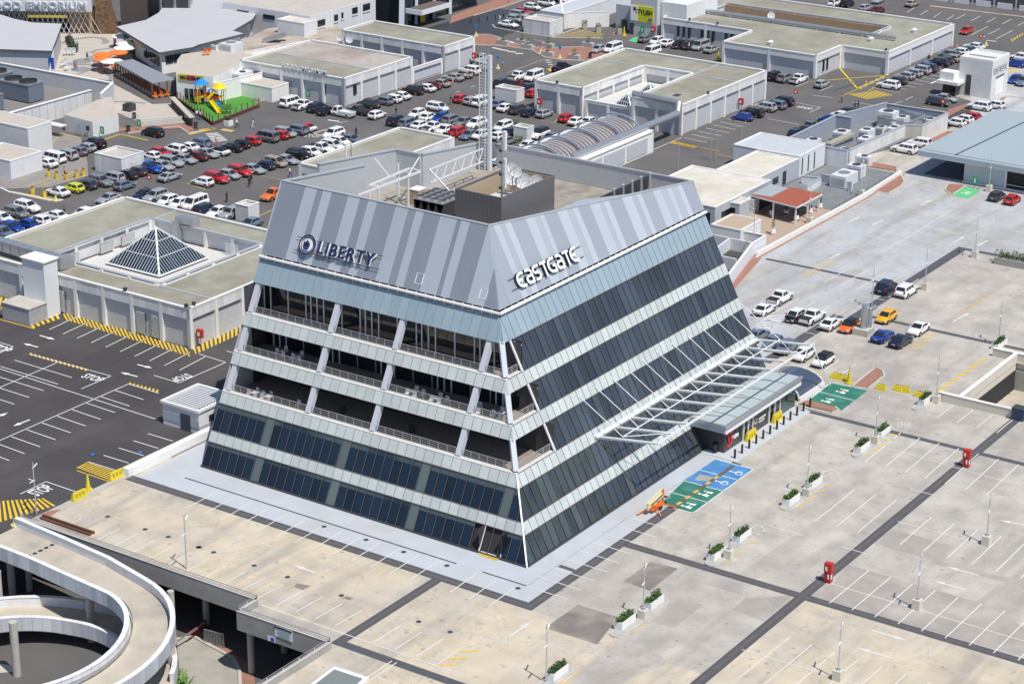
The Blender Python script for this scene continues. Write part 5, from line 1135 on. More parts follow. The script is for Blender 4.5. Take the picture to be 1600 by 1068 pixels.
m.box(130.4,155.3,29.4,41.9,0,.06,GRF); m.box(104,130.3,29.4,40.1,0,.06,mat('tan_terrace_paving', (.43,.33,.25), .85, var=.08, scale=.8)); struct(m, 'terrace_floor')
ct = thing('terrace_canopy','rust red and grey flat canopy on white posts over the terrace','canopy',(125,35,0)); RR = mat('rust_red_roof', (.36,.10,.055), .7, var=.08); 
q = [(121.4,38.2),(129.6,38.2),(129.6,30.8),(120.6,30.8)]
mb = MB(); mb.prism([(120.2,30.8),(128.6,30.8),(128.9,36.2),(126,39.4),(121.6,39.4)],2.85,3.0,RR); mb.build('roof', ct); mb = MB(); mb.prism([(122.4,36.4),(128.0,36.4),(128.4,39.6),(122.0,39.6)],3.0,3.06,mat('grey_sheet',(.36,.40,.42),.6)); mb.build('roof_sheet', ct)
mb = MB(); mb.beam((120.2,30.75,2.85),(128.6,30.75,2.85),.1,.2,METW); mb.beam((120.15,30.8,2.85),(121.5,39.4,2.85),.1,.2,METW); mb.build('edge_beam', ct)
for p in ((120.5,31.1),(124.5,31.1),(128.3,31.1),(121.0,35.2)): mb = MB(); mb.box(p[0]-.1,p[0]+.1,p[1]-.1,p[1]+.1,0,2.85,METW); mb.build('post', ct)
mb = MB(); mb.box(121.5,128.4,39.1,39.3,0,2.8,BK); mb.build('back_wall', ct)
block('low_building','small grey room with door next to the terrace canopy','building',116.3,119.6,38.6,42.0,2.9,LBG,CRF,(('L',39.3,.1,1,2.1),))
block('stair_head','white stair head block with tan recessed top near the red canopy','stair block',106.4,112.8,33.0,38.0,2.3,LBW,TANW)
walls('white_service_wall','tall white service yard wall beside the tower, left of the joint line','wall',[((88.5,25.2),(103,29.2)),((103,29.2),(107.5,29.4)),((107.5,29.4),(107.5,33.0))],2.0,LBW,cope=COPE)
walls('service_yard_wall','inner white partitions of the small service yard behind the tower','wall',[((96,32.5),(104,33.5)),((96,28),(96,36)),((104,29.5),(104,36))],1.8,LBW)
m = MB(); m.flat([(85.5,23.6),(103,27.6),(103,28.9),(85.5,24.9)],.03,BRICK); struct(m,'brick_verge')
kw = thing('kerb_wall','long low white kerb wall with brown line between terrace and upper car deck','wall',(104,28.8,0))
for a_, b_ in (((103.2,28.6),(139,28.6)),((139,28.6),(155,29.4))): mb = MB(); mb.beam((*a_,.35),(*b_,.35),.35,.7,WHITE); mb.beam((a_[0],a_[1]-.55,.06),(b_[0],b_[1]-.55,.06),.30,.10,BRICK); mb.beam((a_[0],a_[1]-.85,.05),(b_[0],b_[1]-.85,.05),.22,.08,CONC); mb.build('wall', kw)
br = thing('terrace_railing','thin grey railing along the terrace edge','railing',(130,29.6,0)); mb = MB(); mb.beam((130,29.3,1.2),(155,30,1.2),.05,.05,METG)
mb.build('rail', br)
for k in range(12): mb = MB(); mb.beam((130+2.2*k,29.3+.06*k,.0),(130+2.2*k,29.3+.06*k,1.2),.05,.05,METG); mb.build('post', br)
m = MB()
m.flat([(143.76,28.88),(154.94,29.36),(151.30,27.25),(149.37,26.79),(144.63,26.73)],.10,BRICK); m.flat([(155.71,37.80),(156.30,30.71),(158.70,31.97),(158.87,37.08)],.10,BRICK)
m.flat([(151.38,19.77),(154.33,20.64),(155.23,18.29),(149.64,17.89)],.10,BRICK); m.flat([(176.90,34.41),(184.94,34.15),(185.33,33.24),(175.20,33.20)],.06,BRICK)
m.flat([(65.35,-5.48),(72.36,-5.15),(71.76,-6.45),(70.36,-6.88),(65.54,-7.16)],.12,BRICK); m.flat([(55.87,-2.44),(57.69,-2.95),(57.49,-6.90),(56.71,-7.39),(56.08,-6.94)],.12,BRICK)
m.flat([(193.75,37.99),(198.57,40.10),(205.08,39.08),(203.59,38.13)],.06,BRICK); m.flat([(210.13,35.13),(215.03,35.55),(214.63,35.06),(209.91,34.41)],.06,BRICK)
struct(m,'brick_islands')
m = MB()
def kerb(*p, h=.14, w_=.28, mt=CONC):
    for i in range(len(p)-1): m.beam((*p[i],h/2),(*p[i+1],h/2),w_,h,mt)
kerb((64.99,-5.43),(72.67,-5.01),(72.04,-6.36),(70.42,-7.25),(65.37,-7.47),(64.99,-5.43))
kerb((55.37,-2.37),(57.64,-2.87)); kerb((55.28,-2.42),(55.61,-7.17),(56.97,-7.59),(57.62,-6.72))
kerb((155.38,29.56),(151.40,27.10),(149.02,26.49),(144.05,26.47),(143.35,28.83)); kerb((154.46,20.78),(151.00,19.83),(149.10,17.72),(154.89,17.98))
kerb((190.06,140.08),(192.09,136.67),(192.94,133.66),(193.17,127.89),(191.29,125.08),(189.44,122.31),(189.60,118.57),(191.86,114.30)); kerb((198.30,145.04),(199.56,143.05),(198.82,139.89),(196.15,136.65),(195.25,129.27),(197.66,125.35),(202.44,120.60))
kerb((212.58,155.88),(224.88,155.82),(234.00,156.35)); kerb((207.75,147.68),(205.60,145.36),(205.10,138.26),(205.22,131.08),(215.95,131.16)); kerb((205.16,131.04),(210.60,121.80))
kerb((63.61,143.90),(62.86,141.11),(63.24,132.70),(64.71,131.00),mt=COPE); kerb((280.30,80.02),(281.98,58.07),mt=DECKW,w_=.6)
kerb((99.43,149.98),(108.11,146.19),(105.89,141.91),(107.81,140.62)); kerb((118.40,123.99),(121.68,123.55),(121.22,122.81)); kerb((118.32,123.92),(117.69,121.80))
kerb((203.59,38.13),(214.63,35.06),(214.72,31.84)); 
struct(m,'kerbs')
m = MB()
m.flat([(190.06,140.08),(192.39,136.88),(193.06,133.75),(193.35,128.01),(191.58,125.27),(189.61,122.42),(189.77,118.68),(194.30,109.77),(205.35,116.60),(202.25,120.49),(197.48,125.23),(195.07,129.15),(195.97,136.53),(198.63,139.76),(199.38,142.92),(197.78,145.50)],.10,BRICK)
m.flat([(203.04,155.47),(212.58,155.88),(224.88,155.82),(234.57,156.30),(230.51,161.84),(219.30,160.60),(209.91,159.54)],.10,BRICK)
m.flat([(101.38,153.99),(105.96,145.79),(109.08,143.30),(106.90,141.73),(108.06,146.56),(105.04,147.99),(99.59,151.89)],.08,BRICK)
m.flat([(102.18,152.58),(109.74,147.66),(108.96,143.15),(106.09,142.09),(108.23,146.30),(99.51,150.06)],.09,BRICK)
struct(m,'brick_paths')
# plant yard
YW = mat('yard_wall_blue_grey', (.30,.335,.40), .7, var=.04, tx=lines_tx('XY',2.2,.05,(.2,.22,.27),.6)); YWW = mat('yard_wall_white', (.68,.68,.67), .8, var=.05, streak=((1.,1.,.15),(.5,.48,.45),.6))
yd2 = thing('plant_yard','roofless plant yard with blue grey inner walls beside the upper car deck','plant yard',(170,42,0))
for a_, b_, h_, m_ in (((153.7,38.3),(174.0,37.5),3.0,YWW),((174.0,37.5),(175.2,34.9),3.0,CONC),((175.2,34.9),(185.9,34.8),3.0,YWW),((185.9,34.8),(185.4,46.3),3.0,YW),((172.0,49.8),(185.4,46.3),3.2,YW),((153.4,49.6),(172.0,49.8),3.2,YW),((153.4,38.4),(153.4,49.6),3.0,LBW),((172,46.8),(172,49.8),3.2,YW)):
    mb = MB(); mb.beam((*a_,h_/2),(*b_,h_/2),.3,h_,m_); mb.build('wall', yd2); mb = MB(); mb.beam((*a_,h_+.05),(*b_,h_+.05),.42,.1,COPEB); mb.build('coping', yd2)
mb = MB(); mb.flat([(153.6,38.5),(185.6,35.2),(185.2,46),(172,49.6),(153.6,49.4)],.9,GRF); mb.build('floor', yd2)
rr_ = random.Random(5)
def hvac(c, d, label, z0=0., top=BLACK, group=None):
    root = thing('air_conditioner', label, 'air conditioner', (c[0],c[1],z0), group); mb = MB(); mb.cbox((c[0],c[1],z0+d[2]/2+.1),d,mat('hvac_white',(.70,.71,.72),.5,rand=.06)); mb.build('cabinet', root)
    mb = MB(); mb.tube((c[0],c[1],z0+d[2]+.1),(c[0],c[1],z0+d[2]+.22),min(d[0],d[1])*.36,top,10); mb.build('fan', root)
    mb = MB(); mb.cbox((c[0]-d[0]*.5-.02,c[1],z0+d[2]*.5+.1),(.05,d[1]*.8,d[2]*.6),METG); mb.build('grille', root); return root
hl = ['leftmost low white unit in the plant yard','white unit behind the leftmost one in the plant yard','wide white unit at the middle of the plant yard front','white unit near the centre gangway of the plant yard','white unit behind the centre gangway of the plant yard','tall white unit under the pipe frame in the plant yard','white unit right of the pipe frame in the plant yard','squat grey white unit in the right corner of the plant yard','small unit by the back wall of the plant yard','pale unit tucked along the front wall of the plant yard']
for k, (p, d) in enumerate((((157.77,46.94),(2.2,2.0,1.6)),((165.30,45.32),(3.0,2.2,1.6)),((156.40,40.21),(2.6,2.4,1.2)),((163.87,40.21),(3.2,1.6,1.6)),((168.31,42.03),(3.0,1.8,1.8)),((178.86,42.99),(2.6,3.0,2.6)),((180.37,40.90),(2.4,1.8,1.6)),((182.71,36.71),(2.4,1.8,1.4)),((173.20,41.58),(1.8,1.4,1.2)),((174.52,39.74),(3.0,1.6,1.2)))): hvac(p, d, hl[k], .9, METD)
pf = thing('pipe_frame','blue grey square pipe frame above the units of the plant yard','pipe frame',(180,42,.9)); fz = 3.1
fp = [(176.04,43.62),(182.68,43.92),(181.47,37.01),(174.51,37.38)]
for i in range(4): mb = MB(); mb.beam((*fp[i],fz),(*fp[(i+1)%4],fz),.4,.3,METG); mb.build('duct', pf); mb = MB(); mb.beam((*fp[i],.9),(*fp[i],fz),.15,.15,METG); mb.build('leg', pf)
wk = thing('yard_gangway','tan topped low duct crossing the plant yard','gangway',(162,43,.9)); mb = MB(); mb.beam((*(157.18,43.92),2.2),(*(165.69,43.53),2.2),1.3,.5,mat('tan_sheet',(.36,.35,.29),.8)); mb.build('deck', wk); mb = MB(); mb.beam((*(158.52,43.65),1.6),(*(166.88,43.47),1.6),.3,1.3,YW); mb.build('side', wk)
c = (144.04,34.41); hvac(c,(4.6,2.8,1.9),'large white air handling unit on the grey terrace roof',.06,METG); c = (149.22,34.74); hvac(c,(2.,2.6,2.0),'white twin fan unit right of the large one on the terrace',.06,METD)
c = (156.59,36.81); hvac(c,(1.6,2.4,1.5),'brownish vent pair beside the brick verge near the right deck',.0,METD)
walls('terrace_low_wall','white low wall enclosing the grey terrace roof behind the red canopy','wall',[((143.74,38.30),(142.08,31.98)),((140.66,40.28),(141.60,37.40)),((141.60,37.40),(135.80,36.93))],1.3,LBW,cope=COPEB)
ch = thing('lattice_screen','white open lattice screen standing by the terrace rooms','screen',(119,37,0)); q0 = (121.63,38.85)
for k in range(4): mb = MB(); mb.box(q0[0]-.5+k*.6,q0[0]-.4+k*.6,q0[1]-.1,q0[1]+1.2,0,2.4,METW); mb.build('upright', ch)
for z in (.8,1.6,2.35): mb = MB(); mb.box(q0[0]-.5,q0[0]+1.45,q0[1]-.12,q0[1]+1.25,z,z+.08,METW); mb.build('shelf', ch)
# white urns with plants
def clump(mb, c, r, h, n, m_=LEAF, rg=rr_):
    for _ in range(n):
        a = rg.uniform(0,6.28); q_ = r*math.sqrt(rg.random()); x, y = c[0]+q_*math.cos(a), c[1]+q_*math.sin(a); z = c[2]+rg.random()*h; s = rg.uniform(.08,.16)*(1 if r < 1.5 else 1.5); t = rg.uniform(0,6.28); t2 = rg.uniform(.2,1.2)
        d1 = Vector((math.cos(t),math.sin(t),math.sin(t2)*.8))*s; d2 = Vector((-math.sin(t),math.cos(t),.3))*s*.6; p = Vector((x,y,z)); mb.add([p-d1,p-d2,p+d1,p+d2],[(0,1,2,3)],m_)
def urn(c, label, plant=1.):
    root = thing('plant_urn', label, 'plant pot', (*c,0), 'white round urns on the terrace'); mb = MB(); mb.tube((*c,0),(*c,.3),.22,WHITE,12,r2=.42,cap=False); mb.tube((*c,.3),(*c,.85),.42,WHITE,12,r2=.36); mb.build('pot', root)
    mb = MB(); mb.tube((*c,.85),(*c,.85+plant*.5),.05,WOODB,5); clump(mb,(*c,.9+plant*.2),.3,plant*.9,60); mb.build('plant', root)
for (x_,y_),lb,p_ in (((122.50,36.20),'white urn with low shrub at the left front post of the red canopy',.6),((122.36,31.84),'white urn with leafy plant in front of the red canopy',.9),((126.89,31.78),'white urn beside the orange wrapped plant right of the canopy',.5),((130.07,31.69),'white urn with small bush at the right end of the canopy',.9),((114.05,31.53),'white urn with tall spiky plant standing alone on the tan terrace',1.4),((123.82,34.35),'white urn in the canopy shade between two posts',.5)): urn((x_,y_),lb,p_)
def table(c, label, grp='round tables under the terrace canopy', m_=METD):
    root = thing('round_table', label, 'table', (*c,0), grp); mb = MB(); mb.tube((*c,.7),(*c,.75),.55,m_,12); mb.build('tabletop', root); mb = MB(); mb.tube((*c,0),(*c,.7),.06,METG,6); mb.build('leg', root)
for lb, p in (('round table at the left in the shade of the red canopy',(122.3,33.8)),('round table at the centre of the red canopy shade',(124.8,33.2)),('round table at the right edge of the red canopy shade',(127.2,33.2))): table(p, lb)
# grey roofed building at the right edge
gr_ = thing('grey_roofed_hall','hall with huge smooth blue grey flat roof at the right edge','building',(175,5,0)); GRM = mat('smooth_grey_blue_roof', (.36,.42,.45), .55, var=.02, scale=.1)
z = 4.5
mb = MB(); mb.prism([(156.6,26.2),(188.6,26.0),(188.6,-60),(156.3,-60)], z-.12, z, GRM); mb.build('roof', gr_)
mb = MB(); mb.prism([(155.6,27.0),(156.6,26.2),(156.3,-60),(155.5,-60)], z-.9, z-.12, mat('grey_blue_fascia',(.36,.42,.46),.5)); mb.prism([(155.6,27.1),(188.6,26.6),(188.6,26.0),(156.6,26.2)],z-.5,z-.1,mat('grey_blue_fascia',(0,0,0))); mb.box(155.5,188.6,-60,26.9,z-.95,z-.9,METG); mb.build('eave', gr_)
mb = MB(); mb.beam((156.4,20.6,z+.03),(188.6,19.0,z+.03),.25,.05,METD); mb.build('roof_joint', gr_)
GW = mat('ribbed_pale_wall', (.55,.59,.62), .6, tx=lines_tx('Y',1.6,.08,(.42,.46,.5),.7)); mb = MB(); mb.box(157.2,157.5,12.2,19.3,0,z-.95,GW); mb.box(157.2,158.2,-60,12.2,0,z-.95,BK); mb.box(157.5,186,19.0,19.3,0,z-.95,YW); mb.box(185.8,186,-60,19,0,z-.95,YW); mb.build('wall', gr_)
for k in range(6): mb = MB(); mb.box(156.95,157.2,11.9-k*5.1,12.2-k*5.1,0,z-.95,METW); mb.build('column', gr_)
mb = MB(); mb.box(156.8,157.15,-45,12.0,.9,1.0,METG); mb.box(156.8,157.15,-45,19.3,0,.25,WHITE); mb.build('rail', gr_)
m = MB(); m.flat([(157.6,26.5),(186,26.5),(186,19.3),(157.6,19.3)],.012,mat('dark_blue_ramp',(.055,.07,.12),.7)); struct(m,'shaded_bay_floor')  # bluish shade under the hall roof painted into the floor colour
# ventilation stacks on the deck
vs = thing('steel_vent_stack','twin bright steel vent stack on a concrete base between the parked cars','vent stack',(*(82.92,1.60),0)); c = (82.92,1.60)
mb = MB(); mb.box(c[0]-1.0,c[0]+1.2,c[1]-1.0,c[1]+1.2,0,.9,CONC); mb.build('base', vs); mb = MB(); mb.tube((c[0],c[1],.9),(c[0],c[1],4.2),.5,METG,14); mb.build('stack', vs); mb = MB(); mb.tube((c[0]+.6,c[1]-.5,.9),(c[0]+.6,c[1]-.5,3.4),.3,METG,10); mb.tube((c[0]+.6,c[1]-.5,3.4),(c[0]+1.1,c[1]-1.1,3.9),.3,METG,10); mb.build('bent_pipe', vs)
# ramp opening on the right deck
HYL = (66.81,-16.15)[1]; HX0, HX1, HY = HOLE[0][0], HOLE[1][0], HOLE[0][1]
rw = thing('ramp_opening_walls','pale concrete parapets round the ramp opening at the right edge','parapet',(HX0,HY,0)); PW = mat('parapet_concrete', (.62,.575,.50), .8, var=.06, scale=.8)
for a_, b_, th in (((HX0,HYL),(HX0,HY-24.5),.4),((HX0+.2,HY+.3),(HX1+.4,HY+.3),.45),((HX1+.65,HY+3.5),(HX1+.65,HY-24),.4)): mb = MB(); mb.beam((*a_,.05),(*b_,.05),th,2.1,PW); mb.build('parapet', rw); mb = MB(); mb.beam((*a_,1.13),(*b_,1.13),th+.1,.08,COPE); mb.build('coping', rw)
mb = MB(); mb.box(HX0-.2,HX1+.3,HY,HY+.3,-3.7,-1.02,BK); mb.box(HX1,HX1+.3,HY-24,HY,-3.7,-1.02,CONCD); mb.box(HX0-.2,HX0+.2,HY-24,HY,-1.9,-1.02,PW); mb.build('lower_wall', rw)  # near-black side sheet stands in for shade of the open space under the deck
m = MB()
for k in range(4): m.line((HX0+3.5+2.6*k,HY-6),(HX0+3.5+2.6*k,HY-11),.13,-3.68,LINEF)
struct(m,'lower_bay_lines')
db = thing('blue_bin','dark blue box at the end of the ramp parapet','box',(*(67.31,-26.41),0)); c = (67.09,-26.54); mb = MB(); mb.cbox((c[0],c[1],.75),(1.3,1.5,1.5),mat('dark_blue_paint',(.03,.05,.10),.5)); mb.build('body', db); mb = MB(); mb.cbox((c[0],c[1],1.53),(1.4,1.6,.08),METD); mb.build('lid', db)
sh_ = thing('planter_hedge','concrete trough with dark green hedge at the right edge of the deck','hedge',(*(121.23,-4.63),0)); c = (121.44,-4.92); mb = MB(); mb.cbox((c[0]+.3,c[1],.5),(2.4,7.5,1.0),CONCD); mb.build('trough', sh_); mb = MB()
for k in range(8): clump(mb,(c[0]+.3,c[1]-3.2+k*.9,.95),1.1,.9,140)
mb.build('foliage', sh_)
# ---------------- top left: food court, restaurant, plaza ----------------
m = MB(); m.flat([(152.69,219.28),(156.10,206.84),(154.78,201.03),(139.19,186.34),(136.46,188.94),(123.68,176.70),(116.80,160.43),(119.30,157.96),(110.69,146.65),(106.02,153.14),(108.57,161.04),(108.72,162.77),(125.33,178.70),(122.33,189.37),(135.52,210.26)], .03, TILE); struct(m,'plaza')
m = MB()
def curve_strip(pts, w_, mt=TILED, z=.05):
    for i in range(len(pts)-1): m.line(pts[i],pts[i+1],w_,z+.001*(i%3),mt)
curve_strip([(142.23,208.83),(147.09,209.08),(149.89,207.25),(150.20,204.82),(147.93,201.72),(146.83,202.01)],1.2); curve_strip([(139.32,197.85),(142.11,198.79),(144.66,197.68)],.8); curve_strip([(113.78,167.63),(115.68,164.99),(116.54,161.79)],.8); curve_strip([(137.31,195.89),(133.93,191.28),(129.71,188.04),(125.24,187.54)],.8); curve_strip([(130.52,197.13),(130.56,193.65),(132.40,191.10)],1.3); curve_strip([(130.04,185.35),(127.18,180.48),(125.15,178.95)],.9)
for c in ((133.62,194.48),(128.43,189.81)): m.flat([(c[0]+2.0*math.cos(t*.52),c[1]+2.*math.sin(t*.52)) for t in range(12)],.058,TILED)
struct(m,'plaza_bands')
# steps
for k in range(5):
    a_ = Vector((110.03,147.20)); b_ = Vector((104.25,151.48)); mb = MB(); off = Vector((.45*k,.35*k)); a2, b2 = a_+off, b_+off; mb.beam((*a2,.06+.13*k),(*b2,.06+.13*k),.45,.13,CONC)
    if k == 0: stp = thing('plaza_steps','pale stone steps up to the plaza beside the brown sign wall','steps',(*a_,0))
    mb.build('step', stp)
def stone_wall(name, label, poly, H, m_=STONE):
    root = thing(name, label, 'wall', (*poly[0],0)); mb = MB(); mb.prism(poly,0,H,m_); mb.build('masonry', root); return root
a_, b_ = (118.00,156.78), (109.23,144.01)
sw = stone_wall('sign_wall','dark brown brick sign wall with small pale lettering beside the steps',[a_,b_,(b_[0]+.9,b_[1]+.5),(a_[0]+.9,a_[1]+.3)],1.5,mat('brown_brick',(.085,.055,.042),.85,var=.2,scale=3)); mb = MB(); mb.beam((a_[0]+.45,a_[1]+.15,1.55),(b_[0]+.45,b_[1]+.25,1.55),1.0,.1,TILE); mb.build('coping', sw); d_ = (Vector(b_)-Vector(a_)).normalized()
me = text_mesh('Eastgate',.55,.03,SIGNW); o = bpy.data.objects.new('letters',me); COL.objects.link(o); o.parent = sw; pm = Vector(a_).lerp(Vector(b_),.72); place_mat(o,(pm.x-.06,pm.y-.02,.85),(d_.x,d_.y,0),(0,0,1))
# entrance gate with FOOD EMPORIUM and stone wall
fg = thing('food_emporium_gate','white FOOD EMPORIUM entrance beam over a dark lattice gate','entrance gate',(150,212,0))
g0, g1 = (152.36,209.42), (140.26,227.31); gd = Vector((g1[0]-g0[0],g1[1]-g0[1],0)); GLn = gd.length; gd.normalize(); gn = Vector((-gd.y,gd.x,0)); gn = gn if gn.x < 0 else -gn
G0 = Vector((*g0,0))
mb = MB(); p = G0+gn*1.2; mb.beam(p+Vector((0,0,6.3)), p+gd*GLn+Vector((0,0,6.3)), 1.0,2.6,mat('gate_beam_white',(.58,.59,.60),.6)); mb.build('beam', fg)
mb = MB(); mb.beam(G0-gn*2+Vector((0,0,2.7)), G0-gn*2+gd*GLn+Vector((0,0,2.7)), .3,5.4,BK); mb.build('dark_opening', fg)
mb = MB(); mb.beam(G0-gn*1.0+Vector((0,0,2.4)), G0-gn*1.0+gd*5.2+Vector((0,0,2.4)), .5,4.8,mat('tan_stone',(.34,.22,.13),.9,var=.25,scale=2)); mb.build('stone_pier', fg)
mb = MB(); mb.beam(G0-gn*1.6+gd*5.6+Vector((0,0,3.2)), G0-gn*1.6+gd*14+Vector((0,0,3.2)), .1,.5,YEL); mb.build('yellow_band', fg)
for k in range(22):
    mb = MB(); a_ = G0+gd*(1+k*1.05)+gn*.8+Vector((0,0,5.0)); mb.beam(a_, a_+gd*-2.4+Vector((0,0,-4.9))-gn*.6, .10,.10,METW); mb.beam(a_, a_+gd*2.4+Vector((0,0,-4.9))-gn*.6, .10,.10,METW); mb.build('lattice_bar', fg)
me = text_mesh('FOOD EMPORIUM',2.15,.12,mat('sign_steel',(.42,.46,.53),.4),.03,1.08,space=1.12); o = bpy.data.objects.new('letters',me); COL.objects.link(o); o.parent = fg; place_mat(o, p+gd*11.2+gn*.75+Vector((0,0,6.2)), -gd, (0,0,1))
me = text_mesh('FOOD EMPORIUM',2.15,.1,SIGNW,.10,1.08,space=1.12); o = bpy.data.objects.new('letter_backing',me); COL.objects.link(o); o.parent = fg; place_mat(o, p+gd*11.2+gn*.58+Vector((0,0,6.2)), -gd, (0,0,1))
s0, s1 = Vector((*(152.24,209.08),0)), Vector((*(154.94,205.36),0)); sw = thing('stone_tower_wall','tapering rust brown stone wall beside the food court entrance','wall',tuple(s0)); sd = (s1-s0).normalized(); sn = Vector((-sd.y,sd.x,0)); sn = sn if sn.x > 0 else -sn
mb = MB(); P = [s0,s1,s1+sn*3,s0+sn*3]; T = [s0+sd*.2,s1-sd*1.6,s1-sd*1.6+sn*3,s0+sd*.2+sn*3]; mb.hexa([tuple(v) for v in P[::1]]+[(v.x,v.y,7.0) for v in T],STONE); mb.build('masonry', sw)
dg = thing('dark_glass_building','dark glazed building behind the rust brown stone wall at top left','building',tuple(s1+sn*4)); mb = MB(); a_ = s1+sn*2+sd*.5; b_ = a_+sd*5.5; mb.hexa([tuple(v) for v in (a_,b_,b_+sn*6,a_+sn*6)]+[(v.x,v.y,9.) for v in (a_,b_,b_+sn*6,a_+sn*6)],mat('dark_brown_wall',(.075,.06,.055),.7)); mb.build('wall', dg)
mb = MB(); a_ = s1+sn*4+sd*5.6; b_ = a_+sd*9; mb.hexa([tuple(v) for v in (a_,b_,b_+sn*6,a_+sn*6)]+[(v.x,v.y,9.) for v in (a_,b_,b_+sn*6,a_+sn*6)],GLASSD)
for t in (0,.33,.66,1): v = a_.lerp(b_,t); mb.beam(v,(v.x,v.y,9.),.5,.3,METG)
mb.build('glass_front', dg)
# curved roof pavilions
def curved_hall(name, label, pts, z, wallpts, wm, cat='building', th=.5, inset=1.2):
    root = thing(name, label, cat, (*pts[0],0)); mb = MB(); mb.prism(pts, z-th, z, mat('roof_fascia_dark',(.10,.105,.115),.6), capm=mat('smooth_light_grey_roof',(.50,.50,.515),.7,var=.04,scale=.15,streak=((.15,.15,.15),(.42,.41,.41),.5))); mb.build('roof', root)
    mb = MB(); mb.prism(wallpts, 0, z-th-.01, wm); mb.build('wall', root); return root
RP = [(145.13,196.00),(133.54,173.77),(140.59,171.65),(143.07,172.20),(155.31,171.41),(156.06,174.79),(166.27,178.44),(174.14,183.40),(180.72,190.76),(187.15,198.97),(174.82,215.79),(169.14,206.58),(164.85,201.49),(159.59,198.00),(152.95,195.41)]
def inset(poly, d):
    c = Vector((sum(p[0] for p in poly)/len(poly), sum(p[1] for p in poly)/len(poly))); return [tuple(Vector(p)+(c-Vector(p)).normalized()*d) for p in poly]
rs = curved_hall('restaurant_hall','white restaurant hall under a wide light grey roof with curved edges, top left', RP, 4.6, inset(RP,1.4), WHITE)
def wall_quad(root, a, b, z0, z1, m_, off=.15, nm='window', th=.1):
    a = Vector((*a,0)); b = Vector((*b,0)); d = (b-a).normalized(); n_2 = Vector((-d.y,d.x,0)); n_2 = n_2 if (n_2.x+n_2.y) < 0 else -n_2; mb = MB(); zz = (z0+z1)/2; mb.beam(a+n_2*off+Vector((0,0,zz)), b+n_2*off+Vector((0,0,zz)), th, z1-z0, m_); mb.build(nm, root)
ip = inset(RP,1.4); A_, B_, C_ = ip[0], ip[1], ip[2]
L_ = lambda p, q, t: (p[0]+(q[0]-p[0])*t, p[1]+(q[1]-p[1])*t)
for k in range(4): wall_quad(rs, L_(A_,B_,.56+.1*k), L_(A_,B_,.645+.1*k), 1.2, 3.2, GLASSD)
for k in range(3): wall_quad(rs, L_(B_,C_,.12+.25*k), L_(B_,C_,.35+.25*k), 2.0, 3.5, GLASSD)
wall_quad(rs, L_(A_,B_,.3), L_(A_,B_,.52), 2.7, 3.7, YEL, .2, 'sign_band'); wall_quad(rs, L_(A_,B_,.36), L_(A_,B_,.46), 2.85, 3.55, PINK, .28, 'sign_patch'); wall_quad(rs, L_(A_,B_,.02), L_(A_,B_,.30), .2, 3.8, GLASSD, .16)
LP_ = [(114.78,202.41),(121.29,190.02),(128.08,195.76),(139.26,205.27),(136.62,210.90),(136.85,216.18),(138.11,221.67),(139.03,228.30)]
lh = curved_hall('curved_hall','white hall with smooth grey roof and sweeping concave back edge at the left edge', LP_, 5., inset(LP_,.5), mat('hall_panel',(.52,.53,.55),.7,tx=lines_tx('XY',5,.08,(.4,.4,.42),.6)))
mb = MB(); e0, e1 = Vector((*LP_[1],0)), Vector((*LP_[3],0)); mb.hexa([tuple(e0.lerp(e1,.02)-Vector((2.2,.5,0))),tuple(e0.lerp(e1,.10)-Vector((1.2,.5,0))),tuple(e0.lerp(e1,.14)),tuple(e0.lerp(e1,.02))]+[tuple(e0.lerp(e1,.05)+Vector((0,0,4.6))),tuple(e0.lerp(e1,.12)+Vector((.2,0,4.6))),tuple(e0.lerp(e1,.14)+Vector((0,0,4.6))),tuple(e0.lerp(e1,.05)+Vector((.1,0,4.6)))],WHITE); mb.build('sloping_fin', lh)
mb = MB(); pf_ = e0.lerp(e1,.05)-Vector((1.0,.55,0)); mb.cbox((pf_.x,pf_.y,2.6),(.12,1.3,2.2),mat('blue_logo',(.02,.12,.55),.5)); mb.build('blue_logo', lh)
# veranda with timber posts
vr = thing('restaurant_veranda','long veranda with grey sheet roof and row of dark timber posts along the restaurant','veranda',(*(117.32,160.71),0))
v0, v1, v2, v3 = (127.94,180.13),(119.94,163.15),(124.56,161.57),(131.57,178.95)
mb = MB(); mb.prism([v0,v1,v2,v3],2.8,2.95,mat('veranda_sheet',(.36,.37,.40),.5,metal=.3)); mb.build('roof', vr)
for k in range(15): q = L_(v1,v0,k/14.); mb = MB(); mb.beam((q[0]+.15,q[1]+.1,0),(q[0]+.15,q[1]+.1,2.8),.16,.16,WOODB); mb.build('post', vr)
for k in range(4): q = L_(v1,v2,k/3.); mb = MB(); mb.beam((q[0],q[1]+.2,0),(q[0],q[1]+.2,2.8),.16,.16,WOODB); mb.build('post', vr)
for k in range(14):
    q = L_(v1,v0,k/14.+.01); q2 = L_(v1,v0,(k+1)/14.-.01); mb = MB(); mb.beam((q[0]+.15,q[1]+.1,.5),(q2[0]+.15,q2[1]+.1,.5),.06,.9,mat('veranda_panel',(.30,.27,.24),.6)); mb.build('balustrade_panel', vr)
m = MB(); m.flat([L_(v1,v0,0),L_(v1,v0,1),v3,v2],.06,mat('red_tile_floor',(.30,.17,.11),.85)); struct(m,'veranda_floor')
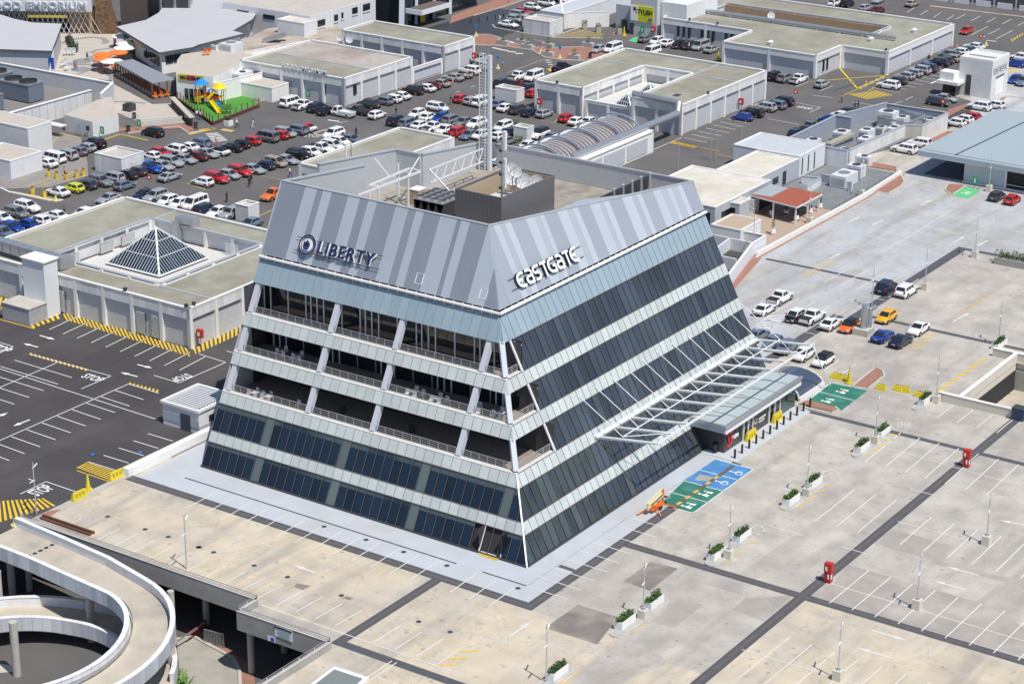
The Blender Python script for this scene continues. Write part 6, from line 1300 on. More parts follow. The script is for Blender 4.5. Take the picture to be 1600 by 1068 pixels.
def furn(name, label, cat, p, m_, grp=None, s=1.):
    root = thing(name, label, cat, (*p,0), grp); x, y = p
    mb = MB(); mb.box(x-.25*s,x+.25*s,y-.25*s,y+.25*s,.40*s,.46*s,m_); mb.build('seat', root); mb = MB(); mb.box(x+.2*s,x+.25*s,y-.25*s,y+.25*s,.46*s,.95*s,m_); mb.build('backrest', root)
    for dx in (-.22,.20):
        for dy in (-.22,.20): mb = MB(); mb.box(x+dx*s,x+dx*s+.04,y+dy*s,y+dy*s+.04,0,.40*s,m_); mb.build('leg', root)
    return root
OC = mat('orange_plastic',(.80,.20,.03),.5)
for k in range(9): q = L_(v1,v0,.05+.1*k); furn('orange_chair','orange chair behind the veranda posts, '+('nearest the playground','second from the playground','third from the playground','fourth from the playground','in the middle','fourth from the parasols','third from the parasols','second from the parasols','nearest the parasols')[k],'chair',(q[0]+1.1+.4*(k%2),q[1]+.2),OC,'orange chairs along the veranda')
for k,q in enumerate(((119.93,162.73),(122.30,161.90),(121.11,162.33))): furn('orange_chair',('left','right','middle')[k]+' one of three orange chairs at the open near end of the veranda','chair',q,OC,'orange chairs at the near end of the veranda',1.3)
# restaurant front room with sign
ff0, ff1 = (121.54,158.49), (127.74,156.41)
mz = thing('restaurant_annexe','white restaurant annexe with yellow and pink sign board behind the playground','building',(*ff0,0))
mb = MB(); mb.prism([(122.2,159.2),(124.2,152.0),(131.5,153.5),(142.0,158),(141,166),(134.0,168.5),(130.,166)],0,4.9,WHITE,capm=TILE); mb.build('wall', mz)
f0, f1 = Vector((122.2,159.2,0)), Vector((124.2,152.0,0)); fd = (f1-f0).normalized(); fn = Vector((fd.y,-fd.x,0)); fn = fn if fn.x < 0 else -fn
mb = MB(); c_m = f0.lerp(f1,.42)+fn*.12+Vector((0,0,4.3)); mb.beam(c_m-fd*2.6,c_m+fd*2.6,.12,1.15,YEL,up=(0,0,1)); mb.build('sign_board', mz); mb = MB(); mb.beam(c_m-fd*.9+fn*.07,c_m+fd*.9+fn*.07,.06,1.0,mat('pink_red',(.75,.06,.12),.5)); mb.build('sign_patch', mz)
me = text_mesh('MO-ZAM-BIK',.85,.03,BLACK,.03,.92); o = bpy.data.objects.new('letters',me); COL.objects.link(o); o.parent = mz; place_mat(o,c_m+fn*.14,fd,(0,0,1))
for k in range(4): c2 = f0.lerp(f1,.22+.13*k)+fn*.05; mb = MB(); mb.beam(c2+Vector((0,0,1.15)),c2+fd*.75+Vector((0,0,1.15)),.08,2.2,GLASSD); mb.build('door_panel', mz)
# roof terrace walls right of the annexe
walls('white_roof_walls','white walls stepping along the roof right of the restaurant annexe','wall',[((124.2,152),(135.8,150.2)),((141,165.5),(160,160)),((131.5,153.4),(142,157.5))],3.6,WHITE,cope=COPE); block('service_block','white service block left of the food emporium shop','building',130.6,135.4,143.5,150.8,2.6,WHITE,TILE)
for k,(p,lb) in enumerate((((135.79,164.34),'left orange chair on the restaurant roof terrace'),((136.53,163.98),'right orange chair on the restaurant roof terrace'))): r_0 = furn('roof_chair',lb,'chair',p,OC,s=1.4); r_0.location.z = 4.9
hvac((140.64,165.74),(1.2,1.2,1.6),'slim white condenser standing on the restaurant roof terrace',4.2,METD); hvac((142.37,163.36),(3.4,3.0,2.0),'big white cabinet on the restaurant roof terrace',4.2,METG)
for k,p in enumerate(((132.94,152.49),(131.18,154.92))): hvac(p,((4.,1.8,1.3),(1.4,1.2,1.0))[k],('bent pale duct unit on the white service block roof','small pale unit left of the bent duct on the service block')[k],2.6,METD)
dk2 = thing('tilted_ducts','pair of tilted grey duct hoods on the flat roof left of the food emporium','air duct',(*(159.19,167.77),3.0)); c = (159.07,167.67)
for k in range(2): mb = MB(); mb.beam((c[0]-1+k*1.6,c[1]+1,3.0),(c[0]+.8+k*1.6,c[1]-2.2,4.2),1.2,.8,METG); mb.build('hood', dk2)
m = MB(); m.prism([(136,156),(177.6,156.2),(177.6,172),(168,176),(150,171),(141,165)],0,2.7,mat('old_tan_roof',(.44,.39,.33),.9,var=.1,scale=.5,col2=(.32,.25,.2),c2scale=.15)); ob = m.build('flat_roof_block'); tag(ob,'low tan flat roofed block with ducts behind the food emporium shop','building')
block('white_hut','white box hut on the flat roof at the top, left of the dish','hut',*( (lambda c:(c[0],c[0]+6,c[1],c[1]+7))((165.84,164.51)) ),6.0,WHITE,TILE) if 0 else None
c = (166.17,164.79); block('white_hut','white box hut on the tan flat roof left of the office block','hut',c[0],c[0]+4,c[1],c[1]+7,5.4,LBW,CRF,z0=2.7)
# white office block and dark glass tower at top centre
of = thing('white_office_block','white two storey office block with ribbed upper windows at the top centre left','building',(185,172,0)); mb = MB(); mb.box(170.4,192,166.6,190,0,6,mat('office_white',(.66,.67,.68),.7,var=.04)); mb.build('wall', of); mb = MB(); mb.box(170.6,191.8,166.8,189.8,6,6.04,mat('pale_stained_roof',(.50,.46,.41),.85,var=.08,scale=.4)); mb.build('roof', of)
for x, w_, z_, h_ in ((172.6,2.4,3.4,1.3),(178.0,1.2,3.6,1.3),(180.4,.6,3.8,1.2),(184.0,1.8,4.0,1.3),(187.6,2.4,4.0,1.4)): mb = MB(); mb.box(x,x+w_,166.5,166.62,z_,z_+h_,GLASSD); mb.box(x-.1,x+w_+.1,166.42,166.6,z_-.3,z_-.1,WHITE); mb.build('window', of)
for y in (169.5,176,183): mb = MB(); mb.box(170.28,170.42,y,y+3.0,4.0,4.9,GLASSD); mb.build('window', of)
for x in (176.6,182.4,186.6): mb = MB(); mb.box(x,x+.35,166.3,166.6,0,6.05,WHITE); mb.build('pilaster', of)
gt = thing('dark_glass_tower','dark glass tower foot with leaning grey columns and yellow door banner','office building',(200,168,0)); 
mb = MB(); mb.hexa([(196.5,161.5,0),(222,161.5,0),(222,186,0),(196.5,186,0),(198,163.5,12),(222,163.5,12),(222,186,12),(198,186,12)],GLASSD); mb.build('glass', gt)
for x in (193.4,198.6,205.,211.): mb = MB(); mb.beam((x,160.9,0),(x+3.6,163.2,12),1.1 if x < 194 else .6,.5,mat('leaning_column',(.44,.47,.52),.6)); mb.build('column', gt)
mb = MB(); mb.box(196.0,206,157.5,161.5,3.3,3.8,mat('canopy_brown_top',(.14,.11,.10),.8)); mb.box(195.8,206.2,157.3,157.55,2.9,3.9,METW); mb.box(195.6,195.9,157.3,161.5,2.9,3.9,METW); mb.build('door_canopy', gt); mb = MB(); mb.box(200.0,201.9,160.8,160.95,.1,2.9,YEL); mb.box(200.3,201.6,160.7,160.8,1.6,2.1,WHITE); mb.build('banner', gt)
m = MB(); m.box(196,222,140,157,0,.05,mat('dark_wet_paving',(.05,.052,.06),.5)); struct(m,'forecourt')
for k in range(9):
    p = (206+k*2.2,149.-.6*k+3); r0 = thing('bollard','black bollard on the glass tower forecourt, '+('leftmost','second from left','third from left','fourth from left','middle','fourth from right','third from right','second from right','rightmost')[k],'bollard',(*p,0),'bollards on the forecourt at the top'); mb = MB(); mb.tube((*p,0),(*p,1.0),.10,BLACK,8); mb.build('post', r0)
# chiller yard at the far left
cw = thing('chiller_yard','grey walled roof yard holding big chillers at the left edge','plant yard',(100,164,0)); CWM = mat('chiller_yard_wall',(.55,.56,.58),.8,var=.05,tx=lines_tx('XY',5.2,.06,(.4,.4,.42),.7)); CWL = mat('chiller_yard_wall_light',(.68,.68,.67),.8,var=.05,rand=.05)
for a_, b_, h_, m_ in (((111.54,193.85)+(0,),(112.52,165.91)+(0,),4.0,CWM),((112.52,165.91)+(0,),(105.74,162.17)+(0,),4.0,CWM)):
    mb = MB(); mb.beam((a_[0],a_[1],h_/2),(b_[0],b_[1],h_/2),.4,h_,m_); mb.build('wall', cw); mb = MB(); mb.beam((a_[0],a_[1],h_+.06),(b_[0],b_[1],h_+.06),.55,.12,WHITE); mb.build('coping', cw)
a_, b_ = (108.03,167.03), (82.34,167.15)
n_p = 14
for k in range(n_p): p0 = L_(a_,b_,k/n_p); p1 = L_(a_,b_,(k+1)/n_p-.003); mb = MB(); mb.beam((*p0,1.7),(*p1,1.7),.3,3.4,CWL); mb.build('wall_panel', cw)
mb = MB(); mb.beam((*a_,3.5),(*b_,3.5),.6,.14,COPE); mb.build('coping', cw)
mb = MB(); mb.prism([(a_[0]+.3,a_[1]+.3),(b_[0]+.3,b_[1]+.3),(80,205),(111.5,193.5),(112.4,166.2)],1.2,1.3,mat('yard_floor_dirty',(.22,.21,.20),.9)); mb.build('floor', cw)
def big_chiller(p, label, nx, ny, s=1.25, z0=1.3):
    root = thing('chiller', label, 'chiller unit', (*p,z0)); mb = MB(); mb.box(p[0],p[0]+nx*3*s,p[1],p[1]+ny*3*s,z0+.2,z0+2.6*s,mat('chiller_grey_blue',(.20,.235,.29),.5,metal=.3)); mb.box(p[0]-.1,p[0]+nx*3*s+.1,p[1]-.1,p[1]+ny*3*s+.1,z0+2.6*s,z0+2.75*s,METG); mb.build('cabinet', root)
    for i in range(nx):
        for j in range(ny): x = p[0]+(i+.5)*3*s; y = p[1]+(j+.5)*3*s; mb = MB(); mb.tube((x,y,z0+2.75*s),(x,y,z0+3.05*s),1.3*s,METD,18,cap=False); mb.tube((x,y,z0+2.76*s),(x,y,z0+2.85*s),1.25*s,BLACK,18); mb.build('fan', root)
big_chiller((100.41,174.94),'two fan blue grey chiller at the right of the roof yard',1,2); big_chiller((102.14,184.60),'tall chiller behind, at the left of the roof yard',1,2,1.3); big_chiller((91.57,175.51),'front left chiller beside the yard wall',1,2,1.1)
bb = thing('corner_block','low white panelled block with grey door at the corner of the roof yard','building',(96,157,0)); mb = MB(); mb.prism([(93.8,152.8),(99.8,152.4),(108.5,162.3),(106.2,163),(94.5,160.2)],0,2.9,CWL,capm=TILE); mb.build('wall', bb); mb = MB(); mb.beam((93.7,155.2,1.1),(93.75,156.6,1.1),.1,2.0,mat('door_grey',(0,0,0))); mb.beam((93.7,153.6,1.6),(93.7,154.3,1.6),.1,.8,GLASSD); mb.build('door', bb)
ws = thing('metal_stair','white open metal stair against the roof yard wall','stairs',(*(88.84,160.51),0)); s0 = Vector((*(88.91,160.78),0)); s1 = Vector((*(90.76,160.70),2.0))
for k in range(8): c = s0.lerp(s1,(k+.5)/8); mb = MB(); mb.cbox((c.x,c.y,c.z),(.3,2.6,.08),METW,0.); mb.build('tread', ws)
mb = MB(); mb.cbox((s1.x+.6,s1.y-1.0,2.0),(1.6,4.8,.12),METW); mb.build('landing', ws); mb = MB(); mb.box(s1.x+.2,s1.x+.3,s1.y-3.2,s1.y-3.1,0,2,METG); mb.build('leg', ws)
block('white_tower_block','tall white windowless block at the left edge, rear one of two','building',78.6,84,152.6,166,5.0,CWL,TILE); block('white_tower_block','lower white block at the left edge with single door','building',68.0,75.0,145.9,155,3.0,LBW,TILE,(('L',149.2,.1,1.4,2.1),))
m = MB(); m.flat([(68.86,149.42),(87.13,161.11),(93.07,159.69),(92.75,154.71),(82.63,143.27),(76.64,137.23),(68.34,137.85),(63.21,143.48)],.02,mat('old_concrete_apron',(.27,.25,.23),.9,var=.1,scale=.5)); struct(m,'concrete_apron')
# playground
PG0 = [(121.57,158.44),(112.21,141.73),(126.41,143.15),(131.56,149.07),(127.92,156.17)]
m = MB(); m.flat(PG0,.12,GRASS); struct(m,'play_lawn')
bw = thing('play_area_wall','low maroon wall round the playground lawn','wall',(*PG0[1],0)); MRN = mat('maroon_wall',(.115,.04,.035),.8)
for i in range(2): mb = MB(); mb.beam((*PG0[i],.3),(*PG0[i+1],.3),.3,.6 if i else .4,MRN); mb.build('wall', bw)
pf2 = thing('play_area_fence','fence of brown timber poles with thin wire round the playground','fence',(*PG0[1],0))
for i, n in ((0,13),(1,9)):
    for k in range(n): q = L_(PG0[i],PG0[i+1],k/(n-1.)); mb = MB(); mb.tube((*q,.1),(*q,1.7+.2*(k%2)),.09,WOODB,7); mb.build('pole', pf2)
    mb = MB()
    for z_ in (.8,1.3): mb.beam((*PG0[i],z_),(*PG0[i+1],z_),.03,.03,METG)
    mb.build('wire', pf2)
pg = thing('playground_tower','colourful playground frame with blue and yellow pavilion roofs and yellow slide','playground',(*(122.40,151.68),0)); t1 = (122.15,153.03); t2 = (123.60,150.01); t3 = (118.07,145.54)
PB = mat('play_blue',(.02,.25,.70),.4); PY = mat('play_yellow',(.85,.60,.01),.4); PO = mat('play_orange',(.80,.17,.02),.4); PR = mat('play_red',(.65,.05,.03),.4)
def tower_(c, r, H, rm):
    for k in range(6): a = k*1.047; mb = MB(); mb.tube((c[0]+r*math.cos(a),c[1]+r*math.sin(a),.1),(c[0]+r*math.cos(a),c[1]+r*math.sin(a),H),.07,METW if k % 2 else WOODB,6); mb.build('post', pg)
    mb = MB(); mb.tube((*c,H),(*c,H+1.0),r*1.35,rm,6 if rm is PB else 14,r2=.12); mb.build('pavilion_roof', pg); mb = MB(); mb.tube((*c,1.5),(*c,1.6),r,PY,6); mb.build('platform', pg)
tower_(t1,1.15,3.9,PB); tower_(t2,1.05,3.3,PY)
for c, dz, m_ in ((t1,1.9,PO),(t1,.8,PY),(t2,1.6,PR),(t2,2.2,METW)): mb = MB(); mb.cbox((c[0]-1.15,c[1],dz+.3),(.1,1.5,.9),m_); mb.build('side_panel', pg)
mb = MB(); mb.cbox((t1[0]+.3,t1[1]-1.1,1.9),(1.4,.1,.8),PO); mb.build('side_panel', pg)
mb = MB(); s_a = Vector((t2[0]-.7,t2[1]+.4,1.7)); s_b = Vector((*(121.69,150.67),.9)); s_c = Vector((*(118.49,145.73),.25)); mb.beam(s_b+Vector((0,0,.2)),s_c,.75,.12,PY); d = (s_c-s_b).normalized(); sd_ = Vector((-d.y,d.x,0)).normalized()*.4; mb.beam(s_b+sd_+Vector((0,0,.4)),s_c+sd_+Vector((0,0,.18)),.08,.35,PY); mb.beam(s_b-sd_+Vector((0,0,.4)),s_c-sd_+Vector((0,0,.18)),.08,.35,PY); mb.build('slide', pg)
mb = MB(); mb.beam((t2[0]-.9,t2[1]+.3,2.5),(t1[0]-.2,t1[1]-1.6,1.2),.9,.12,PO); mb.beam((t2[0]-1.3,t2[1]+.1,2.7),(t1[0]-.6,t1[1]-1.8,1.5),.08,.4,PY); mb.build('ramp_net', pg)
for k in range(4): mb = MB(); mb.cbox((t1[0]+.2+.1*k,t1[1]-1.4-.35*k,2.9-.1*k),(.9,.18,.5),PB if k % 2 else METW); mb.build('tunnel_ring', pg)
mb = MB(); c = (122.03,149.22); mb.cbox((c[0],c[1],.5),(.8,.9,.7),PB); mb.build('blue_box', pg)
tr = thing('small_tree','small leafy ornamental tree on the playground lawn','tree',(*(119.51,144.89),0)); c = (119.51,144.89); mb = MB(); mb.tube((*c,.1),(*c,1.0),.07,WOODB,6,r2=.04); mb.build('trunk', tr); mb = MB(); clump(mb,(*c,.8),1.1,1.0,260); mb.build('crown', tr)
pb = thing('square_planter','white square planter with leafy shrub by the playground corner','planter',(*(113.79,139.53),0)); c = (113.83,139.49); mb = MB(); mb.cbox((*c,.45),(1.2,1.2,.9),WHITE); mb.build('box', pb); mb = MB(); clump(mb,(*c,.85),.55,.9,160); mb.build('shrub', pb)
# umbrellas
def umbrella(label, p, r, m_, grp, H=2.5, n=8):
    root = thing('parasol', label, 'parasol', (*p,0), grp); mb = MB(); mb.tube((*p,0),(*p,H),.04,METG,6); mb.build('pole', root); mb = MB(); mb.tube((*p,H-.1),(*p,H+.45),r,m_,n,r2=.03,cap=False); mb.tube((*p,H-.25),(*p,H-.1),r*.98,m_,n,r2=r,cap=False); mb.build('canopy', root); return root
CRW = mat('white_canvas',(.74,.73,.70),.8)
for k,(q,lb) in enumerate((((132.63,187.87),'rear left orange parasol on the plaza'),((135.67,186.70),'rear right orange parasol on the plaza'),((130.00,185.33),'front orange parasol on the plaza'))): umbrella(lb,q,2.0,OC,'orange parasols on the plaza')
for k,(q,lb) in enumerate((((146.65,196.06),'hindmost white parasol by the restaurant'),((142.49,190.80),'white parasol in the middle of the row by the restaurant'),((139.44,188.56),'white parasol next to the orange ones'),((129.74,182.74),'white parasol in front of the orange parasols'))): umbrella(lb,q,2.3,CRW,'white parasols on the plaza')
for k,q in enumerate(((132.91,188.13),(134.81,187.79),(131.36,185.77),(133.03,189.10),(132.66,185.09),(140.06,189.77),(136.53,187.70))): furn('plaza_chair',('red','orange')[(k+1)%2]+' cafe chair under the plaza parasols, '+('rear left','right of the rear left one','front middle','leftmost','front right','far right under white canvas','second from right')[k],'chair',q,PR if k % 2 else OC,'cafe chairs under the parasols',1.5)
for k,q in enumerate(((134.81,200.52),(135.35,200.25),(135.47,199.61),(135.98,199.37),(127.27,193.66),(128.49,194.22),(125.84,191.14))): furn('plaza_chair','white cafe chair at the left of the plaza, '+('first of the upper four','second of the upper four','third of the upper four','fourth of the upper four','left of the lower three','upper of the lower three','nearest the yard wall')[k],'chair',q,METW,'white cafe chairs on the plaza',1.6)
hp = thing('long_planter','row of dark tall planters with greenery across the plaza','planter',(*(141.11,204.99),0))
for k in range(5): q = L_((143.76,208.20),(137.88,201.02),k/4.); mb = MB(); mb.cbox((*q,.6),(1.1,1.1,1.2),METD); mb.build('box', hp); mb = MB(); clump(mb,(*q,1.15),.5,.7,60); mb.build('shrub', hp)
sg = thing('banner_stand','blue and orange advertising stand on the plaza','sign',(*(127.09,189.87),0)); c = (127.09,189.87); mb = MB(); mb.cbox((*c,1.0),(.1,1.1,1.9),mat('pale_blue_print',(.25,.42,.75),.6)); mb.build('board', sg); mb = MB(); mb.cbox((c[0]-.07,c[1],1.2),(.05,.8,.6),OC); mb.build('print_patch', sg)
sg = thing('banner_stand','slim purple banner stand beside the white parasols','sign',(*(146.50,198.06),0)); c = (146.50,198.06); mb = MB(); mb.cbox((*c,1.1),(.1,.7,2.1),mat('purple_print',(.20,.06,.20),.6)); mb.build('board', sg); mb = MB(); mb.cbox((c[0]-.07,c[1],1.2),(.05,.4,1.0),PINK); mb.build('print_patch', sg)
bp_ = thing('black_planter','black square planter with low green top on the plaza','planter',(*(110.59,160.18),0)); c = (111.01,160.58); mb = MB(); mb.cbox((*c,.65),(1.7,1.7,1.3),METD); mb.build('box', bp_); mb = MB(); clump(mb,(*c,1.2),.8,.3,120); mb.build('shrub', bp_)
# STYLISH billboard block
sy = thing('billboard_block','white and grey panelled block with yellow STYLISH billboard at top right centre','building',(219,116,0)); mb = MB(); mb.box(217.6,227,113.2,119.6,0,8.2,WALLV); mb.box(219,232,107,113.0,0,7.4,LBW); mb.box(220.4,232,119.6,124.8,0,5.2,LBG); mb.build('wall', sy); mb = MB(); mb.box(217.4,217.6,114.0,119.4,3.0,6.2,mat('billboard_yellow',(.62,.60,.02),.5)); mb.box(217.34,217.42,117.7,119.38,3.05,6.1,SIGNW); mb.box(217.3,217.36,118.2,118.7,5.2,5.9,BLACK); mb.build('billboard', sy)
me = text_mesh('STYLISH',1.35,.02,BLACK,.02,.85); o = bpy.data.objects.new('letters',me); COL.objects.link(o); o.parent = sy; place_mat(o,(217.36,116.2,5.0),(0,-1,0),(0,0,1)); mb = MB(); mb.box(217.3,217.38,114.2,115.1,3.5,3.9,mat('tiny_blue_patch',(.1,.12,.4),.5)); mb.build('print_patch', sy)
mb = MB(); mb.box(217.5,217.62,119.6-.9,119.6-.1,0,2.4,METD); mb.build('door', sy); mb = MB(); mb.box(220.3,220.42,122.,123.3,0,2.2,METD); mb.build('door', sy)
walls('long_white_wall','long white wall with grey panels running up from the billboard block','wall',[((221,126.8),(214,134)),((214,134),(240,152))],3.2,WHITE,cope=COPE)
block('far_block','grey panelled low block behind the small kiosk at top centre','building',213,240,133,139,3.2,LBW,BLR)
# covered bays at the far top right
cb = thing('covered_parking','long dark covered parking structure with white panels at the top right edge','parking structure',(290,60,0)); c0 = Vector((*(285.31,87.74),0)); c1 = Vector((*(286.42,56.13),0)); d = (c1-c0); LL = d.length; d.normalize(); nn2 = Vector((-d.y,d.x,0)); nn2 = nn2 if nn2.x > 0 else -nn2
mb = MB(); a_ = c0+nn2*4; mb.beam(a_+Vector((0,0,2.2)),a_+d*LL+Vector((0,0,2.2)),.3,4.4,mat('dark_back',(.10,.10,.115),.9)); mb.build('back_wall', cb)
for k in range(int(LL/5)): p = c0+d*(5*k)+nn2*1.0; mb = MB(); mb.beam(p,p+Vector((0,0,6)),.3,.3,POLE); mb.build('post', cb); mb = MB(); mb.beam(p+d*.8+Vector((0,0,.7)),p+d*4.2+Vector((0,0,.7)),.15,1.3,LBW); mb.build('white_panel', cb)

# ---------------- the spiral ramp and deck edges at bottom left ----------------
CLAD = mat('ramp_cladding_panel', (.60,.62,.65), .55, rand=.16, streak=((2.5,2.5,.3),(.45,.45,.44),.5,.48)); RMP = mat('ramp_concrete', (.50,.445,.36), .85, var=.10, scale=.5, col2=(.34,.31,.27), c2scale=.09, c2lo=.45, c2hi=.6, grain=.08)
WCAP = mat('ramp_white_cap', (.74,.75,.77), .6, var=.05, streak=((.8,.8,.8),(.56,.55,.53),.6,.5))
cxr, cyr, RO, RI = -39.9, 32.0, 14.6, 9.8
def rz(t):   # t in degrees travelled past east
    return 0. if t < 40 else -4.6*min(1,(t-40)/300)
def rpt(r, t): a = math.radians(-t); return (cxr+r*math.cos(a), cyr+r*math.sin(a))
outer = [(-22.9,50.2),(-23.5,42.6),(-24.2,35.5)]; inner = [(-28.95,50.2),(-29.2,42.),(-29.75,36.4)]
path = [(o_,i_,0.) for o_,i_ in zip(outer,inner)]
for k in range(2, 75): t = k*6; path.append((rpt(RO,t), rpt(RI,t), rz(t)))
rp = thing('spiral_ramp','curved concrete car ramp with pale panelled parapets spiralling down at bottom left','car ramp',(cxr,cyr,0))
def ring_obj(name, prof, mt, parent=None, side=0, seg=1, every=None):
    pass
mb = MB()
for (o0,i0,z0),(o1,i1,z1) in zip(path[:-1],path[1:]):
    mb.hexa([(*o0,z0-.6),(*o1,z1-.6),(*i1,z1-.6),(*i0,z0-.6),(*o0,z0),(*o1,z1),(*i1,z1),(*i0,z0)], RMP)
mb.build('roadway', rp, kind='stuff')
def parapet(side, pts):
    for j in range(len(pts)-1):
        (p0,z0),(p1,z1) = pts[j], pts[j+1]; d = Vector((p1[0]-p0[0],p1[1]-p0[1])); L = d.length; d.normalize(); n = Vector((-d.y,d.x))*side; th = .38
        q0 = (p0[0]-n.x*th,p0[1]-n.y*th); q1 = (p1[0]-n.x*th,p1[1]-n.y*th)
        mb = MB(); mb.hexa([(*p0,z0-.55),(*p1,z1-.55),(*q1,z1-.55),(*q0,z0-.55),(*p0,z0+.95),(*p1,z1+.95),(*q1,z1+.95),(*q0,z0+.95)], WCAP)
        e0 = (p0[0]+n.x*.06,p0[1]+n.y*.06); e1 = (p1[0]+n.x*.06,p1[1]+n.y*.06)
        mb.hexa([(*e0,z0+.955),(*e1,z1+.955),(q1[0]-n.x*.06,q1[1]-n.y*.06,z1+.955),(q0[0]-n.x*.06,q0[1]-n.y*.06,z0+.955),(*e0,z0+1.04),(*e1,z1+1.04),(q1[0]-n.x*.06,q1[1]-n.y*.06,z1+1.04),(q0[0]-n.x*.06,q0[1]-n.y*.06,z0+1.04)], WCAP)
        mb.build('parapet', rp)
        k = max(1, round(L/.85))
        for i in range(k):
            a = Vector(p0)+d*(L*i/k+.015); b = Vector(p0)+d*(L*(i+1)/k-.015); za = z0+(z1-z0)*i/k; zb = z0+(z1-z0)*(i+1)/k; nn = n*.06
            mb = MB(); mb.hexa([(a.x,a.y,za-.5),(b.x,b.y,zb-.5),(b.x+nn.x,b.y+nn.y,zb-.5),(a.x+nn.x,a.y+nn.y,za-.5),(a.x,a.y,za+.93),(b.x,b.y,zb+.93),(b.x+nn.x,b.y+nn.y,zb+.93),(a.x+nn.x,a.y+nn.y,za+.93)][::1], CLAD); mb.build('cladding_panel', rp)
parapet(1, [(p[0],p[2]) for p in path][:72]); parapet(-1, [(p[1],p[2]) for p in path][:72])
for k, (p, zt) in enumerate((((-25.8,48.7),-.6),((-28.4,34.5),-.6),((-29.8,22.2),-.6),((-37.8,35.6),-.6),((-31,45),-.6),((-42,22),-1.2))):
    mb = MB(); mb.tube((*p,LZ),(*p,zt),.42,CONC,14); mb.build('column', rp)
mb = MB()
for j in range(len(path)-60): 
    pass
mb = MB()
gp = [rpt(RI+.75,t) for t in range(20,170,6)]
for i in range(len(gp)-1): z0_, z1_ = rz(20+6*i)+.55, rz(26+6*i)+.55; mb.beam((*gp[i],z0_),(*gp[i+1],z1_),.06,.30,METG)
mb.build('guard_rail', rp)
# deck edge: slab, parapet and columns over the void
de = thing('deck_edge','raw concrete deck edge beam with thin railing above the dark lower level','parapet',(-22.4,30,0)); VB = VOID
for a_, b_ in (((-22.4,50.3),(-22.4,17.3)),((-22.4,17.3),(-25.3,17.3)),((-25.3,17.3),(-25.1,5.9)),((-25.1,5.9),(-60,5.9))):
    hh = .75; mb = MB(); mb.beam((*a_,(hh-1.3)/2),(*b_,(hh-1.3)/2),.35,hh+1.3,CONCD); mb.build('edge_beam', de)
    mb = MB(); mb.beam((*a_,hh+.03),(*b_,hh+.03),.42,.06,CONC); mb.build('coping', de)
    L = (Vector(b_)-Vector(a_)).length; n = int(L/2.4)+1
    for k in range(n+1): q = Vector(a_).lerp(Vector(b_),k/n); mb = MB(); mb.beam((q.x,q.y,hh),(q.x,q.y,hh+.45),.05,.05,METW); mb.build('railing_post', de)
    mb = MB(); mb.beam((*a_,hh+.45),(*b_,hh+.45),.05,.05,METG); mb.beam((*a_,hh+.25),(*b_,hh+.25),.03,.03,METG); mb.build('handrail', de)
mb = MB(); mb.flat([(-22.4,50.3),(0,50.3),(0,5.9),(-25.1,5.9),(-25.3,17.3),(-22.4,17.3)], -.6, CONCD); mb.flat([(-60,5.7),(0,5.7),(0,-60),(-60,-60)], -.6, CONCD); mb.build('soffit', de)
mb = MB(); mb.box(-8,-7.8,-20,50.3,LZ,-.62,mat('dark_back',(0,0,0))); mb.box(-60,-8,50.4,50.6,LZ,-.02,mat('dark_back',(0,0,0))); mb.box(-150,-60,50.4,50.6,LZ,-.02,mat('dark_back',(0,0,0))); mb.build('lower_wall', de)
for y in (16.9,27.4,38,48): 
    for x in (-24.0,-18.9): mb = MB(); mb.tube((x,y,LZ),(x,y,-.62),.36,CONC,12); mb.build('column', de)
rb = thing('rusty_beam','row of rusty brown steel beams lying along the railing by the ramp top','steel beams',(*(-20.42,46.25),0)); a_, b_ = (-20.66,49.40), (-20.65,42.10)
for k in range(3): mb = MB(); mb.beam((a_[0]+.3*k+.3,a_[1],.15+.2*(k%2)),(b_[0]+.3*k+.3,b_[1],.15+.2*(k%2)),.22,.25,mat('rust',(.16,.07,.045),.9,var=.3,scale=4)); mb.build('beam', rb)
m = MB(); m.flat([(-20.28,49.91),(-18.46,50.17),(-17.46,49.46),(-18.75,49.15),(-20.22,49.12)],.03,BRICK); struct(m,'brick_corner')
# lower road, bricks, gate, signs
m = MB(); m.flat([(-22.90,27.97),(-21.73,26.59),(-23.57,18.89),(-27.18,15.58),(-30.54,20.40)],LZ+.02,mat('lower_concrete',(.37,.35,.31),.85,var=.12,scale=.4,streak=((.3,.3,.3),(.2,.19,.17),.5))); m.flat([(-21.41,28.88),(-20.20,26.85),(-23.08,17.61),(-26.34,14.38),(-27.13,15.51),(-23.53,18.82),(-21.73,26.59)],LZ+.03,BRICK); m.flat([(-37.24,39.06),(-36.67,37.37),(-37.11,36.00),(-38.63,37.60)],LZ+.02,CONC)
struct(m,'lower_pavement')
m = MB()
def kerb2(*p):
    for i in range(len(p)-1): m.beam((*p[i],LZ+.1),(*p[i+1],LZ+.1),.35,.16,CONC)
kerb2((-23.29,27.62),(-21.86,26.48),(-22.44,23.11),(-22.94,20.30),(-24.33,18.24),(-26.74,16.06)); struct(m,'lower_kerb')
gate = thing('yard_gate','dark metal barred gate on the brick path of the lower level','gate',(*(-22.18,23.34),LZ)); a_, b_ = Vector((*(-22.15,24.79),LZ)), Vector((*(-21.79,22.48),LZ))
for k in range(14): q = a_.lerp(b_,k/13.); mb = MB(); mb.beam(q,q+Vector((0,0,1.6)),.05,.05,METG); mb.build('bar', gate)
mb = MB(); mb.beam(a_+Vector((0,0,1.6)),b_+Vector((0,0,1.6)),.08,.08,METG); mb.beam(a_+Vector((0,0,.15)),b_+Vector((0,0,.15)),.08,.08,METG); mb.build('frame', gate)
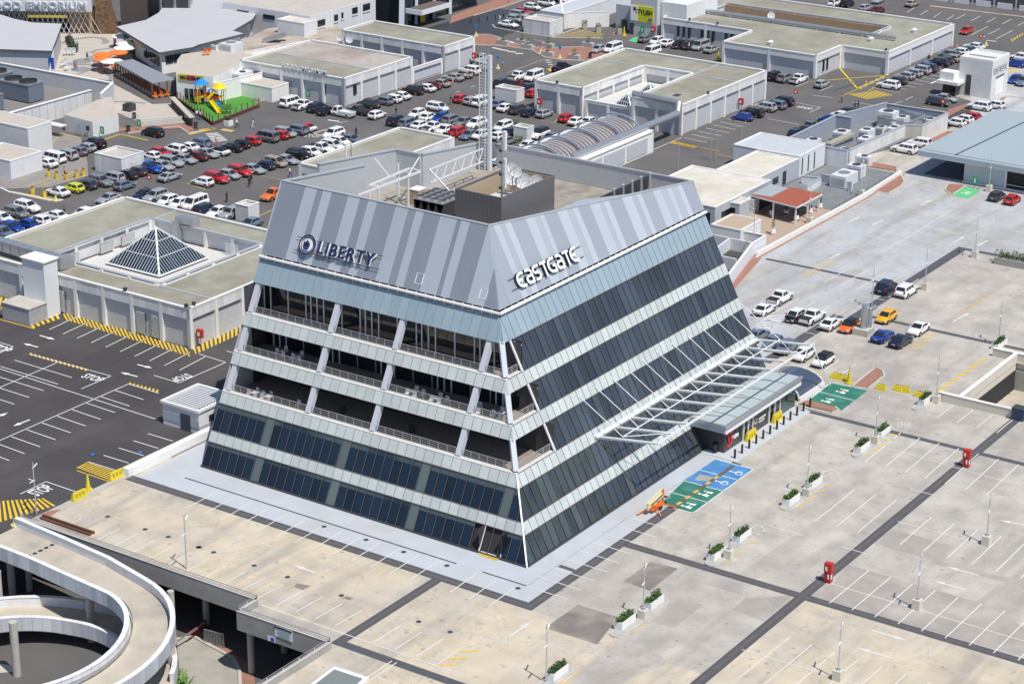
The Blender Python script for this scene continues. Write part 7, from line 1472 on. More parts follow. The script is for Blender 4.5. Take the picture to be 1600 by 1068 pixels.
bm = thing('boom_barrier','red and white boom barrier on the lower level','barrier',(*(-24.15,26.57),LZ)); mb = MB(); mb.beam((*(-24.67,26.09),-5.6),(*(-20.83,25.94),-5.2),.12,.16,METG); mb.build('arm', bm); mb = MB(); mb.beam((*(-23.29,26.02),-5.6),(*(-21.02,25.93),-5.3),.13,.12,RED); mb.build('red_band', bm); c = (-20.22,26.56); mb = MB(); mb.cbox((*c,LZ+.6),(.4,.4,1.2),METD); mb.build('post', bm)
fern = thing('fern_bush','bright green spiky fern at the foot of the ramp column','shrub',(*(-30.32,22.31),LZ)); c = (-31.48,21.18); mb = MB(); rg = random.Random(2)
for k in range(130):
    a = rg.uniform(0,6.28); L = rg.uniform(.8,2.0); p = Vector((c[0]+rg.uniform(-1.6,1.6),c[1]+rg.uniform(-1.6,1.6),LZ+.2)); d = Vector((math.cos(a)*.6,math.sin(a)*.6,.8)); q = p+d*L; r = q+Vector((math.cos(a),math.sin(a),-.3))*L*.4; s = Vector((-math.sin(a),math.cos(a),0))*.09; mb.add([p-s,p+s,q+s,q-s,r],[(0,1,2,3),(3,2,4)],mat('fern_green',(.13,.26,.045),.7))
mb.build('fronds', fern)
# notice boards on the deck edge
for nm, (pa, pb), z0_, z1_, lb in (('notice_board',((-25.74,12.52),(-25.81,10.34)),-.55,.65,'white framed notice board on the concrete edge beam at bottom left'),('small_notice',((-25.17,13.44),(-25.11,12.50)),-1.3,-.7,'small blue and white notice below the framed board')):
    r0 = thing(nm, lb, 'sign', (*pa,0)); mb = MB(); y0_, y1_ = min(pa[1],pb[1]), max(pa[1],pb[1]); mb.box(-25.42,-25.33,y0_,y1_,z0_,z1_,SIGNW); mb.build('board', r0)
    mb = MB()
    if nm == 'notice_board':
        mb.box(-25.46,-25.42,y0_,y1_,z1_-.22,z1_,METD)
        for k in range(4): mb.box(-25.45,-25.42,y0_+.3,y1_-.3-.2*(k%2),z0_+.12+.2*k,z0_+.17+.2*k,METG)
    else: mb.box(-25.45,-25.42,y0_+.1,y0_+.5,z0_+.1,z0_+.5,mat('blue_logo',(0,0,0)))
    mb.build('print', r0)
sk = thing('roof_skylight','flat roof light with white rim at the bottom edge of the deck','skylight',(*(-29.78,1.74),0)); P = [(-27.82,3.20),(-27.64,-0.79),(-33.77,-1.81),(-33.44,2.81)]
mb = MB(); mb.prism(P,0,.25,WCAP); mb.build('rim', sk); mb = MB(); mb.prism(inset(P,.7),.25,.29,mat('grey_green_sheet',(.20,.23,.22),.5)); mb.build('panel', sk)

# ---------------- lamp posts, planter islands, barriers, cabinets ----------------
lampm = {}
def lamp(c, label, H=6.15, box=True, grp='slender lamp posts on the car decks', z0=0.):
    root = thing('lamp_post', label, 'lamp post', (c[0],c[1],z0), grp)
    if 'p' not in lampm:
        b = MB(); b.tube((0,0,.0),(0,0,6.15),.085,POLE,8,r2=.055); lampm['p'] = b.mesh('pole')
        b = MB(); b.beam((-.1,0,5.45),(.9,.30,5.62),.13,.06,METW); lampm['a'] = b.mesh('lamp_arm'); b = MB(); b.beam((.1,0,4.0),(-.9,-.30,4.12),.13,.06,METW); lampm['b'] = b.mesh('lamp_arm')
        b = MB(); b.box(-.42,.42,-.42,.42,0,1.05,mat('post_base_cream',(.62,.58,.49),.8,var=.05)); b.box(-.2,.2,-.2,.2,1.05,1.15,METG); lampm['c'] = b.mesh('base')
    for k, nm in (('p','pole'),('a','lamp_arm'),('b','lamp_arm'))+((('c','base'),) if box else ()):
        o = bpy.data.objects.new(nm, lampm[k]); COL.objects.link(o); o.parent = root
for c, lb, bx_ in (((13.86,-16.05),'lamp post on the planter island nearest the boom lift',True),((32.42,-15.68),'lamp post on the middle planter island in line with the blue bays',True),((50.22,-15.56),'lamp post on the planter island crossed by the dark joint below the ramp wall',True),
    ((66.13,-16.21),'lamp post at the near corner of the ramp parapet',True),((89.86,-14.54),'lamp post beside the planter at the far end of the ramp opening',False),((121.69,2.26),'lamp post at the corner of the dark joint by the upper deck, right edge',True),((104.16,2.34),'lamp post just right of the white and navy cars parked together',True),((93.13,5.26),'lamp post behind the steel vent stack',False),
    ((32.48,-36.82),'lamp post in the bays at the far right, above the brown patch',True),((14.82,-36.84),'lamp post standing on the brownish bays at right',True),((-2.59,-36.71),'lamp post nearest the bottom edge right of the joint crossing',True),((-2.68,-15.56),'lamp post on the planter island between the dark patches',True),((-18.70,-14.66),'lamp post at the bottom edge beside a single planter',False),
    ((-20.25,28.55),'lamp post at the deck edge railing above the dark void',False),((-19.79,50.65),'lamp post beside the STOP lettering at the left edge',False),((140.17,29.45),'lamp post on the kerb wall at the terrace end',True),((122.30,29.59),'lamp post on the kerb wall in front of the red canopy',True),((104.08,29.57),'lamp post at the near end of the kerb wall by the service yard',True),((154.46,13.71),'lamp post against the ribbed wall of the grey roofed hall',True)): lamp(c, lb, box=bx_)
for c, lb in (((135.09,60.20),'thin grey pole left of the stained flat roofs'),((143.90,59.05),'thin grey pole with cross arm by the yellow kerb line'),((144.12,58.07),'second thin grey pole by the yellow kerb line'),((150.74,56.91),'thin pole at the roof corner of the low pale building')):
    r0 = thing('thin_pole', lb, 'pole', (*c,0)); mb = MB(); mb.tube((*c,0),(*c,5.2),.06,POLE,6); mb.build('pole', r0); mb = MB(); mb.beam((c[0],c[1]-.5,4.6),(c[0],c[1]+.5,4.6),.05,.05,POLE); mb.build('arm', r0)
rgp = random.Random(11)
def planter(c, label, rz_=0., L=2.6, z0=.14):
    root = thing('planter_box', label, 'planter', (*c,z0), 'white planter boxes on the deck islands'); mb = MB(); mb.cbox((c[0],c[1],z0+.38),(L,.95,.76),WHITE); mb.build('box', root); mb = MB(); mb.cbox((c[0],c[1],z0+.77),(L-.2,.75,.02),SOIL); mb.build('soil', root)
    mb = MB()
    for k in range(11): clump(mb,(c[0]-L*.42+L*.084*k,c[1]+rgp.uniform(-.12,.12),z0+.75),.30+.1*rgp.random(),rgp.uniform(.12,.5),34,rg=rgp)
    mb.build('shrubs', root)
def island(a, b, label, w_=1.55):
    root = thing('planter_island', label, 'kerb island', (*a,0)); x0, x1, y = min(a[0],b[0]), max(a[0],b[0]), (a[1]+b[1])/2; h = w_/2
    P = [(x0+h+h*math.cos(t*math.pi/8), y+h*math.sin(t*math.pi/8)) for t in range(4,13)]+[(x1-h+h*math.cos(t*math.pi/8), y+h*math.sin(t*math.pi/8)) for t in range(-4,5)]
    mb = MB(); mb.prism(P,0,.13,CONC); mb.build('kerb', root); c_ = (sum(p[0] for p in P)/len(P), y)
    mb = MB(); mb.flat([(c_[0]+(p[0]-c_[0])*.97, c_[1]+(p[1]-c_[1])*.75) for p in P],.136,mat('island_paving',(.40,.40,.38),.9,var=.1,scale=2)); mb.build('paving', root)
for (a_, b_, lb, pls) in (((11.06,-14.51),(19.04,-15.91),'long kerb island with two planters nearest the boom lift',(((13.35,-14.83),'planter at the near end of the island closest to the boom lift'),((18.69,-14.93),'planter at the far end of the island closest to the boom lift'))),
    ((27.62,-14.79),(36.46,-15.88),'long kerb island with two planters opposite the blue bays',(((29.84,-15.03),'near planter of the island opposite the blue bays'),((35.39,-14.96),'far planter of the island opposite the blue bays'))),
    ((45.23,-14.80),(52.67,-15.92),'kerb island crossed by the dark joint with two planters',(((47.59,-15.07),'near planter of the island at the dark joint'),((53.10,-15.10),'far planter of the island at the dark joint'))),
    ((62.29,-14.87),(67.58,-15.60),'kerb island at the corner of the ramp parapet',(((65.29,-15.08),'planter beside the yellow barriers at the ramp parapet corner'),)),
    ((-7.67,-14.84),(2.26,-15.66),'kerb island between the dark asphalt patches',(((-4.88,-14.79),'near planter of the island between the dark patches'),((0.24,-15.01),'far planter of the island between the dark patches'))),
    ((-19.93,-14.22),(-15.00,-15.61),'kerb island at the bottom edge of the photo',(((-17.12,-14.81),'planter at the bottom edge of the photo'),))):
    island(a_, b_, lb)
    for c, pl_ in pls: planter(c, pl_)
planter((89.09,-14.96),'planter at the far end of the ramp opening',z0=0.,L=3.2)
for p, lb in (((-18.64,52.70),''),): pass
def cabinet(c, label, H=2.2, w_=.75, face='L', z0=0., grp='red fire hose cabinets'):
    root = thing('fire_cabinet', label, 'fire cabinet', (*c,z0), grp); x, y = c
    if z0 == 0:
        mb = MB(); mb.box(x-.28,x+.28,y-w_/2,y+w_/2,.12,H/2,RED); mb.build('lower_cabinet', root); mb = MB(); mb.box(x-.32,x+.28,y-w_/2-.05,y+w_/2+.05,H/2+.06,H,RED); mb.build('upper_cabinet', root)
        mb = MB(); mb.box(x-.35,x-.28,y-.18,y-.02,.5,H/2-.1,METW); mb.box(x-.38,x-.32,y+.05,y+.25,H/2+.3,H-.4,METW); mb.box(x-.3,x-.02,y-w_/2-.03,y-w_/2,.5,1.0,METW); mb.build('notice', root)
    else:
        mb = MB(); mb.box(x-.3,x+.25,y-w_/2,y+w_/2,z0,z0+1.15,RED); mb.build('cabinet', root); mb = MB(); mb.box(x-.34,x-.3,y-.2,y+.2,z0+.3,z0+.8,METW); mb.build('notice', root); mb = MB(); mb.tube((x+.1,y,0),(x+.1,y,z0),.05,mat('rust',(0,0,0)),6); mb.build('pipe', root)
cabinet((14.94,-27.00),'red double fire cabinet at the lower joint crossing, nearer the camera'); cabinet((50.15,-27.00),'red double fire cabinet at the upper joint crossing, near the ramp parapet')
for p, lb in (((28.6,70.15),'red fire cabinet on the near corner of the left shop block'),((154.1,100.2),'red fire cabinet on the left front of the large shop block'),((175.4,70.4),'red fire cabinet on the right side of the large shop block'),((176.2,130.2),'red fire cabinet at the right end of the middle shop block'),((217.2,113.7),'red fire cabinet under the yellow billboard')): cabinet(p, lb, z0=1.3, w_=.8)
def jersey(c, label, rz_, L=2.0, H=1.0, grp='yellow plastic barriers'):
    root = thing('yellow_barrier', label, 'barrier', (*c,0), grp, rz_); b = MB(); h = L/2
    b.hexa([(-h,-.28,.0),(h,-.28,.0),(h,.28,.0),(-h,.28,.0),(-h,-.22,.28),(h,-.22,.28),(h,.22,.28),(-h,.22,.28)],YEL); b.hexa([(-h+.02,-.2,.28),(h-.02,-.2,.28),(h-.02,.2,.28),(-h+.02,.2,.28),(-h+.1,-.10,H),(h-.1,-.10,H),(h-.1,.10,H),(-h+.1,.10,H)],YEL)
    o = bpy.data.objects.new('body', b.mesh('body')); COL.objects.link(o); o.parent = root
    b = MB()
    for x in (-h*.5,0,h*.5): b.box(x-.12,x+.12,-.23,-.16,.35,.75,mat('yellow_recess',(.45,.36,.02),.6))
    o = bpy.data.objects.new('recess', b.mesh('recess')); COL.objects.link(o); o.parent = root
ry = math.pi/2
jersey((-7.88,50.26),'right of the two upright yellow barriers by the white parapet end',0.,2.1,.9); jersey((-14.15,49.81),'left of the two upright yellow barriers by the brown road edge',0.,2.1,.9)
jersey((43,-2.95),'yellow barrier before the near pavilion door',0.,2.3,1.15); jersey((49.6,-2.95),'yellow barrier before the far pavilion door',0.,2.2,1.15)
for p, lb, L in (((66.35,-2.64),'left of the low yellow barriers behind the green bays',1.6),((66.42,-3.40),'low yellow barrier next to the tall yellow cone',1.4),((66.18,-8.80),'single short yellow barrier on the open deck',1.3),((67.02,-10.65),'left half of the longer yellow barrier pair',1.2),((67.20,-11.55),'right half of the longer yellow barrier pair',1.4),((66.71,-13.73),'yellow barrier touching the planter island',1.4)): jersey(p, lb, ry, L, .65)
def bigcone(c, label, H=2.0, m_=YEL, r=.5, sign=None):
    root = thing('tall_cone', label, 'cone', (*c,0)); mb = MB(); mb.tube((*c,.0),(*c,.15),r,m_,10); mb.tube((*c,.15),(*c,H),r*.62,m_,10,r2=.07); mb.build('cone', root); mb = MB(); mb.tube((c[0],c[1],H),(c[0],c[1],H+.1),.08,METD,6); mb.build('cap', root)
    if sign: mb = MB(); mb.tube((*c,H),(*c,H+1.0),.03,METG,5); mb.tube((c[0]-.05,c[1],H+1.2),(c[0]+.05,c[1],H+1.2),.38,sign,8); mb.build('sign_disc', root)
bigcone((-12.04,50.52),'tall slim yellow cone between the two barriers at the left lot edge'); bigcone((65.84,-4.57),'tall slim yellow cone on the tip of the far brick island'); bigcone((215.45,119.70),'tall slim yellow cone in front of the billboard block'); bigcone((208.03,93.28),'tall slim yellow cone behind the large shop block')
bigcone((-23.10,50.43),'stubby pale yellow cone at the ramp mouth',1.0,CREAM)
for p, lb, s_ in (((196.97,144.32),'pale yellow sign cone with blue disc at the island tip',BLUEW),((192.16,125.07),'pale yellow sign cone in the middle of the brick island',PINK),((190.79,119.63),'pale yellow sign cone near the right end of the brick island',BLUEW),((63.74,131.61),'yellow sign cone with pole on the left island tip',METG),((176.41,124.71),'yellow sign cone beside the lattice mast',BLUEW),((251.65,54.86),'yellow cone on the island behind the lift tower',METG)): bigcone(p, lb, 1.0, CREAM, .5, s_)
for p, lb in (((77.17,124.21),'red and white round stop sign left of the centre lot'),((187.56,65.60),'red round stop sign beside the yellow hatched corner'),((196.85,40.39),'red sign by the brick verge left of the white cars'),((251.22,55.95),'red square sign on the island at the far end of the row')):
    r0 = thing('stop_sign', lb, 'road sign', (*p,0)); mb = MB(); mb.tube((*p,0),(*p,1.7),.04,METG,6); mb.build('post', r0); mb = MB(); mb.tube((p[0]-.04,p[1]-.02,1.9),(p[0]+.0,p[1]-.0,1.9),.45,RED,8); mb.tube((p[0]-.06,p[1]-.03,1.9),(p[0]-.045,p[1]-.02,1.9),.18,METW,8); mb.build('disc', r0)
for p, lb in (((102.15,149.86),'green and white walking person sign by the plaza steps'),((94.97,151.76),'green sign standing by the corner of the white panelled block'),((154.65,16.28),'green sign at the light green bay by the grey hall'),((135.55,139.08),'small teal sign before the food emporium wall'),((217.39,116.49),'teal sign behind the light green bay at top')):
    r0 = thing('green_sign', lb, 'sign', (*p,0)); mb = MB(); mb.tube((*p,0),(*p,1.0),.04,METG,6); mb.build('post', r0); mb = MB(); mb.box(p[0]-.05,p[0]+.02,p[1]-.45,p[1]+.45,.7,2.0,mat('sign_green',(.02,.33,.16),.5)); mb.box(p[0]-.08,p[0]-.05,p[1]-.12,p[1]+.12,.95,1.7,METW); mb.build('board', r0)
for p, lb in (((193.90,135.41),'first concrete planter box from the left on the brick island'),((196.48,132.48),'planter box on the far kerb of the brick island, left'),((193.82,129.41),'second planter box on the near kerb of the brick island'),((197.06,126.53),'planter box on the far kerb of the brick island, middle'),((190.98,122.54),'third planter box on the near kerb of the brick island'),((202.46,120.33),'planter box on the far kerb of the brick island, right'),((191.74,116.79),'planter box at the right end of the brick island')):
    r0 = thing('island_planter', lb, 'planter', (*p,0), 'concrete planters on the brick island'); mb = MB(); mb.cbox((p[0],p[1],.5),(1.1,2.6,.9),mat('planter_concrete',(.42,.42,.40),.9,var=.12,scale=2)); mb.build('box', r0); mb = MB(); mb.tube((*p,.9),(*p,1.7),.03,WOODB,5); clump(mb,(*p,1.6),.45,.55,50); clump(mb,(p[0],p[1],.92),.5,.3,40); mb.build('shrub', r0)
for p, lb in (((211.05,141.84),'tall planter left of the grey block on the hatched island'),((215.68,129.57),'tall planter by the fence, left of three'),((214.92,125.65),'tall planter by the fence, middle of three'),((216.17,121.36),'tall planter by the fence, right of three beside the yellow cone')):
    r0 = thing('tall_planter', lb, 'planter', (*p,0)); mb = MB(); mb.tube((*p,0),(*p,1.3),.55,mat('planter_beige',(.50,.46,.38),.85),6,r2=.65); mb.build('pot', r0); mb = MB(); clump(mb,(*p,1.25),.6,.7,120); mb.build('shrub', r0)
yp = [((72.71,142.25),'rear left'),((72.67,140.32),'second'),((73.12,138.51),'front middle'),((74.96,138.15),'fourth'),((76.50,138.16),'rear right, next to the lift kiosk'),((64.32,137.29),'single front left'),((64.29,134.68),'foremost by the yellow pole')]
for p, w__ in yp:
    r0 = thing('yellow_pot', f'yellow drum pot, {w__}, on the left hatched apron', 'plant pot', (*p,0), 'yellow drum pots on the apron'); mb = MB(); mb.tube((*p,0),(*p,.95),.36,mat('pot_yellow',(.72,.50,.08),.7,var=.15),10,r2=.40); mb.build('pot', r0); mb = MB(); clump(mb,(*p,.9),.28,.45,30,mat('dry_leaf',(.16,.12,.05),.9)); mb.build('plant', r0)
p = (63.93,134.44); r0 = thing('yellow_pole','thin yellow height pole on the left apron','pole',(*p,0)); mb = MB(); mb.tube((*p,0),(*p,3.4),.07,mat('pot_yellow',(0,0,0)),6); mb.build('pole', r0); mb = MB(); mb.beam((*p,2.0),(p[0]+9,p[1]+1.5,2.0),.05,.05,mat('pot_yellow',(0,0,0))) ; mb.build('bar', r0)
for k in range(12): x = 36.9+1.73*k; p = (x,-4.15); r0 = thing('bollard', f'slim black bollard before the entrance pavilion, {["nearest the tower corner","second from the near end","third from the near end","fourth from the near end","fifth from the near end","sixth from the near end","seventh from the near end","eighth from the near end","ninth from the near end","third from the far end","second from the far end","last at the far end by the brick island"][k]}', 'bollard', (*p,0), 'black bollards before the pavilion'); mb = MB(); mb.tube((*p,.0),(*p,1.15),.13,BLACK,10); mb.build('post', r0); mb = MB(); mb.tube((*p,1.15),(*p,1.2),.10,METD,10); mb.build('cap', r0)
for p, lb in (((108.91,142.76),'dark litter bin at the foot of the brown sign wall'),((100.45,150.85),'dark litter bin below the plaza, left of the green sign'),((107.38,155.97),'small dark bin on the plaza edge by the steps'),((194.17,114.62),'grey bin at the right end of the brick island'),((37.36,-1.33),'grey bin beside the pavilion near end')):
    r0 = thing('litter_bin', lb, 'litter bin', (*p,0)); mb = MB(); mb.tube((*p,0),(*p,1.0),.34,METD,10); mb.build('bin', r0); mb = MB(); mb.tube((*p,1.0),(*p,1.12),.38,BLACK,10); mb.build('lid', r0)
for p, lb in (((247.01,59.26),'small orange cone at the corner of the long shop block'),((207.82,60.93),'small orange cone beside the yellow kerb'),((214.88,121.85),'orange cone before the hatched island planters'),((162.56,125.66),'orange cone beside the silver car by the shop wall')):
    r0 = thing('traffic_cone', lb, 'traffic cone', (*p,0)); mb = MB(); mb.tube((*p,.05),(*p,.75),.17,OC,10,r2=.04); mb.cbox((*p,.03),(.45,.45,.05),OC); mb.build('cone', r0); mb = MB(); mb.tube((*p,.35),(*p,.5),.125,METW,10,r2=.09); mb.build('band', r0)
# rust and yellow kerb blocks along the far lot
yk = thing('yellow_kerb_blocks','row of yellow and grey kerb blocks leading to the hatched corner','kerb',(*(203.26,60.24),0)); ya, yb = (203.26,60.24), (214.32,60.07)
for k in range(9): q = L_(ya,yb,k/9.); q2 = L_(ya,yb,(k+.85)/9.); mb = MB(); mb.beam((*q,.12),(*q2,.12),.5,.24,YEL if k % 2 == 0 else CONCD); mb.build('kerb_block', yk)
# little shrub and palm by the kiosk near the arcade
for p, r, h, lb, m_ in (((135.32,92.06),.75,.9,'rounded bright green bush beside the short white kiosk',mat('bright_leaf',(.13,.23,.03),.7)),((138.26,94.72),.55,1.9,'small palm like plant behind the short white kiosk',LEAF)):
    r0 = thing('bush', lb, 'bush', (*p,0)); mb = MB(); clump(mb,(*p,.15 if h < 1 else .9),r,h,170,m_); mb.build('foliage', r0); mb = MB(); mb.tube((*p,0),(*p,.9),.06,WOODB,6); mb.build('stem', r0)
# floodlights on the roof edges
fl = [((54.,70.9,5.6),'far along the right edge of the left shop block'),((27.4,71.2,5.6),'on the near corner of the left shop block roof'),((28.5,70.9,5.6),'just right of the near roof corner of the left shop block'),((27.5,82,5.6),'midway on the front edge of the left shop block roof'),((135.9,137,5.3),'on the front edge of the food emporium shop roof'),((154.8,97,5.5),'on the left front edge of the large shop block'),((164.,71.1,5.5),'on the right edge of the large shop block, near part'),((217.6,99,4.7),'on the front edge of the long block, right of the billboard'),((217.6,105.5,4.7),'on the front edge of the long block nearest the billboard'),((216.5,61.2,4.7),'on the near corner of the long shop block')]
for c, lb in fl: r0 = thing('floodlight', 'small dark floodlight '+lb, 'floodlight', c, 'floodlights on the shop roofs'); mb = MB(); mb.cbox((c[0]-.1,c[1]-.1,c[2]+.35),(.4,.45,.35),METD,.4); mb.build('lamp_head', r0); mb = MB(); mb.tube(c,(c[0],c[1],c[2]+.25),.05,METG,5); mb.build('bracket', r0)
for c, lb, r in (((164.84,152.28)+(4.2,),'large white dish in the open service yard',.75),((164.61,154.50)+(4.2,),'smaller white dish left of the yard wall',.6),((234.26,95.44)+(4.0,),'white dish above the brown sunken court',.8)): dish('satellite_dish', lb, c, r, (-.8,-.5,.35))
for c, lb in (((236.58,64.30),'white domed roof vent on the right part of the long block'),((209.84,82.73),'white roof vent on the left part of the long block'),((224.08,67.89),'tan domed roof vent by the silver pipe')):
    r0 = thing('roof_vent', lb, 'roof vent', (*c,4.25)); mb = MB(); mb.tube((*c,4.25),(*c,4.8),.45,METW,10); mb.build('duct', r0); mb = MB(); mb.tube((*c,4.8),(*c,5.1),.65,METW,10,r2=.3); mb.build('hood', r0)
c = (161.15,75.71); r0 = thing('roof_hatch','small dark square hatch on the gravel roof near the silver duct','roof hatch',(*c,5.15)); mb = MB(); mb.cbox((*c,5.2),(1.4,1.0,.15),METD); mb.build('lid', r0); mb = MB(); mb.cbox((*c,5.15),(1.6,1.2,.1),METG); mb.build('kerb', r0)
# white pole antennas behind the crown
for c, H, lb in (((90.65,94.76)+(5.,),9.4,'white tube antenna rising from the roof behind the crown'),((91.97,94.78)+(5.,),8.6,'thin dark twin pole antenna behind the crown')):
    r0 = thing('tube_antenna', lb, 'antenna', c); mb = MB(); mb.tube(c,(c[0],c[1],c[2]+H*.45),.16 if H > 9 else .06,METW if H > 9 else METD,8); mb.build('tube', r0); mb = MB(); mb.beam((c[0],c[1]-.4,c[2]+1),(c[0],c[1]+.4,c[2]+1),.05,.05,METD); mb.build('bracket', r0)
# boom lift
bl = thing('boom_lift','orange and cream towable boom lift with white basket on spread outriggers beside the tower','boom lift',(*(18.93,-3.69),0)); bc = (18.05,-4.13); X, Y = bc; CRM = mat('cream_boom',(.72,.66,.34),.5)
OR = mat('lift_orange',(.80,.16,.02),.5)
mb = MB(); mb.box(X-1.2,X+2.6,Y-.45,Y+.45,.5,.85,OR); mb.cbox((X-.1,Y-.1,1.1),(1.2,.9,.6),OR); mb.build('chassis', bl)
for (ex,ey) in ((-2.8,1.5),(-1.2,-2.0),(3.4,-2.3),(3.8,1.6)):
    mb = MB(); mb.beam((X+(.2 if ex < 0 else 1.8),Y,.7),(X+ex*.8,Y+ey*.8,.4),.16,.18,OR); mb.build('outrigger', bl); mb = MB(); mb.beam((X+ex*.78,Y+ey*.78,.42),(X+ex,Y+ey,.08),.2,.12,OR); mb.cbox((X+ex,Y+ey,.04),(.4,.4,.07),METD); mb.build('outrigger_foot', bl)
for k,(za,zb,m_) in enumerate(((1.3,1.9,CRM),(1.7,2.3,CRM),(2.1,2.9,CRM))): mb = MB(); mb.beam((X-1.9,Y+.15*k-.1,za),(X+2.6,Y+.15*k-.1,zb),.22,.24,m_); mb.build('boom_section', bl)
mb = MB(); mb.beam((X-2.0,Y+.05,.9),(X-2.0,Y+.05,2.2),.35,.30,CRM,up=(1,0,0)); mb.beam((X+2.7,Y,.9),(X+2.7,Y,3.0),.3,.3,OR,up=(1,0,0)); mb.beam((X-1.6,Y-.3,1.65),(X+2.3,Y-.3,2.3),.1,.08,BLACK); mb.build('uprights', bl)
mb = MB(); x0, y0 = X+3.2, Y-.6
for dx in (0,.9):
    for dy in (0,1.2): mb.beam((x0+dx,y0+dy,1.2),(x0+dx,y0+dy,2.4),.05,.05,METW)
for z in (1.25,1.8,2.4):
    for p_, q_ in (((0,0),(.9,0)),((.9,0),(.9,1.2)),((.9,1.2),(0,1.2)),((0,1.2),(0,0))): mb.beam((x0+p_[0],y0+p_[1],z),(x0+q_[0],y0+q_[1],z),.05,.05,METW)
mb.box(x0,x0+.9,y0,y0+1.2,1.18,1.24,METD); mb.build('basket', bl)
for dy in (-.75,.6): mb = MB(); mb.tube((X+1.0,Y+dy,.35),(X+1.0,Y+dy+.2,.35),.34,RUB,14); mb.build('wheel', bl)
bl.scale = (.66,.66,.66); bl.location = (bl.location.x+1.0, bl.location.y+.2, 0)
# terrace furniture behind the railings of the tower
WCH = mat('white_plastic',(.66,.66,.66),.5)
def cafe_set(y, x, z, n, lb):
    root = thing('cafe_table', 'white cafe table '+lb, 'table', (x,y,z), 'white cafe tables on the middle terraces'); mb = MB(); mb.cbox((x,y,z+.73),(.8,.8,.05),WCH); mb.build('tabletop', root); mb = MB(); mb.tube((x,y,z),(x,y,z+.7),.05,METG,6); mb.build('leg', root)
    for k in range(n):
        a = k*math.pi/2+.5; q = (x+.85*math.cos(a), y+.85*math.sin(a)); c_ = furn('cafe_chair','white cafe chair '+lb+', '+('nearest the railing','nearest the tower corner','on the inner side','on the far side')[(k+2)%4],'chair',q,WCH,'white cafe chairs on the terraces'); c_.location.z = z
for y, lb in ((30.2,'in the left group of the lowest terrace'),(27.4,'beside the left column of the lowest terrace') ): cafe_set(y, 6.2, 7.2, 4, lb) if 0 else None
for y, x, z, n, lb in ((20.5,8.4,11.35,4,'right of the third column on the middle terrace'),(17.2,8.3,11.35,4,'fourth set from the corner on the middle terrace'),(12.2,8.6,11.35,3,'beside the last column on the middle terrace'),(9.4,8.8,11.35,4,'nearest the tower corner on the middle terrace'),(41.2,5.8,7.2,4,'at the left end of the lowest terrace'),(39.2,5.8,7.2,3,'second from the left end of the lowest terrace'),(40,9.6,11.35,3,'at the left end of the middle terrace'),(37.5,9.4,11.35,3,'second from the left end of the middle terrace')): cafe_set(y,x,z,n,lb)
c_ = furn('cafe_chair','single white chair alone on the lowest terrace','chair',(6.4,35.4),WCH); c_.location.z = 7.2
for y, lb in ((30.4,'left'),(20.8,'right')):
    r0 = thing('dark_pot', f'dark plant pot on the lowest terrace floor, {lb} of two', 'plant pot', (8.2,y,7.2)); mb = MB(); mb.tube((8.2,y,7.2),(8.2,y,7.95),.3,METD,10,r2=.4); mb.build('pot', r0); mb = MB(); mb.tube((8.2,y,7.95),(8.2,y,7.98),.36,SOIL,10); mb.build('soil', r0)

# ---------------- cars ----------------
PAINT = dict(W=('white',(.80,.80,.79)),S=('silver',(.42,.44,.46)),G=('grey',(.24,.25,.26)),D=('dark grey',(.055,.06,.07)),K=('black',(.012,.012,.014)),N=('navy blue',(.018,.028,.065)),B=('bright blue',(.01,.06,.38)),R=('red',(.52,.02,.02)),M=('maroon',(.16,.012,.02)),Y=('lime yellow',(.62,.66,.03)),A=('golden yellow',(.82,.42,.01)),L=('pale slate blue',(.17,.22,.29)),T=('beige',(.46,.38,.30)),O=('orange',(.75,.16,.02)),P=('mauve grey',(.20,.185,.21)))
def paint(k):
    n, c = PAINT[k]; return mat('paint_'+n.replace(' ','_'), c, .28, metal=.0 if k in 'WRYAO' else .25, spec=.5, coat=.6)
TRIM = mat('black_trim', (.025,.025,.027), .6); LAMPW = mat('headlamp_glass', (.62,.64,.66), .1, spec=.9); LAMPR = mat('tail_lamp_red', (.42,.01,.01), .25); PLATE = mat('number_plate', (.70,.68,.58), .5)
# length, width, belt z, roof z, hood z, boot z, (windscreen base, roof front, roof rear, rear glass base) as x from the middle, wheel x
TY = dict(
 h=('hatchback',3.95,1.70,.92,1.48,.90,.92,(1.05,.35,-1.35,-1.85),(1.22,-1.25),.30),
 s=('saloon',4.55,1.76,.90,1.43,.88,.96,(1.05,.30,-1.05,-1.75),(1.38,-1.38),.31),
 c=('coupe',4.45,1.80,.88,1.36,.84,.93,(.95,.15,-.85,-1.75),(1.35,-1.32),.33),
 u=('SUV',4.60,1.86,1.08,1.70,1.06,1.08,(1.15,.50,-1.75,-2.15),(1.40,-1.38),.37),
 v=('van',4.85,1.88,1.10,1.92,1.02,1.10,(1.75,1.05,-2.20,-2.35),(1.50,-1.45),.34),
 m=('people carrier',4.35,1.78,.98,1.62,.95,.98,(1.40,.60,-1.70,-2.05),(1.32,-1.30),.31),
 p=('pickup',5.15,1.84,1.05,1.72,1.05,1.02,(1.15,.50,-.55,-.80),(1.60,-1.55),.38),
 t=('flatbed truck',4.6,1.66,1.0,1.80,.95,.8,(2.0,1.75,.75,.65),(1.45,-1.35),.31))
cm = {}
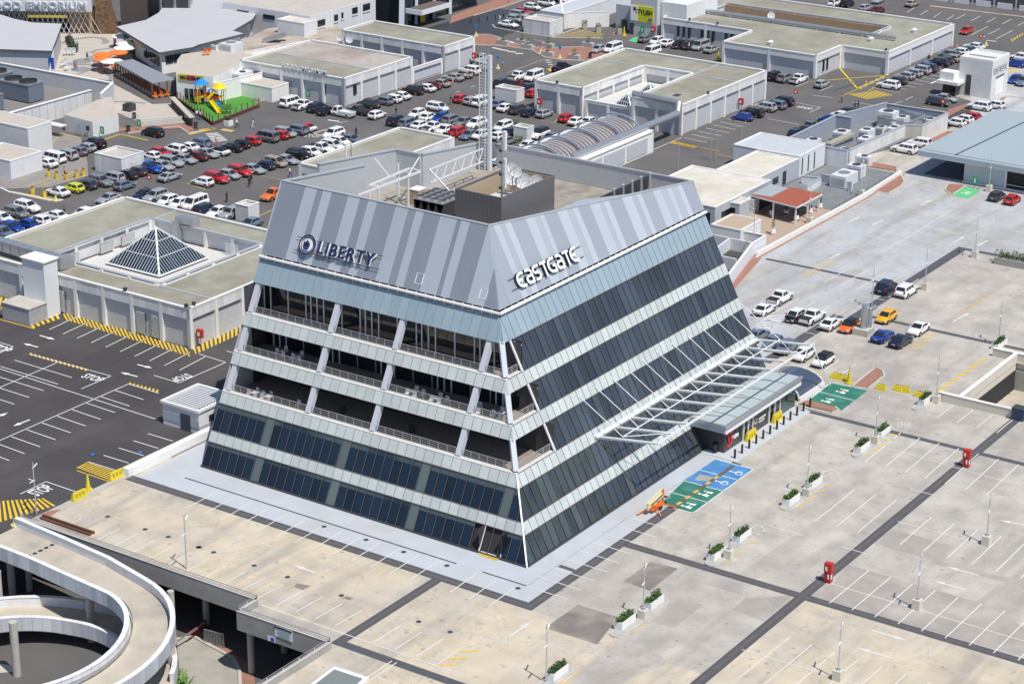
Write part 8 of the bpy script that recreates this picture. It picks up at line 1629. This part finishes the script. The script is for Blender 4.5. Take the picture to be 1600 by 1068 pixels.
def car_meshes(t, k, roofk=None):
    key = (t, k, roofk)
    if key in cm: return cm[key]
    nm, L, Wd, zb, zr, zh, zt, (xw,xf,xr,xg), (wf,wr), R = TY[t]; pm = paint(k); rm = paint(roofk) if roofk else pm; h = L/2; w_ = Wd/2; out = []
    # body: stations along x with rings of half-width/height pairs
    bed = t in 'pt'
    st = [(-h,.55,.80 if not bed else .95,.86),(-h+.10,.30,zt-.10,.95),(-h+.45,.22,zt,1.),(xg-.0 if not bed else -h+.9,.20,zt,1.),(xg+.35 if not bed else xg,.20,zb,1.),(0.2,.20,zb,1.),(xw-.1,.20,zb,1.),(xw+.25,.20,zh+.0,.99),(h-.55,.22,zh-.10,.95),(h-.16,.26,zh-.22,.88),(h,.42,.62,.76)]
    st = sorted(st, key=lambda s: s[0]); mb = MB(); vs = []; fs = []
    for x, z0, z1, f in st:
        zm = z0+(z1-z0)*.55; ring = [(f*w_*.90,z0),(f*w_,z0+(z1-z0)*.22),(f*w_,zm),(f*w_*.965,z1-.05),(f*w_*.86,z1)]
        for y, z in ring: vs.append((x,-y,z))
        for y, z in reversed(ring): vs.append((x,y,z))
    for i in range(len(st)-1):
        a, b = i*10, (i+1)*10
        for j in range(10): fs.append((a+j,b+j,b+(j+1)%10,a+(j+1)%10))
    fs += [tuple(range(9,-1,-1)), tuple(range((len(st)-1)*10,(len(st)-1)*10+10))]; fs = [f[::-1] for f in fs]
    mb.add(vs, fs, pm)
    # cabin
    wb, wt = w_*.90, w_*.74 if t != 'v' else w_*.82
    mb.hexa([(xg,-wb,zb-.02),(xw,-wb*.96,zb-.02),(xw,wb*.96,zb-.02),(xg,wb,zb-.02),(xr,-wt,zr-.04),(xf,-wt,zr-.04),(xf,wt,zr-.04),(xr,wt,zr-.04)], rm)
    mb.hexa([(xr,-wt,zr-.04),(xf,-wt,zr-.04),(xf,wt,zr-.04),(xr,wt,zr-.04),(xr+.14,-wt*.85,zr),(xf-.16,-wt*.85,zr),(xf-.16,wt*.85,zr),(xr+.14,wt*.85,zr)], rm)
    for s in (-1,1): mb.cbox((xw-.28,s*(w_+.08),zb+.06),(.14,.2,.13),pm)
    if t == 'p':
        mb.box(-h+.08,xg-.05,-w_*.86,w_*.86,zt-.02,zt+.015,TRIM)
    if t == 't':
        mb.box(-h,.55,-w_,w_,.75,.82,mat('truck_bed',(.42,.34,.22),.8))
        for y0_,y1_ in ((-w_,-w_+.06),(w_-.06,w_)): mb.box(-h,.55,y0_,y1_,.82,1.15,pm)
        mb.box(-h,-h+.06,-w_+.06,w_-.06,.82,1.15,pm)
    body = mb.mesh('body', smooth=False)
    for pl_ in body.polygons: pl_.use_smooth = pl_.index < (len(st)-1)*10
    out.append(('body', body))
    # windows: inset quads proud of the cabin faces
    mb = MB()
    def inset_quad(P, a, b, c, d, e=.015):
        P = [Vector(p) for p in P]; N = (P[1]-P[0]).cross(P[3]-P[0]).normalized()
        def q(u, v): return P[0].lerp(P[1],u).lerp(P[3].lerp(P[2],u),v)+N*e
        mb.add([q(a,c),q(b,c),q(b,d),q(a,d)],[(0,1,2,3)],WINGL)
    B = [(xg,-wb,zb),(xw,-wb*.96,zb),(xw,wb*.96,zb),(xg,wb,zb)]; T = [(xr,-wt,zr-.04),(xf,-wt,zr-.04),(xf,wt,zr-.04),(xr,wt,zr-.04)]
    inset_quad([B[1],B[2],T[2],T[1]],.05,.95,.06,.93)
    inset_quad([B[3],B[0],T[0],T[3]],.08,.92,.14,.88)
    sp = ((.10,.50),(.54,.90)) if t in 'hscmp' else ((.08,.33),(.36,.62),(.65,.92))
    if t == 'p': sp = ((.10,.52),(.56,.90))
    if t == 't': sp = ((.2,.85),)
    for a, b in sp:
        inset_quad([B[0],B[1],T[1],T[0]],a,b,.12,.86); inset_quad([B[2],B[3],T[3],T[2]],1-b,1-a,.12,.86)
    out.append(('windows', mb.mesh('windows')))
    mb = MB(); mb.box(-h+.02,-h+.35,-w_*.8,w_*.8,.22,.42,TRIM); mb.box(h-.30,h+.005,-w_*.68,w_*.68,.24,.42,TRIM); mb.box(-1,1,-w_-.005,w_+.005,.2,.27,TRIM)
    for x in (wf,wr):
        for s in (-1,1): mb.tube((x,s*(w_-.25),R+.02),(x,s*(w_+.004),R+.02),R+.055,TRIM,14)
    out.append(('trim', mb.mesh('trim')))
    for s in (-1,1):
        mb = MB(); mb.cbox((h-.14,s*w_*.66,zh-.30),(.26,.34,.14),LAMPW,-s*.35); out.append(('headlight', mb.mesh('headlight')))
        mb = MB(); zz = (zt-.18 if not bed else .85) if t not in 'uvm' else zb-.02; mb.cbox((-h+.06,s*w_*.80,zz),(.12,.22,.16 if t in 'sc' else .30),LAMPR); out.append(('tail_light', mb.mesh('tail_light')))
    mb = MB(); mb.box(-h-.012,-h+.05,-.24,.24,.60,.70,PLATE); mb.box(h-.02,h+.012,-.24,.24,.40,.50,PLATE); out.append(('number_plate', mb.mesh('number_plate')))
    for x in (wf,wr):
        for s in (-1,1):
            mb = MB(); y0_, y1_ = s*(w_-.17), s*(w_+.02); mb.tube((x,y0_,R),(x,y1_,R),R,RUB,14); mb.tube((x,y1_-s*.01,R),(x,y1_+s*.008,R),R*.62,RIM,10); out.append(('wheel', mb.mesh('wheel')))
    cm[key] = out; return out
HD = dict(n=math.pi/2, s=-math.pi/2, e=0., w=math.pi)
rc = random.Random(21)
ORD = ['first','second','third','fourth','fifth','sixth','seventh','eighth','ninth','tenth','eleventh','twelfth','thirteenth','fourteenth','fifteenth','sixteenth','seventeenth','eighteenth']
FACE = dict(n='tail towards us',s='nose towards us',e='tail towards us',w='nose towards us')
def car(code, hd, pos, label, grp, da=0.):
    """code: type letter + paint letter (+ roof paint letter)"""
    t, k = code[0], code[1]; rk = code[2] if len(code) > 2 else None
    x, y = pos; root = thing({'v':'parked_van','p':'parked_pickup','t':'flatbed_truck'}.get(t,'parked_car'), label, {'v':'van','p':'pickup truck','t':'truck'}.get(t,'car'), (x,y,0), grp, HD[hd]+da+rc.uniform(-.03,.03))
    for nm, me in car_meshes(t, k, rk): o = bpy.data.objects.new(nm, me); COL.objects.link(o); o.parent = root
    return root
def carrow(where, grp, lst):
    n = len(lst)
    for i, (code, hd, pos, *ex) in enumerate(lst):
        nm = PAINT[code[1]][0]+' '+TY[code[0]][0]; roof = f' with {PAINT[code[2]][0]} roof' if len(code) > 2 else ''
        where = where.replace('the ',''); lb = f'{nm}{roof}, {"rightmost" if i == n-1 else "leftmost" if i == 0 else ORD[i]+" from left"}, {where}'
        car(code, hd, pos, ex[0] if ex and isinstance(ex[0], str) else lb, grp, ex[-1] if ex and isinstance(ex[-1], float) else 0.)


CARS = [
('row cut by the left photo edge',[('hW','s',(51.34,130.53)),('mG','s',(54.48,130.9)),('uW','s',(57.51,131.48))]),
('row at the left shop block rear corner',[('pL','s',(46.01,124.94)),('hB','s',(49.09,125.99)),('hB','n',(51.33,125.31)),('hW','n',(53.81,125.13)),('sW','n',(56.95,124.91))]),
('aisle just behind the left shop block',[('sW','w',(60.44,122.26)),('cS','w',(68.25,124.6))]),
('row starting at the yellow drum pots',[('sW','n',(66.1,133.54)),('hY','n',(69.05,133.02)),('hD','n',(71.53,132.61)),('uG','s',(74.1,132.08)),('mS','n',(76.89,131.92)),('sK','n',(79.44,131.48)),('hD','n',(81.79,131.38)),('pB','s',(84.47,131.15)),('sS','s',(86.57,130.17)),('uS','s',(89,130.35)),('sS','s',(91.72,129.84)),('sM','n',(94.12,129.48)),('sS','s',(96.54,129.12)),('cWK','n',(98.8,128.67)),('sK','n',(101.71,128.36)),('hK','n',(104.16,128.4)),('hR','n',(106.72,128.31))]),
('short row left of the lift kiosk',[('sW','n',(76.71,146.83)),('vW','n',(79.3,147.81)),('uS','n',(81.94,147.46)),('hP','n',(84.73,147.6)),('hS','n',(87.24,148.17)),('uK','n',(89.81,148.71))]),
('rear row right of the lift kiosk',[('hW','n',(85.21,135.63)),('sL','s',(87.38,135.89)),('sW','n',(89.96,135.61)),('hR','s',(92.26,135.76)),('mW','n',(95.14,135.12)),('sW','n',(97.57,134.48)),('uL','n',(100.22,134.23))]),
('row before the playground',[('vP','n',(109.86,127.45)),('hR','n',(112.39,126.76)),('mS','s',(114.11,126.87)),('uL','n',(116.57,126.33)),('cWR','n',(119.12,126.42))]),
('middle row left of the tower crown',[('hW','n',(83.52,118.62)),('uR','s',(86.3,118.14)),('hS','s',(89.04,117.77)),('uR','s',(91.44,117.59)),('sS','s',(93.86,116.76)),('hN','n',(96.68,116.71)),('mT','s',(99,116.4)),('sS','s',(101.28,115.85)),('uK','s',(104.75,116)),('hW','s',(107.26,115.52)),('pW','s',(110,115.45)),('mW','s',(112.61,115.24)),('hW','s',(115.33,115.62)),('sL','s',(117.55,114.99))]),
('row along the left shop block far rim',[('sN','w',(72.89,121.36)),('uS','w',(73.19,119.15)),('hW','w',(72.77,116.2)),('hW','w',(72.68,113.72)),('vW','w',(73.84,111.51)),('uN','e',(72.5,108.21)),('sW','w',(72.87,105.98)),('uS','w',(73.32,103.66)),('sL','w',(71.35,98.06))]),
('row before the food emporium block',[('vW','e',(130.74,139.15)),('pW','e',(130.62,136.17)),('uN','e',(130.69,132.95)),('sK','e',(130.11,130.27)),('tW','n',(130.41,126.8)),('pD','n',(133.41,125.69)),('uD','n',(138.28,127.12)),('hL','n',(141.51,126.21)),('hW','n',(143.77,125.86)),('sW','n',(146.44,126.19))]),
('row along the yard wall',[('uK','n',(150.91,126.53)),('sW','n',(153.83,125.8)),('sM','n',(156,126.14)),('sT','n',(158.4,125.76)),('sS','n',(163.52,126.36)),('hT','n',(166.56,126.07)),('uW','n',(169.82,126.82)),('uS','n',(173.71,126.78)),('pS','w',(179.24,130.48))]),
('short row left of the lattice mast',[('hR','e',(151.4,115.69)),('hS','e',(151.16,113.23)),('vW','e',(151.5,111.16))]),
('row right of the lattice mast',[('sL','e',(152.21,107.81)),('sW','e',(150.88,105.35)),('uD','e',(150.85,102.67)),('hN','e',(150.57,99.97)),('hS','e',(151.34,97.37))]),
('row before the large block front wall',[('hR','e',(151.11,92.37)),('sW','e',(150.51,89.82)),('sW','e',(151.85,87.97)),('sW','e',(153.14,85.43))]),
('rear double row left of the mast',[('hW','w',(137.96,115.94)),('sW','e',(137.4,112.92)),('hB','w',(138.29,110.93)),('uG','e',(138.02,108.29)),('sG','w',(138.17,105.86)),('uW','w',(138.45,103.24))]),
('row behind the small gravel roof',[('uN','e',(131.83,115.77)),('mL','e',(131.76,113.27)),('sW','e',(132.18,110.84)),('pW','e',(132.08,108.04)),('sW','w',(132.07,105.52)),('uR','e',(132.32,102.63)),('sL','w',(131.8,100.13)),('hW','w',(132.94,98.54))]),
('rear row beside the short white kiosk',[('mW','w',(139.77,98.46)),('hN','e',(137.46,95.13)),('uWK','w',(139.28,90.44)),('sL','w',(138.47,87.65))]),
('front row beside the short white kiosk',[('hW','e',(134.22,95.34)),('sG','e',(132.6,92.64)),('sW','e',(132.59,88.12))]),
('cluster left of the large block corner',[('pW','e',(171.46,116.69)),('vW','w',(173.04,114.07)),('uN','e',(164.94,115.88)),('pM','w',(164.89,113)),('hN','w',(164.44,109.88)),('hR','e',(162.57,107.11))]),
('row under the slit windows',[('hG','e',(213.26,113.25)),('hW','w',(213.13,110.47)),('sW','e',(212.99,107.71)),('hK','w',(212.75,105.12)),('uD','e',(213.35,102.85)),('vS','w',(214.19,100.73)),('sS','e',(213.26,97.69))]),
('pair at the brick island tip',[('hS','w',(199.78,116.24)),('vW','w',(202.01,114.13))]),
('cluster on the hatched island',[('sW','s',(208.08,143.76)),('hS','s',(213.01,145.44)),('uS','s',(216.72,146.79)),('hR','s',(220.06,148.2))]),
('cluster at the very top centre',[('hW','s',(225.41,149.18)),('uW','s',(230.45,148.47)),('sN','s',(233.99,148.76)),('hW','s',(235.13,146.63)),('sS','s',(238.6,146.5))]),
('bays along the long block near wall',[('uK','e',(200.48,76.6)),('uG','e',(200.31,74.24)),('pW','e',(201.11,71.84)),('hS','e',(200.33,66.52))]),
('bays right of the large block',[('hB','n',(170.05,67.21)),('uK','n',(173.61,67.23)),('uS','n',(178.42,67.16)),('mL','n',(180.98,66.35)),('uK','n',(183.99,66.54))]),
('row between long block and lift tower',[('uW','n',(206.83,55.83)),('sD','n',(211.38,56.35)),('hS','n',(215.46,56.34)),('hS','n',(218.48,56.11)),('uS','n',(221.45,55.98)),('uD','n',(223.66,55.62)),('sB','s',(225.88,56.15)),('uN','n',(229.5,55.69)),('hD','n',(232.02,55.43)),('hT','n',(234.31,55.05)),('mL','n',(237.19,56.68)),('hW','n',(240.72,56.06)),('sL','n',(243.52,55.55)),('sW','n',(247.04,55.52))]),
('bays behind the plant yard wall',[('uN','e',(165.54,53.92)),('pL','e',(171.06,54.24)),('hB','n',(177.76,53.87)),('sW','s',(181.42,52.96)),('sN','s',(184.39,53.05))]),
('bays left of the lift tower',[('mD','s',(200.7,42.98)),('sS','s',(204.14,43.04))]),
('cluster right of the lift tower',[('uW','n',(242.99,44)),('hB','n',(237.81,42.86)),('hB','w',(225.57,38.04)),('uL','w',(224.89,35.96))]),
('far top right car park',[('uW','e',(268.23,97.41)),('uK','e',(269.29,94.81)),('hS','e',(267.65,89.72)),('sM','e',(267.52,86.55)),('hS','w',(276.76,90.91)),('sT','e',(278.13,83.3)),('hR','w',(259.68,62.6))]),
('bays beside the grey roofed hall',[('uW','n',(167.6,34.55)),('uW','n',(172.49,33.98)),('hW','n',(188.99,34.51)),('hW','n',(191.85,34.3)),('hR','n',(194.35,33.86)),('uW','n',(202.11,35.48)),('hW','n',(204.86,33.64))]),
('bays before the ribbed wall',[('hD','e',(150.98,10.93)),('hR','e',(150.59,8.19))]),
('pair on the upper deck joint',[('uN','e',(100.4,6.53)),('uW','e',(100.67,3.58))]),
('deck row left of the vent stack',[('sL','e',(73.21,12.25)),('cW','e',(82.65,16.3)),('pW','e',(87.83,16.62)),('hKW','w',(82.43,11.57)),('pW','e',(83.47,9.45)),('cW','e',(82.75,6.37)),('hOK','w',(83.17,3.86))]),
('deck cars right of the vent stack',[('cB','e',(82.54,-1.35)),('hA','w',(89.37,1.33)),('sN','e',(82.17,-4.13)),('cW','w',(87.74,-4.08))]),
('row behind the pavilion',[('hL','w',(71.55,9.24)),('hL','w',(71.15,6.97)),('hW','w',(70.25,4.04)),('hWK','w',(69.85,1.06))]),
]
for w__, l__ in CARS: carrow(w__, "cars in "+w__, l__)
car('mK','n',(100.94,145.55),'black people carrier parked alone in the bay by the plaza steps',None)
car('hL','e',(74.83,127.38),'slate blue hatchback standing across the aisle by the yellow car',None)
car('cS','e',(82.75,124.98),'silver coupe driving alone along the centre aisle',None)
car('uW','w',(118.4,119.48),'white SUV turning at the kerb left of the centre',None)
car('hW','e',(133.08,121.18),'white SUV like hatchback driving towards the food emporium block',None)
car('mW','s',(143.55,115.5),'white people carrier crossing the lane behind the lattice mast',None)
car('pO','w',(84.76,104.75),'orange pickup with white stripe half hidden by the tower crown',None)
car('pK','e',(182.49,113.76),'black open truck beside the roof edge of the large block',None)
car('vW','w',(203.94,106.24),'white van roof showing above the far roof edge of the large block',None)

# ---------------- people ----------------
def person_mesh(pose):
    """one continuous skinned body, about 1.72 m; x is forward"""
    J = dict(pel=(0,0,.92),bel=(0,0,1.08),che=(.01,0,1.32),nek=(.01,0,1.48),hd0=(.02,0,1.56),hd1=(.02,0,1.68),hpl=(0,.10,.90),hpr=(0,-.10,.90),shl=(0,.19,1.40),shr=(0,-.19,1.40))
    if pose == 'walk': J.update(knl=(.20,.10,.50),anl=(.26,.10,.09),tol=(.42,.11,.04),knr=(-.02,-.10,.48),anr=(-.30,-.10,.14),tor=(-.17,-.11,.03),ell=(-.10,.26,1.14),wrl=(-.02,.27,.90),hal=(.03,.27,.80),elr=(.08,-.26,1.14),wrr=(.26,-.24,.96),har=(.34,-.23,.90))
    elif pose == 'push': J.update(knl=(.14,.10,.49),anl=(.10,.10,.08),tol=(.26,.11,.03),knr=(.0,-.10,.49),anr=(-.18,-.10,.10),tor=(-.03,-.11,.03),ell=(.12,.24,1.14),wrl=(.36,.18,1.05),hal=(.45,.16,1.04),elr=(.12,-.24,1.14),wrr=(.36,-.18,1.05),har=(.45,-.16,1.04))
    else: J.update(knl=(.01,.11,.49),anl=(-.01,.12,.08),tol=(.15,.13,.03),knr=(.02,-.11,.49),anr=(-.01,-.12,.08),tor=(.15,-.13,.03),ell=(-.02,.27,1.13),wrl=(.05,.28,.90),hal=(.08,.27,.80),elr=(.02,-.28,1.14),wrr=(.18,-.22,1.0),har=(.25,-.17,1.02))
    Rr = dict(pel=(.15,.13),bel=(.14,.115),che=(.17,.125),nek=(.055,.055),hd0=(.085,.09),hd1=(.085,.095),hpl=.1,hpr=.1,shl=.065,shr=.065,knl=.065,knr=.065,anl=.045,anr=.045,tol=.04,tor=.04,ell=.045,elr=.045,wrl=.033,wrr=.033,hal=.035,har=.035)
    E = [('pel','bel'),('bel','che'),('che','nek'),('nek','hd0'),('hd0','hd1'),('pel','hpl'),('pel','hpr'),('hpl','knl'),('knl','anl'),('anl','tol'),('hpr','knr'),('knr','anr'),('anr','tor'),('che','shl'),('che','shr'),('shl','ell'),('ell','wrl'),('wrl','hal'),('shr','elr'),('elr','wrr'),('wrr','har')]
    ks = list(J); me = bpy.data.meshes.new('person_skeleton'); me.from_pydata([J[k] for k in ks],[(ks.index(a),ks.index(b)) for a,b in E],[])
    o = bpy.data.objects.new('person_skeleton', me); COL.objects.link(o); md = o.modifiers.new('Skin','SKIN'); md.use_smooth_shade = True
    for i, k in enumerate(ks): r = Rr[k]; me.skin_vertices[0].data[i].radius = r if isinstance(r, tuple) else (r, r)
    me.skin_vertices[0].data[0].use_root = True; sub = o.modifiers.new('Sub','SUBSURF'); sub.levels = 1; sub.render_levels = 1
    dg = bpy.context.evaluated_depsgraph_get(); out = bpy.data.meshes.new_from_object(o.evaluated_get(dg)); bpy.data.objects.remove(o); out.name = 'body'; return out
PM = {p: person_mesh(p) for p in ('walk','stand','push')}
CL = dict(k=mat('black_cloth',(.02,.02,.022),.9), w=mat('white_cloth',(.75,.75,.74),.9), b=mat('blue_cloth',(.02,.12,.42),.9), o=mat('hi_vis_orange',(.90,.20,.02),.7), n=mat('navy_cloth',(.02,.025,.06),.9), g=mat('green_cloth',(.02,.22,.14),.9), p=PINK, d=mat('denim',(.05,.08,.16),.9), l=mat('light_blue_cloth',(.25,.45,.70),.9), t=mat('tan_cloth',(.35,.27,.18),.9))
HAIR = mat('black_hair',(.012,.01,.009),.8)
def person(pos, rz_, pose, top, leg, label, hat=None):
    me = PM[pose].copy(); me.materials.clear()
    for m_ in (SKIN, CL[top], CL[leg], BLACK): me.materials.append(m_)
    for f in me.polygons:
        c = f.center; arm = abs(c.y) > .205 and c.z < 1.12
        f.material_index = 3 if c.z < .085 else 2 if c.z < .98 and not (abs(c.y) > .2 and c.z > .7) else 0 if c.z > 1.47 or arm else 1
    root = thing('person', label, 'person', (pos[0],pos[1],0), None, rz_); o = bpy.data.objects.new('body', me); COL.objects.link(o); o.parent = root
    mb = MB(); vs = []; n = 10
    for i in range(5):
        th = i*math.pi/2/4; r = .105*math.cos(th) if i < 4 else .0; z = 1.665+.115*math.sin(th)
        for k in range(n): t = 2*math.pi*k/n; vs.append((r*math.cos(t)-.012,r*.92*math.sin(t),z))
    fs = [(i*n+k,i*n+(k+1)%n,(i+1)*n+(k+1)%n,(i+1)*n+k) for i in range(4) for k in range(n)]; mb.add(vs,fs,CL[hat] if hat else HAIR)
    h = bpy.data.objects.new('hat' if hat else 'hair', mb.mesh('hair')); COL.objects.link(h); h.parent = root
    return root
for pos, r, ps, tp, lg_, lb, hat in (
 ((85.63,155.74),-1.2,'walk','b','k','person in blue top and black trousers near the metal stair',None),
 ((74.22,140.15),-.8,'stand','o','k','person in orange vest standing among the yellow drum pots',None),
 ((113.25,137.00),-1.4,'walk','w','k','person in white top and white cap beside the square white planter','w'),
 ((114.76,134.63),2.6,'walk','w','w','person in long white clothes with dark head walking by the playground','n'),
 ((87.13,111.89),2.9,'walk','n','k','person in dark clothes with blue cap striding past the red cars','b'),
 ((88.45,112.60),2.9,'walk','n','k','second dark dressed person walking right beside the one with blue cap',None),
 ((95.29,110.15),-1.3,'walk','w','d','person in white shirt by the corner of the gravel roof behind the crown',None),
 ((78.85,109.41),-1.5,'stand','n','k','person in navy standing alone on the open asphalt left of the crown',None),
 ((102.71,132.50),0.,'stand','w','p','person in white and pink clothes by the zebra crossing','p'),
 ((121.18,116.68),2.8,'stand','k','k','person in black with one arm out on the lane right of the white SUV',None),
 ((136.45,119.53),-.5,'push','k','k','person in black behind the navy SUV at the row end',None),
 ((148.50,116.08),-1.6,'push','k','t','person in black riding a small trolley in the lane near the red hatchback',None),
 ((164.58,124.17),.4,'push','w','k','person bending at the boot of the silver car by the wall',None),
 ((176.97,123.94),-1.2,'walk','l','t','person in light blue top walking right of the lattice mast',None),
 ((58.63,124.61),-1.,'stand','k','k','person in black at the gravel roof rim of the left shop block',None),
 ((191.98,58.29),-1.4,'stand','o','k','parking guard in orange vest left of the yellow hatched corner',None),
 ((188.08,53.70),2.2,'push','k','k','person in black pushing a trolley above the plant yard',None),
 ((188.94,53.50),2.2,'walk','k','d','person in black top and jeans beside the trolley above the plant yard',None),
 ((212.96,55.44),1.5,'stand','b','k','person in blue next to the white SUV at the long row',None),
 ((212.15,54.40),1.5,'stand','p','d','person in pale pink next to the white SUV at the long row',None),
 ((230.81,58.30),.5,'stand','k','k','person in black behind the bright blue saloon',None),
 ((228.29,157.17),.8,'walk','k','p','person in black and pink on the brick path at the top',None),
 ((134.47,193.99),-1.8,'walk','b','n','person in bright blue shirt walking on the plaza',None),
 ((140.03,202.12),-2.,'stand','g','k','person in green top on the plaza by the tall planters',None),
 ((113.90,146.92),1.2,'walk','w','d','person in white on the ramp path beside the brown sign wall',None),
 ((113.69,145.89),1.2,'walk','p','d','person in pink on the ramp path beside the playground fence',None),
 ((210.93,147.99),-1.,'push','w','w','person in white leaning at the white saloon on the hatched island',None),
 ((201.62,160.08),1.,'stand','b','d','person in blue by the yellow banner of the glass tower',None)): person(pos, r, ps, tp, lg_, lb, hat)
def trolley(p, label):
    root = thing('shopping_trolley', label, 'trolley', (*p,0)); mb = MB(); x, y = p
    for z in (.5,.75,1.0):
        for a_, b_ in (((-.4,-.28),(.4,-.28)),((.4,-.28),(.4,.28)),((.4,.28),(-.4,.28)),((-.4,.28),(-.4,-.28))): mb.beam((x+a_[0],y+a_[1],z),(x+b_[0],y+b_[1],z),.04,.04,METG)
    mb.build('basket', root); mb = MB()
    for a_ in ((-.35,-.25),(.35,-.25),(.35,.25),(-.35,.25)): mb.beam((x+a_[0],y+a_[1],.06),(x+a_[0],y+a_[1],1.0),.04,.04,METG)
    mb.build('frame', root)
trolley((188.51,54.59),'loaded trolley pushed above the plant yard'); trolley((120.67,149.55),'x') if 0 else None
# trolley park in the far lot
tp_ = thing('trolley_bay','metal hoops of an empty trolley bay by the yellow corner','trolley bay',(*(200.50,61.94),0)); q0, q1 = (199.04,62.91), (204.24,62.07)
for k in range(6): q = L_(q0,q1,k/5.); mb = MB(); mb.beam((*q,0),(*q,.9),.06,.06,METG); mb.beam((*q,.9),(q[0]+2.2,q[1],.9),.06,.06,METG); mb.beam((q[0]+2.2,q[1],.9),(q[0]+2.2,q[1],0),.06,.06,METG); mb.build('hoop', tp_)
sr = thing('security_rail','thin grey railing beside the plaza steps','railing',(*(106.92,159.47),0)); q0, q1 = (105.79,158.19), (107.04,154.56)
for k in range(9): q = L_(q0,q1,k/8.); mb = MB(); mb.beam((*q,0),(*q,1.0),.04,.04,METG); mb.build('baluster', sr)
mb = MB(); mb.beam((*q0,1.0),(*q1,1.0),.05,.05,METG); mb.build('handrail', sr)
for k in range(2):
    c = (-4.64,57.06) if k == 0 else (-1.05,52.99); r0 = thing('blue_marker', ('small blue drain cover in the middle of the left lot','small blue drain cover near the louvred kiosk')[k], 'drain cover', (*c,0)); mb = MB(); mb.tube((*c,.0),(*c,.03),.45,METD,12); mb.build('rim', r0); mb = MB(); mb.tube((*c,.03),(*c,.05),.25,mat('marker_blue',(.02,.22,.65),.5),10); mb.build('cover', r0)
dcs = [((-15.83,43.93),'top left'),((-15.83,38.45),'next to the third bay line'),((-15.79,35.17),'beside the lamp post'),((-15.82,30.82),'between two bay lines'),((-15.81,28.80),'right of the lamp post'),((-15.79,18.85),'left of the square patch'),((-15.84,11.82),'beside the small rough patch'),((-15.85,2.19),'in the middle of the right field'),((-15.81,-1.59),'right of the middle field'),((-4.35,23.26),'on the apron edge left'),((-4.33,17.59),'on the apron edge by the brown stain'),((-4.37,12.60),'on the apron edge right'),((-4.34,7.04),'on the apron near the drain slot end'),((-4.36,-1.82),'at the apron corner'),((-15.74,23.32),'under the faded arrow'),((-15.78,30.89),'at the far left of the deck')]
for c, lb in dcs: r0 = thing('drain_cover', 'small round dark drain cover, '+lb, 'drain cover', (*c,.004), 'round drain covers on the deck'); mb = MB(); mb.tube((*c,.006),(*c,.035),.26,METD,12); mb.build('grate', r0); mb = MB(); mb.tube((*c,.004),(*c,.028),.34,CONCD,12); mb.build('rim', r0)
for k,c in enumerate(((-27.40,43.90),(-26.63,43.85),(-25.81,43.85),(-24.98,43.85),(-24.14,43.85))):
    for j in range(2): r0 = thing('rubber_stop', f'dark rubber speed hump piece across the ramp mouth, {("leftmost","second from left","middle","second from right","rightmost")[k]}, {("front","rear")[j]} row', 'speed hump', (c[0]+j*.7,c[1],0), 'rubber humps across the ramp mouth'); mb = MB(); mb.tube((c[0]+j*.7,c[1],-.0),(c[0]+j*.7,c[1],.08),.22,BLACK,8,r2=.12); mb.build('body', r0)
